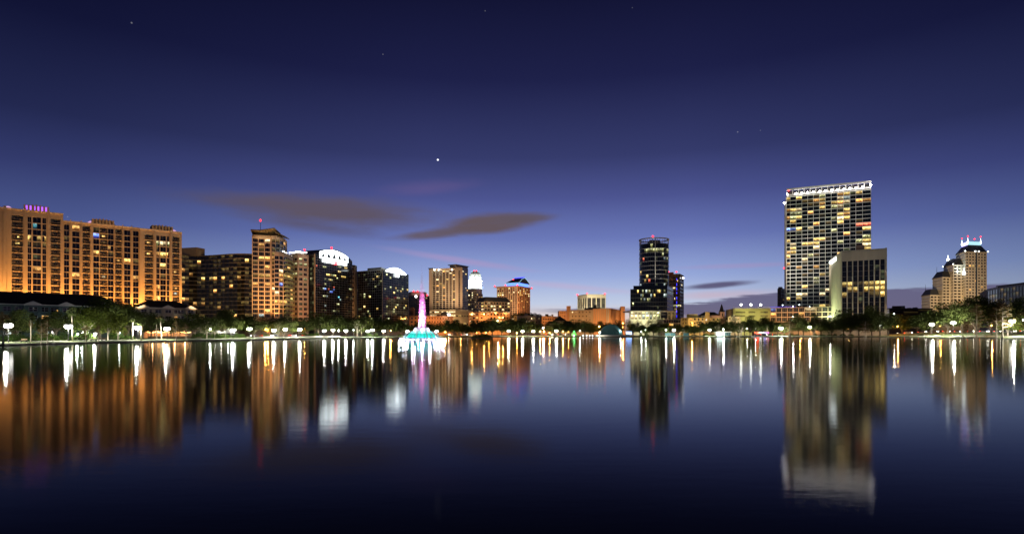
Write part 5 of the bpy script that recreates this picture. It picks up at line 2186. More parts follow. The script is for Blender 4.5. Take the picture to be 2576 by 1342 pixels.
vol = [  # left edge, corner, right edge, distances, roof row, columns left and front, roof height, inset
    (2317.5, 2339, 2366, 820, 795, 800, 741, 4, 3, 8, .45),
    (2345, 2370, 2398, 818, 790, 795, 696, 5, 3, 8.5, .45),
    (2372.7, 2396.8, 2428, 815, 785, 790, 665, 5, 3, 9, .45),
    (2404, 2427.8, 2481.6, 812, 780, 788, 632, 5, 7, 10, .42)]
for i, (xl, xc, xr, yl, yc, yr, row_, nl_, nf, rh, ins) in enumerate(vol):
    a, c, d = P(xl, yl), P(xc, yc), P(xr, yr)
    zt = Z(row_, yc)
    rows = floors(zt - 2.0, int((zt - 20) / 4.0), 4.0, 2.0)
    B.facade(c, d, 1, zt, even((d - c).length, nf, 2.0, 1.5, 1.5), rows, 'pale_stone', depth=.35, bar=0, nx=1, glass='glass_black', lit=stone_lit)
    B.facade(a, c, 1, zt, even((c - a).length, nl_ + 3, .9, .8, .8), rows[:12], 'pale_stone', depth=.3, bar=0, glass='glass_blue', lit=None)
    e = a + (d - c)
    B.plain([d, e, a], 1, zt, 'pale_stone')
    cl = [a, c, d, e]
    ctr = (a + d) / 2
    r_ = hip([k + (k - ctr).normalized() * .8 for k in cl], zt, rh, ins)
    m_ = MB()
    m_.prism([(k + (k - ctr).normalized() * 1.0).to_tuple() for k in cl], zt - .8, zt - .02)
    part('cornice', m_, 'pale_stone', B.o)
    if i == 3:
        # lit parapet screens, spires and beacons of the main roof
        m_ = MB()
        p0_, p1_ = r_[0], r_[1]
        uu = (p1_ - p0_).normalized()
        m_.obox(p0_, uu, (p1_ - p0_).length, -.3, .3, zt + rh, zt + rh + 4.2)
        part('roof_screen', m_, 'e_violetbar', B.o, label='violet-white lit roof screen')
        m_ = MB()
        uu = (r_[2] - r_[1]).normalized()
        m_.obox(r_[1], uu, (r_[2] - r_[1]).length, -.3, .3, zt + rh, zt + rh + 4.6)
        part('roof_screen', m_, 'e_cyanbar', B.o, label='pale cyan lit roof screen')
        for k, p_ in enumerate((r_[0], r_[1], r_[2], r_[3])):
            m_ = MB()
            m_.lathe((p_.x, p_.y, zt + rh + 2), [(.5, 0), (1.0, 1.6), (.5, 3.0), (.16, 5), (.06, 9)], 8)
            part('spire', m_, 'e_sign' if k < 3 else 'white_trim', B.o, label='glowing white spire')
            B.beacon(p_.x, p_.y, zt + rh + 11.6, .7)
        for p_ in (c, d, c + (d - c) * .45, c + (d - c) * .6):
            m_ = MB()
            nn = (p_ - ctr).normalized()
            m_.ball((p_.x + nn.x * 1.2, p_.y + nn.y * 1.2, zt + .6), .8, 8, 5)
            part('eave_lamp', m_, 'e_lampsmall', B.o)
        # dark glazed slot down the front
        s_ = (d - c).length
        B.bar('glazed_slot', c, (d - c).normalized(), 2.2, .004, .10, zt * .2, zt - .9, 'glass_teal', start=s_ * .475)
    elif i == 2:
        m_ = MB()
        m_.lathe((r_[0].x, r_[0].y, zt + rh - 1), [(1.6, 0), (1.6, 1.6), (.9, 3.4), (.3, 5), (.06, 8)], 8)
        part('spire', m_, 'e_sign', B.o, label='glowing white spire')
        for p_ in (a, c, d):
            m_ = MB()
            nn = (p_ - ctr).normalized()
            m_.ball((p_.x + nn.x * 1.0, p_.y + nn.y * 1.0, zt + .6), .7, 8, 5)
            part('eave_lamp', m_, 'e_lampsmall', B.o)
        q = P(2424, 778)
        m_ = MB()
        m_.lathe((q.x, q.y, Z(690, 778)), [(1.5, 0), (1.9, 1.4), (1.0, 3.4), (.25, 8)], 8)
        part('wall_lantern', m_, 'e_sign', B.o, label='glowing white lantern')
    else:
        m_ = MB()
        m_.tube([(r_[0].x, r_[0].y, zt + rh), (r_[0].x, r_[0].y, zt + rh + 8)], [.3, .08], 6)
        part('finial', m_, 'dark_metal', B.o)
B.finish()
for x in (2330, 2360, 2390, 2420, 2455, 2475):
    q = P(x, 700)
    spot((q.x, q.y, 12), (*P(x, 790), 70), 135000, (1.0, .68, .36), R(70), .9, 1)
q = P(2416, 776)
spot((q.x, q.y, Z(690, 776)), (*P(2420, 800), Z(640, 800)), 22000, (.7, .95, 1.0), R(90), .9, .5)

# angular glass building at the right edge
B = Building('glass_hall', 'angular glass-fronted hall with vertical fins at the right edge', P(2540, 590), seed=103)
a, c, d = P(2482, 650), P(2508, 618), P(2640, 540)
for (p_, r_, k, z0_, z1_) in ((a, c, 4, Z(724, 650), Z(721, 618)), (c, d, 16, Z(721, 618), Z(721, 618))):
    B.facade(p_, r_, 1, z1_, even((r_ - p_).length, k, .35), floors(z1_ - 2.2, 8, 5.2, 4.8), 'mullion_grey', depth=.4, nx=3, ny=1, bar=.1, glass='glass_teal',
             lit=chooser(.38, ['lit_dim', 'lit_dimgreen', 'lit_dim']))
B.plain([d, d + Vector((30, 60)), a + Vector((40, 60)), a], 1, Z(721, 618), 'grey_concrete')
B.roof([a, c, d, d + Vector((30, 60)), a + Vector((40, 60))], Z(721, 618) - .3)
u = (d - c).normalized()
B.bar('roof_edge', c, u, (d - c).length, -.5, 1.2, Z(721, 618) + .01, Z(721, 618) + 1.0, 'dark_metal')
B.finish()

# ================================================================== trees
def leafmat(name, dark, lightc):
    m = bpy.data.materials.new(name)
    m.use_nodes = True
    q = NT(m.node_tree)
    m.node_tree.nodes.clear()
    g = q.n('ShaderNodeNewGeometry')
    oi = q.n('ShaderNodeObjectInfo')
    f = q.m('ADD', q.m('MULTIPLY', g.outputs['Random Per Island'], .6), q.m('MULTIPLY', oi.outputs['Random'], .4))
    c = q.ramp(f, [(0, dark + (1,)), (1, lightc + (1,))])
    d = q.n('ShaderNodeBsdfDiffuse')
    q.l(c, d.inputs['Color'])
    tr = q.n('ShaderNodeBsdfTranslucent')
    q.l(c, tr.inputs['Color'])
    mx = q.n('ShaderNodeMixShader')
    mx.inputs[0].default_value = .3
    q.l(d.outputs[0], mx.inputs[1])
    q.l(tr.outputs[0], mx.inputs[2])
    o = q.n('ShaderNodeOutputMaterial')
    q.l(mx.outputs[0], o.inputs['Surface'])
    MATS[name] = m


leafmat('leaf_oak', (.026, .038, .012), (.095, .115, .034))
leafmat('leaf_bright', (.05, .075, .012), (.13, .15, .03))
leafmat('leaf_palm', (.035, .055, .018), (.11, .13, .05))
leafmat('leaf_cypress', (.06, .042, .016), (.14, .10, .045))
leafmat('leaf_hedge', (.022, .045, .012), (.07, .11, .025))
leafmat('leaf_thatch', (.16, .12, .06), (.26, .20, .11))


def leaf(mb, p, s, r):
    a = Vector((r.gauss(0, 1), r.gauss(0, 1), r.gauss(0, 1))).normalized()
    b = a.orthogonal().normalized()
    c = a.cross(b)
    ang_ = r.uniform(0, PI)
    b, c = b * math.cos(ang_) + c * math.sin(ang_), c * math.cos(ang_) - b * math.sin(ang_)
    k = r.uniform(.45, .8)
    mb.face([p - b * s, p - c * s * k + a * s * .2, p + b * s, p + c * s * k + a * s * .2])


def oak_proto(seed, n=3000, sparse=False, flat=1.0):
    r = random.Random(seed)
    tr, cr = MB(), MB()
    tr.tube([(0, 0, -.03), (.004, 0, .03), (.008, .004, .14), (.0, .01, .30)], [.040, .028, .022, .016], 8)
    clumps = []
    m = 17 if not sparse else 8
    for k in range(m):
        a_ = 2 * PI * k / m + r.uniform(-.3, .3)
        rr = r.uniform(.16, .36)
        z = .30 + r.uniform(.0, .46) * (1 - rr * .7)
        clumps.append((Vector((rr * math.cos(a_), rr * math.sin(a_), z)), r.uniform(.12, .20)))
    for k in range(4):
        clumps.append((Vector((r.uniform(-.14, .14), r.uniform(-.14, .14), r.uniform(.70, .86))), r.uniform(.10, .16)))
    clumps.append((Vector((0, 0, .58)), .22))
    for c, rd in clumps:
        mid = Vector((c.x * .35, c.y * .35, .22 + c.z * .25))
        tr.tube([(0, 0, r.uniform(.16, .28)), tuple(mid), tuple(c)], [.014, .008, .003], 5, cap=False)
        if sparse:
            for _ in range(9):
                d = Vector((r.gauss(0, 1), r.gauss(0, 1), r.gauss(.3, 1))).normalized() * rd * r.uniform(.7, 1.3)
                tr.tube([tuple(c - d * .2), tuple(c + d)], [.0028, .001], 3, cap=False)
    tot = sum(rd ** 2 for _, rd in clumps)
    for c, rd in clumps:
        for _ in range(int(n * rd ** 2 / tot)):
            d = Vector((r.gauss(0, 1), r.gauss(0, 1), r.gauss(0, 1))).normalized()
            q = r.random()
            rad_ = rd * (1 - .55 * q * q) * r.uniform(.85, 1.15)
            p = c + Vector((d.x * rad_ * 1.1, d.y * rad_ * 1.1, d.z * rad_ * .82 * flat))
            leaf(cr, p, r.uniform(.013, .027) * (1.0 if not sparse else .65), r)
    return tr, cr


def palm_proto(seed, skirt=False):
    r = random.Random(seed)
    tr, cr = MB(), MB()
    bx, by = r.uniform(-.03, .03), r.uniform(-.03, .03)
    tr.tube([(0, 0, -.02), (bx * .3, by * .3, .3), (bx, by, .6), (bx, by, .82)], [.030, .021, .019, .017], 8)
    top = Vector((bx, by, .83))
    for k in range(40):
        a_ = r.uniform(0, 2 * PI)
        e = r.uniform(-.9, 1.3)
        d = Vector((math.cos(a_) * math.cos(e), math.sin(a_) * math.cos(e), math.sin(e)))
        side = d.cross(Vector((0, 0, 1))).normalized()
        Lf = r.uniform(.15, .20)
        # a fan leaf: stalk, then a spray of narrow blades that droop
        base_ = top + d * Lf * .45
        for j in range(9):
            f = (j - 4) / 4
            dd = (d * math.cos(f * 1.0) + side * math.sin(f * 1.0)).normalized()
            tip = base_ + dd * Lf * .62 - Vector((0, 0, .035 + .03 * abs(f)))
            w = side * .007 + Vector((0, 0, .004))
            mid = base_ + dd * Lf * .35
            cr.face([base_, mid - w, tip, mid + w])
        cr.face([top, top + side * .003, base_ + side * .003, base_])
    if skirt:
        for _ in range(240):
            a_ = r.uniform(0, 2 * PI)
            rr = r.uniform(.025, .075)
            z = r.uniform(.55, .82)
            p = Vector((bx + rr * math.cos(a_), by + rr * math.sin(a_), z))
            cr.face([p, p + Vector((.006, 0, -.02)), p + Vector((.002 + .01 * math.cos(a_), .01 * math.sin(a_), -.09)), p + Vector((-.006, 0, -.02))], 1)
    return tr, cr


def cypress_proto(seed, n=1500):
    r = random.Random(seed)
    tr, cr = MB(), MB()
    tr.tube([(0, 0, -.03), (0, 0, .03), (.003, 0, .12), (0, .004, .55), (0, 0, .97)], [.060, .034, .019, .012, .002], 8)
    for k in range(46):
        z = r.uniform(.22, .95)
        a_ = r.uniform(0, 2 * PI)
        ln = (.40 * (1 - z) ** .7 + .06) * r.uniform(.6, 1.1)
        d = Vector((math.cos(a_), math.sin(a_), r.uniform(-.1, .35)))
        p0_, p1_ = Vector((0, 0, z)), Vector((0, 0, z)) + d * ln
        tr.tube([tuple(p0_), tuple(p1_)], [.0045, .001], 4, cap=False)
        for _ in range(int(n / 46)):
            f = r.uniform(.2, 1.05)
            p = p0_ + (p1_ - p0_) * f + Vector((r.gauss(0, .022), r.gauss(0, .022), r.gauss(0, .018)))
            leaf(cr, p, r.uniform(.008, .018), r)
    return tr, cr


def shrub_proto(seed, n=700):
    r = random.Random(seed)
    st, cr = MB(), MB()
    for k in range(6):
        a_ = r.uniform(0, 2 * PI)
        st.tube([(0, 0, -.05), (.25 * math.cos(a_), .25 * math.sin(a_), .5)], [.03, .012], 4, cap=False)
    for _ in range(n):
        d = Vector((r.gauss(0, 1), r.gauss(0, 1), abs(r.gauss(0, 1)) * .9)).normalized()
        q = r.uniform(.72, 1.05) * (1 + .12 * math.sin(5 * d.x + 3 * d.y + seed))
        leaf(cr, Vector((d.x * .5 * q, d.y * .5 * q, d.z * .95 * q)), r.uniform(.035, .075), r)
    return st, cr


PRO = {}


def proto(kind, lst, mats):
    PRO[kind] = [(a.mesh('trunk', [mats[0]], smooth=True), b.mesh('crown', list(mats[1:]))) for a, b in lst]


proto('oak', [oak_proto(s, 4600) for s in (1, 2, 3, 4)], ('bark', 'leaf_oak'))
proto('bright', [oak_proto(s, 4000) for s in (11, 12)], ('bark_pale', 'leaf_bright'))
proto('bare', [oak_proto(s, 2000, True) for s in (21, 22)], ('bark_pale', 'leaf_oak'))
proto('palm', [palm_proto(s) for s in (31, 32)], ('bark_pale', 'leaf_palm'))
proto('skirt', [palm_proto(s, True) for s in (33,)], ('bark_pale', 'leaf_palm', 'leaf_thatch'))
proto('cypress', [cypress_proto(s, 1700) for s in (41, 42, 43)], ('bark_pale', 'leaf_cypress'))
proto('shrub', [shrub_proto(s) for s in (51, 52, 53)], ('bark', 'leaf_hedge'))

ZONES = [(-200, 150, 'below the left half of the orange-lit condominium block'), (150, 345, 'below the right half of the orange-lit condominium block'),
         (345, 500, 'before the cream apartment house'), (500, 640, 'below the wave-fronted condominium'), (640, 780, 'below the cream curved tower'),
         (780, 890, 'below the arched black glass office'), (890, 1060, 'below the corner black glass office'), (1060, 1180, 'right of the fountain jet'),
         (1180, 1290, 'below the tan mid-rise office'), (1290, 1400, 'below the pale gap in the skyline'), (1400, 1500, 'below the orange hall'),
         (1500, 1584, 'beside the band shell'), (1584, 1700, 'at the bright foot of the round glass tower'), (1700, 1800, 'before the yellow low block'),
         (1800, 1945, 'before the olive parking garage'), (1945, 2085, 'below the tallest tower'), (2085, 2240, 'below the pale strip office'),
         (2240, 2400, 'right of the pale strip office'), (2400, 2800, 'near the right edge')]
ORD = ['leftmost', 'second', 'third', 'fourth', 'fifth', 'sixth', 'seventh', 'eighth', 'ninth', 'tenth', 'eleventh', 'twelfth', 'thirteenth', 'fourteenth']
CNT = {}


def zone(px):
    for a_, b_, nm in ZONES:
        if a_ <= px < b_:
            return nm
    return 'at the right edge'


def place_label(kindname, px):
    z_ = zone(px)
    k = CNT.get((kindname, z_), 0)
    CNT[(kindname, z_)] = k + 1
    o_ = ORD[min(k, 13)]
    if k == 0:
        return '%s %s %s' % (o_, kindname, z_)
    return '%s %s from the left %s' % (o_, kindname, z_)


TNAME = {'oak': ('oak_tree', 'dark oak'), 'bright': ('shade_tree', 'yellow-green tree'), 'bare': ('thin_tree', 'thin sparse tree'),
         'palm': ('palm_tree', 'palm tree'), 'skirt': ('palm_tree', 'shaggy palm'), 'cypress': ('cypress_tree', 'brown feathery cypress'), 'shrub': ('shrub', 'leafy shrub')}
TGROUP = {'shrub': 'shrubs along the park edge'}
trg = random.Random(77)


def tree(px, toprow, wpx, kind, off, base_z=None):
    Y = shoreY(px) + off
    z0_ = (base_z if base_z is not None else gz(px, off)) - .05
    h = Z(toprow, Y) - z0_
    w = wpx * Y / FPX
    if kind == 'oak' or kind == 'bright' or kind == 'bare':
        w /= .95
        h /= .97
    elif kind in ('palm', 'skirt'):
        w = max(w / .42, h * .55)
    elif kind == 'cypress':
        w /= .75
    nm, kn = TNAME[kind]
    o = thing(nm, place_label(kn, px), 'shrub' if kind == 'shrub' else 'tree', (X(px, Y), Y, z0_), TGROUP.get(kind, 'trees around the lake'))
    tm, cm = trg.choice(PRO[kind])
    o.scale = (w, w, h)
    o.rotation_euler = (0, 0, trg.uniform(0, 2 * PI))
    for nm2, me in (('trunk' if kind != 'shrub' else 'stems', tm), ('crown' if kind != 'shrub' else 'foliage', cm)):
        c = bpy.data.objects.new(nm2, me)
        COL.objects.link(c)
        c.parent = o
    return o


T = [  # column, top row, width, kind, distance behind the water's edge
    (8, 782, 55, 'cypress', 1.2), (40, 776, 85, 'oak', 26), (78, 783, 26, 'skirt', 6), (104, 808, 26, 'cypress', .5), (119, 800, 32, 'cypress', .6),
    (140, 780, 90, 'oak', 30), (183, 768, 30, 'palm', 7), (216, 816, 36, 'cypress', .8), (218, 762, 80, 'bright', 22), (247, 816, 34, 'cypress', .6),
    (250, 742, 125, 'oak', 30), (272, 776, 50, 'bright', 12), (297, 782, 48, 'bright', 9), (322, 758, 85, 'oak', 32), (333, 790, 22, 'palm', 10), (355, 803, 28, 'skirt', 7),
    (394, 800, 22, 'palm', 16), (406, 792, 24, 'palm', 12), (380, 782, 70, 'oak', 36), (443, 806, 36, 'cypress', 1.0), (468, 812, 26, 'cypress', .8), (487, 786, 120, 'oak', 16),
    (430, 796, 60, 'oak', 30), (560, 776, 105, 'oak', 24), (520, 800, 46, 'bare', 8), (596, 790, 80, 'oak', 34), (540, 806, 36, 'bare', 12), (637, 793, 86, 'oak', 26),
    (676, 797, 76, 'oak', 34), (712, 795, 84, 'oak', 26), (748, 797, 80, 'oak', 34), (700, 806, 50, 'bare', 14), (800, 785, 84, 'oak', 34), (838, 790, 80, 'oak', 28), (872, 796, 66, 'oak', 36),
    (908, 793, 76, 'oak', 28), (942, 797, 74, 'oak', 36), (898, 804, 48, 'bare', 16), (975, 800, 68, 'oak', 30), (1008, 803, 66, 'oak', 34), (1020, 822, 16, 'palm', 20),
    (1126, 803, 44, 'oak', 26), (1150, 802, 52, 'oak', 34), (1172, 814, 40, 'oak', 20), (1190, 803, 18, 'palm', 30), (1210, 804, 60, 'oak', 26), (1238, 797, 70, 'oak', 34), (1262, 806, 56, 'oak', 20),
    (1282, 795, 60, 'oak', 40), (1312, 798, 66, 'oak', 36), (1338, 806, 52, 'oak', 28), (1360, 812, 18, 'palm', 24), (1392, 806, 46, 'oak', 26), (1418, 806, 50, 'oak', 30), (1448, 802, 52, 'oak', 34),
    (1470, 804, 52, 'oak', 24), (1492, 811, 40, 'oak', 40), (1512, 806, 36, 'oak', 60), (1556, 804, 34, 'oak', 44), (1575, 800, 44, 'bare', 44), (1590, 806, 40, 'bare', 30), (1608, 803, 46, 'bare', 38),
    (1622, 822, 26, 'oak', 14), (1634, 802, 44, 'bare', 30), (1658, 803, 42, 'bare', 36), (1680, 811, 46, 'oak', 26), (1706, 815, 44, 'oak', 34), (1722, 824, 34, 'bare', 16),
    (1746, 817, 40, 'oak', 8), (1760, 806, 22, 'palm', 22), (1788, 805, 60, 'oak', 26), (1822, 791, 60, 'bare', 34), (1806, 812, 40, 'bare', 20), (1848, 793, 54, 'bare', 30), (1864, 806, 44, 'bare', 16),
    (1886, 793, 40, 'oak', 2.0), (1918, 796, 62, 'oak', 30), (1930, 812, 18, 'palm', 18), (1940, 806, 20, 'palm', 22), (1956, 808, 46, 'oak', 20), (1986, 804, 52, 'cypress', 2), (2008, 787, 50, 'oak', 20),
    (2020, 800, 54, 'oak', 16), (2049, 786, 26, 'palm', 16), (2064, 796, 60, 'oak', 20), (2092, 798, 56, 'oak', 14), (2122, 776, 66, 'oak', 20), (2138, 800, 60, 'oak', 10), (2160, 786, 70, 'oak', 20),
    (2192, 762, 58, 'oak', 18), (2176, 806, 50, 'cypress', 2), (2212, 790, 66, 'oak', 10), (2234, 786, 60, 'oak', 20), (2268, 790, 60, 'oak', 44), (2306, 790, 70, 'oak', 30), (2342, 778, 92, 'oak', 26),
    (2384, 762, 96, 'oak', 30), (2420, 752, 96, 'oak', 34), (2452, 737, 110, 'oak', 26), (2424, 800, 24, 'cypress', .8), (2434, 806, 26, 'cypress', 1.2), (2456, 764, 56, 'cypress', .8),
    (2492, 752, 84, 'oak', 30), (2506, 768, 48, 'cypress', .8), (2521, 748, 58, 'cypress', 1.0), (2534, 790, 60, 'bright', 16), (2560, 744, 92, 'oak', 26), (2585, 770, 70, 'cypress', 1.5),
    (1592, 812, 40, 'oak', 20), (1612, 815, 40, 'oak', 24), (1644, 812, 46, 'oak', 22), (1664, 814, 40, 'oak', 18), (1732, 815, 44, 'oak', 26), (1770, 811, 48, 'oak', 20), (1803, 808, 50, 'oak', 30),
    (1834, 806, 50, 'oak', 26), (1856, 810, 46, 'oak', 24), (1872, 806, 44, 'oak', 30), (1902, 804, 48, 'oak', 22), (1936, 803, 46, 'oak', 26), (1140, 810, 50, 'oak', 24), (1195, 812, 50, 'oak', 24),
    (1224, 808, 60, 'oak', 22), (1296, 808, 54, 'oak', 24), (1326, 810, 50, 'oak', 22), (1348, 812, 46, 'oak', 30), (1376, 812, 44, 'oak', 30), (1405, 812, 44, 'oak', 20), (1435, 812, 44, 'oak', 26), (1484, 812, 44, 'oak', 30),
    (1530, 808, 50, 'oak', 62), (2045, 800, 56, 'oak', 14), (1972, 806, 50, 'oak', 16), (1078, 808, 46, 'oak', 40), (1100, 810, 44, 'oak', 34), (1050, 808, 48, 'oak', 40)]
for (px, tp, w, k, off) in sorted(T):
    tree(px, tp, w, k, off)
SHR = [(4, 16), (24, 15), (40, 18), (52, 15), (62, 18), (90, 16), (112, 20), (128, 17), (146, 18), (160, 19), (200, 18), (222, 17), (282, 16), (296, 16), (312, 17), (326, 18), (492, 14), (504, 14), (516, 15),
       (528, 14), (541, 15), (553, 14), (566, 14), (580, 15), (596, 16), (608, 18), (655, 20), (668, 22), (765, 20), (780, 18), (795, 22), (925, 16), (945, 18), (1005, 16), (1745, 16), (1775, 14),
       (1792, 14), (1960, 16), (1974, 14), (1990, 15), (2004, 16), (2050, 16), (2068, 15), (2085, 14), (2100, 16), (2120, 18), (2140, 18), (2275, 38), (2290, 38), (2305, 38), (2360, 30), (1612, 10), (1626, 10)]
for (px, off) in SHR:
    Y = shoreY(px) + off
    w = trg.uniform(3.0, 5.5)
    tree(px, HOR - (.8 + trg.uniform(1.4, 2.8) - CAMZ) / Y * FPX, w / Y * FPX, 'shrub', off)
# bushy planting on the roof garden
for k, x in enumerate((1296, 1308, 1320, 1333, 1345, 1356)):
    Y = 632
    o = thing('shrub', '%s bush on the roof garden of the low dark building' % ['leftmost', 'second', 'third', 'fourth', 'fifth', 'rightmost'][k], 'shrub', (X(x, Y), Y, Z(793, 620) - .55), 'roof garden bushes')
    s_ = [4.5, 5.5, 6.0, 5.5, 5.0, 3.6][k]
    o.scale = (s_ * 1.5, s_, s_ * .75)
    for nm2, me in zip(('stems', 'foliage'), PRO['shrub'][k % 3]):
        c = bpy.data.objects.new(nm2, me)
        COL.objects.link(c)
        c.parent = o

# small planted island in the lake
isl = MB()
q = P(1211, 352)
isl.lathe((q.x, q.y, -.4), [(7.4, 0), (6.9, .5), (5.0, .8), (.1, .95)], 20)
io = single('island', isl, 'soil_bank', 'small dark bushy island in the lake right of the fountain', 'island', (q.x, q.y, 0))
for k, (dx_, s_) in enumerate(((-4.6, 2.6), (-2.2, 4.2), (.4, 5.0), (2.8, 4.4), (4.9, 2.8))):
    o = thing('shrub', '%s bush on the small lake island' % ['leftmost', 'second', 'middle', 'fourth', 'rightmost'][k], 'shrub', (q.x + dx_, q.y + (k % 2) * 1.2, .25), 'island bushes')
    o.scale = (s_, s_, s_ * .62)
    for nm2, me in zip(('stems', 'foliage'), PRO['shrub'][k % 3]):
        c = bpy.data.objects.new(nm2, me)
        COL.objects.link(c)
        c.parent = o

# ================================================================== lamps
LPRO = {}


def lamp(px, py, kind, off=None, Y=None):
    if Y is None:
        Y = shoreY(px) + (off if off is not None else 9)
    x, zl = X(px, Y), Z(py, Y)
    z0_ = gz(px, Y - shoreY(px)) - .03
    gl, r_, nm, lb = {'big': ('e_lamp', .60, 'park_lamp', 'twin-globe lamp'), 'small': ('e_lampsmall', .30, 'park_lamp', 'small white lamp'),
                      'sod': ('e_sodium', .55, 'street_lamp', 'orange street lamp'), 'sods': ('e_sodium', .36, 'street_lamp', 'small orange street lamp'),
                      'tall': ('e_lamp', .85, 'park_lamp', 'tall twin-head lamp'), 'med': ('e_lamp', .45, 'park_lamp', 'single-globe lamp')}[kind]
    o = thing(nm, place_label(lb, px), 'lamp', (x, Y, z0_), 'lamps around the lake')
    m_ = MB()
    two = kind in ('big', 'tall')
    m_.tube([(x, Y, z0_), (x, Y, z0_ + .5), (x, Y, z0_ + .55), (x, Y, zl - r_)], [.16, .14, .09, .06], 8)
    po = part('post', m_, 'dark_metal', o)
    if two:
        m_ = MB()
        m_.tube([(x - r_ * 1.05, Y, zl - r_ * .95), (x - r_ * .5, Y, zl - r_ * 1.25), (x, Y, zl - r_ * 1.0), (x + r_ * .5, Y, zl - r_ * 1.25), (x + r_ * 1.05, Y, zl - r_ * .95)], .06, 6)
        part('arm', m_, 'dark_metal', po)
        spots_ = (-1.05, 1.05)
    else:
        spots_ = (0,)
    for s_ in spots_:
        key = (gl, r_)
        if key not in LPRO:
            b_ = MB()
            b_.ball((0, 0, 0), r_, 10, 6)
            LPRO[key] = b_.mesh('globe', [gl], smooth=True)
        g_ = bpy.data.objects.new('globe', LPRO[key])
        COL.objects.link(g_)
        g_.parent = o
        g_.location = (s_ * r_, 0, zl - z0_)
        if r_ not in LPRO:
            b_ = MB()
            b_.lathe((0, 0, r_ * .9), [(r_ * .5, 0), (r_ * .35, r_ * .2), (.02, r_ * .45)], 8)
            LPRO[r_] = b_.mesh('cap', ['dark_metal'])
        k_ = bpy.data.objects.new('cap', LPRO[r_])
        COL.objects.link(k_)
        k_.parent = g_
    pw, pc_ = {'big': (10000, (1.0, .97, .82)), 'small': (1200, (.9, 1.0, .92)), 'sod': (5000, (1.0, .40, .06)), 'sods': (3000, (1.0, .40, .06)),
               'tall': (34000, (1.0, .97, .84)), 'med': (5000, (1.0, .97, .86))}[kind]
    lo_ = point((x, Y - r_ * 1.3, zl - r_ * 1.2), pw, pc_, .45 if two else .3)


LAMPS = [(20.8, 818, 'big', 8), (172, 820.6, 'big', 8), (195.7, 839.5, 'small', 18), (207.5, 835, 'small', 22), (240, 838.5, 'med', 14), (300, 835.8, 'small', 20), (347, 823, 'big', 8), (420, 826, 'big', 8),
         (529, 827, 'med', 8), (586.7, 829.3, 'big', 8), (627.5, 826.3, 'big', 12), (689, 830, 'big', 9), (717.5, 827.3, 'big', 14), (754, 827.7, 'big', 10), (816, 831, 'big', 8), (837.5, 829.3, 'big', 12), (851.7, 830, 'med', 14),
         (870, 831, 'big', 9), (889, 829, 'small', 12), (925, 832, 'big', 9), (936.6, 829.3, 'big', 14), (965, 832, 'big', 9), (1025, 832.5, 'big', 12), (1098, 832.5, 'big', 12),
         (1279, 832, 'big', 6), (1314, 832.5, 'big', 6), (1341, 832.5, 'big', 5), (1366, 824, 'med', 12), (1399, 831.5, 'big', 8), (1458.3, 831.5, 'small', 8), (1508.3, 835, 'med', 3), (1560.8, 830, 'med', 10),
         (1612.5, 833.5, 'small', 10), (1623, 829, 'small', 12), (1674.6, 829, 'med', 10), (1694.6, 829, 'big', 8), (1784, 829, 'big', 8), (1819, 827.4, 'med', 10), (1878.4, 826.3, 'med', 10), (1899.7, 826, 'small', 14),
         (1963.4, 824.4, 'tall', 10), (1991, 806, 'small', 24), (1994, 796, 'med', 30), (2035.8, 821.8, 'big', 9), (2087, 795, 'med', 30), (2214.5, 817.9, 'med', 10), (2248, 788.4, 'med', 60), (2343, 815, 'tall', 10),
         (2397, 810.9, 'tall', 10), (2545, 807, 'tall', 9), (2577, 804, 'big', 14),
         (668, 825.7, 'sod', 30), (674, 828, 'sods', 34), (766, 826, 'sods', 30), (982.5, 831, 'sods', 12), (1048, 822, 'sods', 60), (1251.6, 806, 'med', 30), (1367.5, 832.7, 'sod', 10), (1358, 833, 'sods', 16),
         (1415.5, 832.7, 'sods', 6), (1507, 820.7, 'sod', 30), (1566, 812, 'sods', 30), (1566, 822, 'sods', 26), (1740.5, 818.5, 'sods', 30), (1740, 811, 'sods', 34), (2244, 819.6, 'sod', 30), (2256.6, 819.6, 'sod', 36),
         (2276.6, 802.5, 'sods', 50), (2364, 818.9, 'sods', 40), (2493.3, 817.6, 'sods', 14), (2133, 826, 'sods', 40), (2012, 829, 'sods', 40), (1120, 834, 'sods', 30), (1127, 834, 'sods', 36), (1158, 835, 'sods', 30),
         (1198, 836, 'sods', 34), (1222, 836, 'sods', 34), (1230, 833, 'sods', 40), (1150, 826, 'sods', 50), (1382, 836, 'sods', 30), (1300, 836, 'sods', 36), (1430, 834, 'sods', 34)]
for row_ in sorted(LAMPS):
    lamp(*row_[:3], off=row_[3])
for (px, py, Y) in ((1186.6, 790, 640), (1217.4, 788.5, 640), (1255, 797, 620), (1265, 797.6, 620)):
    lamp(px, py, 'sod', Y=Y)

# footlights on the quay left of the band shell
for k, px in enumerate((1443, 1466.6, 1475.4, 1482.8, 1490)):
    Y = shoreY(px) + 1.6
    m_ = MB()
    m_.ball((X(px, Y), Y, 1.25), .38, 10, 6)
    m_.tube([(X(px, Y), Y, .5), (X(px, Y), Y, 1.0)], .1, 6, 1)
    single('foot_light', m_, ['e_lampsmall', 'dark_metal'], '%s low white footlight on the quay left of the band shell' % ['leftmost', 'second', 'third', 'fourth', 'rightmost'][k], 'light',
           (X(px, Y), Y, .5), 'quay footlights')
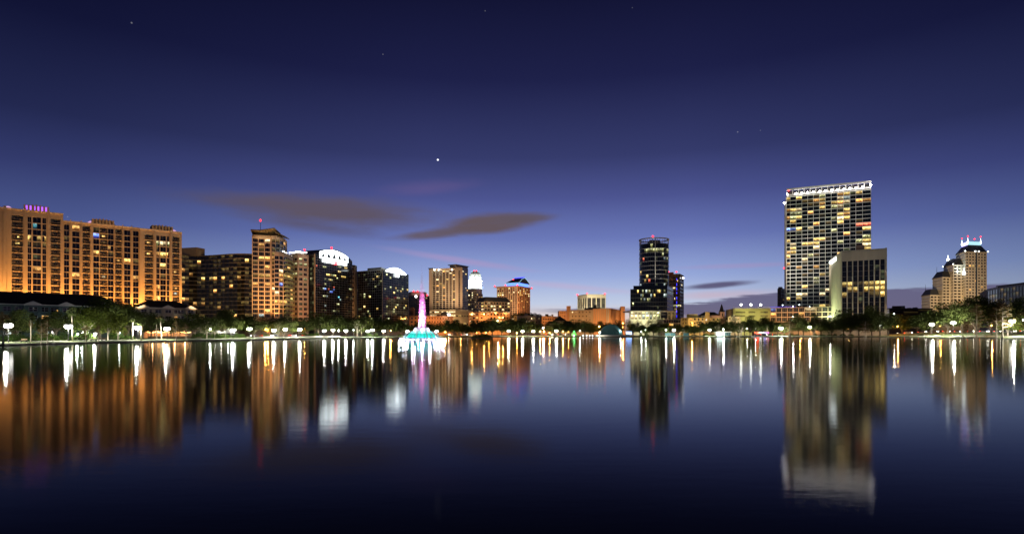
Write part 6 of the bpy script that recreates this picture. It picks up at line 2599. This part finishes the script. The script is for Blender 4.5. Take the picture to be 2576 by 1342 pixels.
# small green-lit conifer
Y = shoreY(1444) + 8
m_ = MB()
gx = X(1444, Y)
rr_ = random.Random(3)
m_.tube([(gx, Y, .8), (gx, Y, 1.6)], .2, 6)
o = thing('decorated_tree', 'small conifer wrapped in green lights left of the band shell', 'tree', (gx, Y, .8))
part('trunk', m_, 'bark', o)
m_ = MB()
for _ in range(500):
    f = rr_.random()
    a_ = rr_.uniform(0, 2 * PI)
    leaf(m_, Vector((gx + 1.7 * (1 - f) * math.cos(a_), Y + 1.7 * (1 - f) * math.sin(a_), 1.4 + 3.6 * f)), .16, rr_)
part('crown', m_, 'leaf_hedge', o)
m_ = MB()
for _ in range(46):
    f = rr_.random() ** 1.4
    a_ = rr_.uniform(0, 2 * PI)
    m_.ball((gx + 1.8 * (1 - f) * math.cos(a_), Y + 1.8 * (1 - f) * math.sin(a_), 1.4 + 3.6 * f), .13, 5, 3)
part('light_string', m_, 'e_green', o, kind='stuff')

# ================================================================== the fountain
FX, FY = X(1060, 236), 236.0
F = thing('fountain', 'illuminated lake fountain with a teal dome and a tall pink jet', 'fountain', (FX, FY, 0))
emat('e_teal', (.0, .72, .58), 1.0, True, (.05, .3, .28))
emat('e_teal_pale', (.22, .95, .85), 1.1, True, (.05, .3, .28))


def watersheet(name, col, tr=.35):
    m = bpy.data.materials.new(name)
    m.use_nodes = True
    q = NT(m.node_tree)
    m.node_tree.nodes.clear()
    d = q.n('ShaderNodeBsdfDiffuse')
    d.inputs['Color'].default_value = col + (1,)
    t2 = q.n('ShaderNodeBsdfTranslucent')
    t2.inputs['Color'].default_value = col + (1,)
    t3 = q.n('ShaderNodeBsdfTransparent')
    m1 = q.n('ShaderNodeMixShader')
    m1.inputs[0].default_value = .5
    q.l(d.outputs[0], m1.inputs[1]); q.l(t2.outputs[0], m1.inputs[2])
    m2_ = q.n('ShaderNodeMixShader')
    m2_.inputs[0].default_value = tr
    q.l(m1.outputs[0], m2_.inputs[1]); q.l(t3.outputs[0], m2_.inputs[2])
    o_ = q.n('ShaderNodeOutputMaterial')
    q.l(m2_.outputs[0], o_.inputs['Surface'])
    MATS[name] = m


watersheet('water_spray', (.85, .88, .92), .3)
watersheet('water_plume', (.85, .88, .92), .82)
pmat('fountain_concrete', (.35, .36, .38), .7, .1, 1)
m_ = MB()
m_.lathe((FX, FY, 0), [(8.2, -.6), (8.2, .35), (7.0, .5), (6.7, 1.0), (6.4, 1.25), (.1, 1.3)], 48)
part('basin', m_, 'fountain_concrete', F)
NPAN = 28
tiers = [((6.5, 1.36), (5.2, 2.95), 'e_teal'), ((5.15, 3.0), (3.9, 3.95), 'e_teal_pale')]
for ti, ((r0_, z0_), (r1_, z1_), mt) in enumerate(tiers):
    me = None
    for k in range(NPAN):
        a_ = 2 * PI * k / NPAN
        if me is None:
            b_ = MB()
            h_ = PI / NPAN * .90
            q = [(r0_ * math.cos(-h_), r0_ * math.sin(-h_), z0_), (r0_ * math.cos(h_), r0_ * math.sin(h_), z0_), (r1_ * math.cos(h_), r1_ * math.sin(h_), z1_), (r1_ * math.cos(-h_), r1_ * math.sin(-h_), z1_)]
            b_.hexa([(x * .985, y * .985, z - .06) for x, y, z in q] + q)
            me = b_.mesh('dome_panel', [mt])
        o = bpy.data.objects.new('dome_panel', me)
        COL.objects.link(o)
        o.parent = F
        o.rotation_euler = (0, 0, a_)
m_ = MB()
for k in range(NPAN):
    a_ = 2 * PI * (k + .5) / NPAN
    m_.tube([(FX + 6.52 * math.cos(a_), FY + 6.52 * math.sin(a_), 1.34), (FX + 5.2 * math.cos(a_), FY + 5.2 * math.sin(a_), 2.97), (FX + 3.9 * math.cos(a_), FY + 3.9 * math.sin(a_), 3.97)], .06, 5)
m_.lathe((FX, FY, 0), [(6.6, 1.2), (6.7, 1.3), (6.6, 1.4), (6.4, 1.3)], 56)
m_.lathe((FX, FY, 0), [(5.1, 2.93), (5.25, 2.98), (5.1, 3.05)], 56)
part('dome_ribs', m_, pmat('rib_teal', (.05, .25, .24), .5, .05, 1), F)
m_ = MB()
m_.lathe((FX, FY, 0), [(6.2, 1.2), (4.9, 2.8), (3.7, 3.8), (3.5, 3.9), (3.2, 4.0), (.1, 4.0)], 40)
part('dome_core', m_, 'rib_teal', F)
# ring of outer jets: fans of water that rise and fall back
b_ = MB()
for f in range(-2, 3):
    pts_, w_ = [], []
    for j in range(8):
        s_ = j / 7
        pts_.append((0 + .5 * s_, f * .10 * s_, .25 + 3.3 * s_ * (1 - s_) + .1 * (1 - s_)))
        w_.append(.09 + .15 * s_)
    b_.tube(pts_, w_, 5, cap=False)
jet_me = b_.mesh('ring_jet', ['water_spray'], smooth=True)
for k in range(52):
    a_ = 2 * PI * k / 52
    o = bpy.data.objects.new('ring_jet', jet_me)
    COL.objects.link(o)
    o.parent = F
    o.location = (8.1 * math.cos(a_), 8.1 * math.sin(a_), 0)
    o.rotation_euler = (0, 0, a_)
# arching jets over the dome, and the crown of jets on top
b_ = MB()
for f in (-1, 0, 1):
    pts_, w_ = [], []
    for j in range(10):
        s_ = j / 9
        pts_.append((7.6 - 2.6 * s_, f * .16 * s_, .5 + 3.2 * s_ + 3.0 * s_ * (1 - s_)))
        w_.append(.07 + .12 * s_)
    b_.tube(pts_, w_, 5, cap=False)
arch_me = b_.mesh('arch_jet', ['water_spray'], smooth=True)
for k in range(20):
    a_ = 2 * PI * (k + .5) / 20
    if math.cos(a_ + PI / 2) > .86 and k % 2:
        continue
    o = bpy.data.objects.new('arch_jet', arch_me)
    COL.objects.link(o)
    o.parent = F
    o.rotation_euler = (0, 0, a_)
b_ = MB()
pts_, w_ = [], []
for j in range(9):
    s_ = j / 8
    pts_.append((1.9 + 1.2 * s_, 0, 3.9 + 6.4 * s_ * (1 - s_) * (1 - .25 * s_)))
    w_.append(.14 + .24 * s_)
b_.tube(pts_, w_, 6, cap=False)
crown_me = b_.mesh('crown_jet', ['water_spray'], smooth=True)
for k in range(26):
    o = bpy.data.objects.new('crown_jet', crown_me)
    COL.objects.link(o)
    o.parent = F
    o.rotation_euler = (0, 0, 2 * PI * k / 26)
# central plume: a bright core of rising water inside a cone of mist
m_ = MB()
rr_ = random.Random(8)
m_.tube([(FX, FY, 3.9), (FX - .1, FY, 12), (FX - .05, FY, 20), (FX, FY, 27)], [.26, .16, .07, .01], 10)
for k in range(14):
    a_ = rr_.uniform(0, 2 * PI)
    r_ = rr_.uniform(.2, 1.0)
    hh = rr_.uniform(1.5, 4.5)
    m_.tube([(FX + .3 * math.cos(a_), FY + .3 * math.sin(a_), 3.9), (FX + .7 * r_ * math.cos(a_), FY + .7 * r_ * math.sin(a_), 3.9 + hh * .7), (FX + 1.4 * r_ * math.cos(a_), FY + 1.4 * r_ * math.sin(a_), 3.9 + hh * .9),
             (FX + 1.9 * r_ * math.cos(a_), FY + 1.9 * r_ * math.sin(a_), 3.9 + hh * .3)], [.06, .07, .09, .10], 5, cap=False)
part('plume', m_, 'water_plume', F, smooth=True)
mm = bpy.data.materials.new('mist')
mm.use_nodes = True
q = NT(mm.node_tree)
mm.node_tree.nodes.clear()
vs = q.n('ShaderNodeVolumeScatter')
vs.inputs['Color'].default_value = (1, 1, 1, 1)
vs.inputs['Density'].default_value = .06
o_ = q.n('ShaderNodeOutputMaterial')
q.l(vs.outputs[0], o_.inputs['Volume'])
MATS['mist'] = mm
for k_, ofx in ((.85, .3), (.55, .15), (.28, 0.0)):
    m_ = MB()
    m_.lathe((FX + ofx, FY, 0), [(.05, 4.0), (2.0 * k_, 4.0), (1.95 * k_, 8), (1.7 * k_, 13), (1.25 * k_, 19), (.7 * k_, 25), (.28 * k_, 29), (.03, 31.2 - ofx * 4), (.001, 31.3 - ofx * 4)], 28)
    part('mist', m_, 'mist', F, smooth=True)
m_ = MB()
m_.lathe((FX + .15, FY, 0), [(.05, 13), (1.3, 13), (1.15, 17), (.85, 22), (.5, 26), (.2, 29.5), (.01, 31)], 24)
part('mist', m_, 'mist', F, smooth=True)
m_ = MB()
m_.lathe((FX + .1, FY, 0), [(.05, 18), (.9, 18), (.7, 22), (.4, 26), (.15, 29.5), (.01, 31)], 24)
part('mist', m_, 'mist', F, smooth=True)
# the coloured lamps of the fountain
for k in range(26):
    a_ = 2 * PI * (k + .5) / 26
    colr = [(.62, .50, 1.0), (.85, .80, 1.0), (.55, .42, 1.0), (.3, .85, 1.0)][k % 4]
    point((FX + 9.0 * math.cos(a_), FY + 9.0 * math.sin(a_), .55), 430, colr, .12)
for k in range(13):
    a_ = 2 * PI * k / 13
    point((FX + 7.35 * math.cos(a_), FY + 7.35 * math.sin(a_), 1.6), 130, (.9, .96, 1.0), .12)
for k in range(7):
    a_ = 2 * PI * (k + .5) / 7
    point((FX + 3.75 * math.cos(a_), FY + 3.75 * math.sin(a_), 4.6), 300, (1.0, .80, .97), .2)
for k in range(6):
    a_ = 2 * PI * k / 6
    spot((FX + 1.2 * math.cos(a_), FY + 1.2 * math.sin(a_), 4.2), (FX, FY, 24), 68000, (1.0, .22, .76), R(26), .7, .15)

# ================================================================== park furniture, cars and small buildings
# iron railing along the quay left of the fountain
o = thing('railing', 'low iron railing along the quay left of the fountain', 'railing', (X(880, 372), 372, .6))
m_ = MB()
prev = None
k = 0
px = 800
while px < 1000:
    Y = shoreY(px) + 1.4
    x = X(px, Y)
    b_ = MB()
    b_.box(x - .05, x + .05, Y - .05, Y + .05, .5, 1.75)
    part('post', b_, 'dark_metal', o)
    if prev:
        for z in (.95, 1.35, 1.7):
            m_.tube([(prev[0], prev[1], z), (x, Y, z)], .035, 4)
    prev = (x, Y)
    px += 7
part('rail', m_, 'dark_metal', o)
# low retaining wall of the planting
o = MB()
for k in range(24):
    x0_, x1_ = 640 + k * 9, 640 + k * 9 + 8.6
    a, b = P(x0_, shoreY(x0_) + 13), P(x1_, shoreY(x1_) + 13)
    o.obox(a, (b - a).normalized(), (b - a).length, -.4, 0, .7, 1.5)
single('garden_wall', o, 'path_concrete', 'low pale garden wall behind the quay below the curved tower', 'wall', (X(740, 330), 330, .7))

CARPRO = {}


def make_car():
    b = MB()
    # lower body, then cabin, drawn in side profile and given width
    def loft(prof, w0, w1, mi):
        n_ = len(prof)
        i = len(b.v)
        for s_, w in ((-1, 0), (1, 0)):
            for (x, z) in prof:
                ww = w0 if z < .95 else w1
                b.v.append((x, s_ * ww, z))
        for k in range(n_):
            j = (k + 1) % n_
            b.f.append((i + k, i + j, i + n_ + j, i + n_ + k))
            b.m.append(mi)
        b.f.append(tuple(i + k for k in range(n_)))
        b.m.append(mi)
        b.f.append(tuple(i + 2 * n_ - 1 - k for k in range(n_)))
        b.m.append(mi)
    loft([(-2.2, .35), (2.15, .35), (2.25, .6), (2.1, .82), (1.1, .95), (-1.9, .98), (-2.25, .85), (-2.3, .55)], .9, .86, 0)
    body = b.mesh('body', ['car_paint_dark'])
    b2, b = b, MB()
    loft([(1.0, .94), (.35, 1.42), (-1.1, 1.46), (-1.8, 1.0)], .82, .66, 0)
    cabin = b.mesh('cabin', ['glass_dark'])
    b = MB()
    for (z) in (0,):
        b.tube([(0, -.11, 0), (0, .11, 0)], .33, 12)
    wheel = b.mesh('wheel', ['tyre'])
    b = MB()
    b.ball((0, 0, 0), .17, 8, 5)
    head = b.mesh('headlight', ['e_head'])
    b = MB()
    b.ball((0, 0, 0), .14, 8, 5)
    tail = b.mesh('taillight', ['e_tail'])
    b = MB()
    b.tube([(0, -.125, 0), (0, .125, 0)], .19, 8)
    rim = b.mesh('rim', ['car_paint_silver'])
    return body, cabin, wheel, head, tail, rim


CB = make_car()


def car(px, off, label, flip):
    Y = shoreY(px) + off
    k0, k1 = P(px - 4, shoreY(px - 4) + off), P(px + 4, shoreY(px + 4) + off)
    d = (k1 - k0).normalized() * flip
    o = thing('parked_car', label, 'car', (X(px, Y), Y, gz(px, off) + .07), 'cars on the park road')
    o.rotation_euler = (0, 0, math.atan2(d.y, d.x))
    paint = ['car_paint_dark', 'car_paint_silver'][int(px) % 2]
    for nm, me, loc in [('body', CB[0], (0, 0, 0)), ('cabin', CB[1], (0, 0, 0))] + [('wheel', CB[2], (sx * 1.38, sy * .82, .33)) for sx in (-1, 1) for sy in (-1, 1)] + \
            [('headlight', CB[3], (2.2, sy * .62, .66)) for sy in (-1, 1)] + [('taillight', CB[4], (-2.24, sy * .66, .74)) for sy in (-1, 1)]:
        c = bpy.data.objects.new(nm, me)
        COL.objects.link(c)
        c.parent = o
        c.location = loc
        if nm == 'wheel':
            g = bpy.data.objects.new('rim', CB[5])
            COL.objects.link(g)
            g.parent = c
        if nm == 'body':
            c.material_slots[0].link = 'OBJECT'
            c.material_slots[0].material = MATS[paint]


crs = random.Random(15)
CARS = [2266, 2285, 2300, 2322, 2338, 2352, 2366, 2380, 2396, 2410, 2428, 2444, 2460, 2478, 2496, 2512, 2530, 2546, 2562, 2580]
for k, px in enumerate(CARS):
    z_ = zone(px)
    car(px, 49.5 if k % 2 else 53.5, place_label('car with lit lights', px), 1 if k % 2 else -1)
for k, px in enumerate((640, 662, 690, 735, 752, 768, 1135, 1165, 1180, 1380, 1396, 1410, 1428, 1920, 1936, 1950)):
    car(px, 49.5 if k % 2 else 53.5, place_label('car with lit lights', px), 1 if k % 2 else -1)

# terrace restaurant hung with warm bulbs
o = thing('terrace_restaurant', 'open terrace restaurant strung with warm bulbs before the cream apartment house', 'restaurant', (X(425, 255), 255, .9))
a, b = P(372, 250), P(484, 262)
u = (b - a).normalized()
L = (b - a).length
m_ = MB()
m_.obox(a, u, L, -7, 0, 4.3, 4.6)
part('roof', m_, 'roof_shingle', o)
for k in range(8):
    m_ = MB()
    m_.obox(a, u, .25, -.4, -.15, .9, 4.3, 0, (L - .3) * k / 7)
    part('post', m_, 'timber', o)
m_ = MB()
m_.obox(a, u, L, -7.2, -6.9, .9, 4.3)
part('back_wall', m_, 'orange_stucco', o)
m_ = MB()
m_.obox(a, u, L, -.2, -.1, .9, 1.9)
part('parapet', m_, 'timber', o)
n = Vector((u.y, -u.x))
m_ = MB()
for row_ in range(3):
    for k in range(40):
        p_ = a + u * (L * (k + .5) / 40) + n * (-.1 - row_ * 1.8)
        m_.ball((p_.x, p_.y, 3.95 - .45 * abs(math.sin(k * PI / 8)) - row_ * .1), .11, 5, 3)
part('bulb_string', m_, 'e_string', o, kind='stuff')
for k in range(4):
    p_ = a + u * (L * (k + .5) / 4) - n * 3
    point((p_.x, p_.y, 3.4), 420, (1.0, .5, .2), .3)

# white tent roofs
for k, (px, off, w) in enumerate(((541, 22, 6.5), (557, 26, 6.0), (574, 24, 5.0))):
    Y = shoreY(px) + off
    x = X(px, Y)
    o = thing('event_tent', '%s white peaked tent below the wave-fronted condominium' % ['left', 'middle', 'right'][k], 'tent', (x, Y, .95), 'white tents')
    m_ = MB()
    m_.lathe((x, Y, 3.2), [(w * .72, 0), (w * .45, .5), (w * .2, 1.3), (.05, 2.4)], 4, a0=PI / 4, a1=PI / 4 + 2 * PI)
    part('canopy', m_, 'canvas_white', o)
    for sx in (-1, 1):
        for sy in (-1, 1):
            m_ = MB()
            m_.tube([(x + sx * w * .5, Y + sy * w * .5, .95), (x + sx * w * .5, Y + sy * w * .5, 3.2)], .06, 5)
            part('pole', m_, 'white_trim', o)
    point((x, Y, 2.6), 350, (1, .95, .85), .2)

# bright lakeside kiosk and the boat dock
Y = shoreY(1820) + 14
a, b = P(1803, Y), P(1838, Y)
o = thing('lake_kiosk', 'brightly lit white and teal kiosk with a flat roof left of the dock', 'kiosk', (a.x, Y, .9))
u = (b - a).normalized()
L = (b - a).length
for k in range(7):
    m_ = MB()
    m_.obox(a, u, L / 7 - .25, -.2, 0, 1.1, 3.9, 0, L * k / 7)
    part('wall_panel', m_, 'e_kiosk' if k < 4 else 'shell_teal', o)
m_ = MB()
m_.obox(a, u, L + 1.2, -6, 1.0, 3.95, 4.3, 0, -.6)
part('roof', m_, 'white_trim', o)
m_ = MB()
m_.obox(a, u, L, -6, -5.8, .9, 3.9)
part('back_wall', m_, 'cream_siding', o)
Y = shoreY(1880)
a = P(1862, Y - 3)
o = thing('boat_dock', 'low dark timber dock at the water below the olive garage', 'dock', (a.x, Y - 3, .0))
for k in range(22):
    m_ = MB()
    m_.box(a.x + k * .62, a.x + k * .62 + .56, Y - 5, Y + 1.5, .42, .5)
    part('plank', m_, 'timber', o)
for k in range(6):
    m_ = MB()
    m_.tube([(a.x + .3 + k * 2.6, Y - 5.1, -.8), (a.x + .3 + k * 2.6, Y - 5.1, 1.25)], .13, 7)
    part('pile', m_, 'timber', o)


def pedal_boat(px, dy, ordn):
    Y = shoreY(px) - dy
    x = X(px, Y)
    o = thing('pedal_boat', '%s white pedal boat with a curved neck moored by the timber dock' % ordn, 'boat', (x, Y, 0), 'moored pedal boats')
    m_ = MB()
    m_.hexa([(x - 1.2, Y - .55, -.1), (x + 1.0, Y - .55, -.1), (x + 1.0, Y + .55, -.1), (x - 1.2, Y + .55, -.1),
             (x - 1.5, Y - .75, .65), (x + 1.2, Y - .7, .55), (x + 1.2, Y + .7, .55), (x - 1.5, Y + .75, .65)])
    part('hull', m_, 'canvas_white', o)
    m_ = MB()
    m_.tube([(x + 1.0, Y, .4), (x + 1.25, Y, 1.0), (x + 1.0, Y, 1.6), (x + 1.05, Y, 2.05), (x + 1.4, Y, 2.1), (x + 1.75, Y, 1.95)], [.22, .16, .12, .14, .12, .03], 7)
    part('neck', m_, 'canvas_white', o, smooth=True)
    m_ = MB()
    m_.box(x - .9, x - .6, Y - .5, Y + .5, .55, 1.15)
    part('seat', m_, 'shell_teal', o)


for k, px in enumerate((1856, 1894, 1902, 1911)):
    pedal_boat(px, 2.2 + (k % 2), ['leftmost', 'second', 'third', 'rightmost'][k])

# blue-lit sign stand right of the band shell, red neon shop right of the dock
Y = shoreY(1582) + 9
x = X(1581.6, Y)
o = thing('sign_stand', 'blue lit sign stand right of the band shell', 'sign', (x, Y, .85))
m_ = MB()
m_.box(x - 2.2, x + 2.2, Y - .12, Y + .12, 2.2, 4.3)
part('panel', m_, emat('e_bluesign', (.25, .45, 1.0), 4.5, True), o)
for s_ in (-1, 1):
    m_ = MB()
    m_.tube([(x + s_ * 1.8, Y, .85), (x + s_ * 1.8, Y, 2.2)], .08, 6)
    part('post', m_, 'dark_metal', o)
Y = shoreY(1912) + 44.2
a, b = P(1897, Y + 18), P(1934, Y + 18)
o = thing('neon_shop', 'low shop with a red and violet neon fascia under the garage', 'shop', (a.x, Y + 18, 1))
u = Vector((1, 0))
L = (b - a).length
m_ = MB()
m_.obox(a, u, L, -6, 0, 1.1, 4.6)
part('wall', m_, 'brown_panel', o)
for k, (s0, s1, mt) in enumerate(((.02, .28, 'e_tail'), (.32, .62, 'e_white'), (.64, .8, 'e_violetbar'), (.82, .98, 'e_magenta'))):
    m_ = MB()
    m_.obox(a, u, L * (s1 - s0), .02, .25, 3.0, 3.9, 0, L * s0)
    part('neon_panel', m_, mt, o)
m_ = MB()
m_.obox(a, u, L + .8, -6.4, .8, 4.6, 4.85, 0, -.4)
part('roof', m_, 'dark_metal', o)
# fence panel line (teal hoarding) right of the glazed annex
for k, (x0_, x1_) in enumerate(((1672, 1684), (1686, 1698), (1718, 1732))):
    Y = shoreY(x0_) + 15
    a, b = P(x0_, Y), P(x1_, Y)
    m_ = MB()
    m_.obox(a, Vector((1, 0)), (b - a).length, -.15, 0, .9, 3.4)
    single('hoarding', m_, 'shell_teal', '%s teal hoarding panel at the park edge before the glazed annex' % ['left', 'middle', 'right'][k], 'hoarding', (a.x, Y, .9), 'teal hoardings')
# benches along the path
for k, px in enumerate((60, 236, 262, 500, 640, 910, 2330, 2370, 2420, 2478)):
    Y = shoreY(px) + 6.4
    x = X(px, Y)
    gb = gz(px, 6.4) - .78
    o = thing('park_bench', place_label('slatted bench', px), 'bench', (x, Y, .78 + gb), 'benches along the path')
    for j in range(3):
        m_ = MB()
        m_.box(x - .85, x + .85, Y - .35 + j * .17, Y - .22 + j * .17, 1.2 + gb, 1.25 + gb)
        part('seat_slat', m_, 'timber', o)
    for j in range(2):
        m_ = MB()
        m_.box(x - .85, x + .85, Y + .14, Y + .19, 1.36 + gb + j * .17, 1.49 + gb + j * .17)
        part('back_slat', m_, 'timber', o)
    for s_ in (-1, 1):
        m_ = MB()
        m_.box(x + s_ * .7 - .04, x + s_ * .7 + .04, Y - .33, Y + .2, .78 + gb, 1.2 + gb)
        part('leg', m_, 'dark_metal', o)
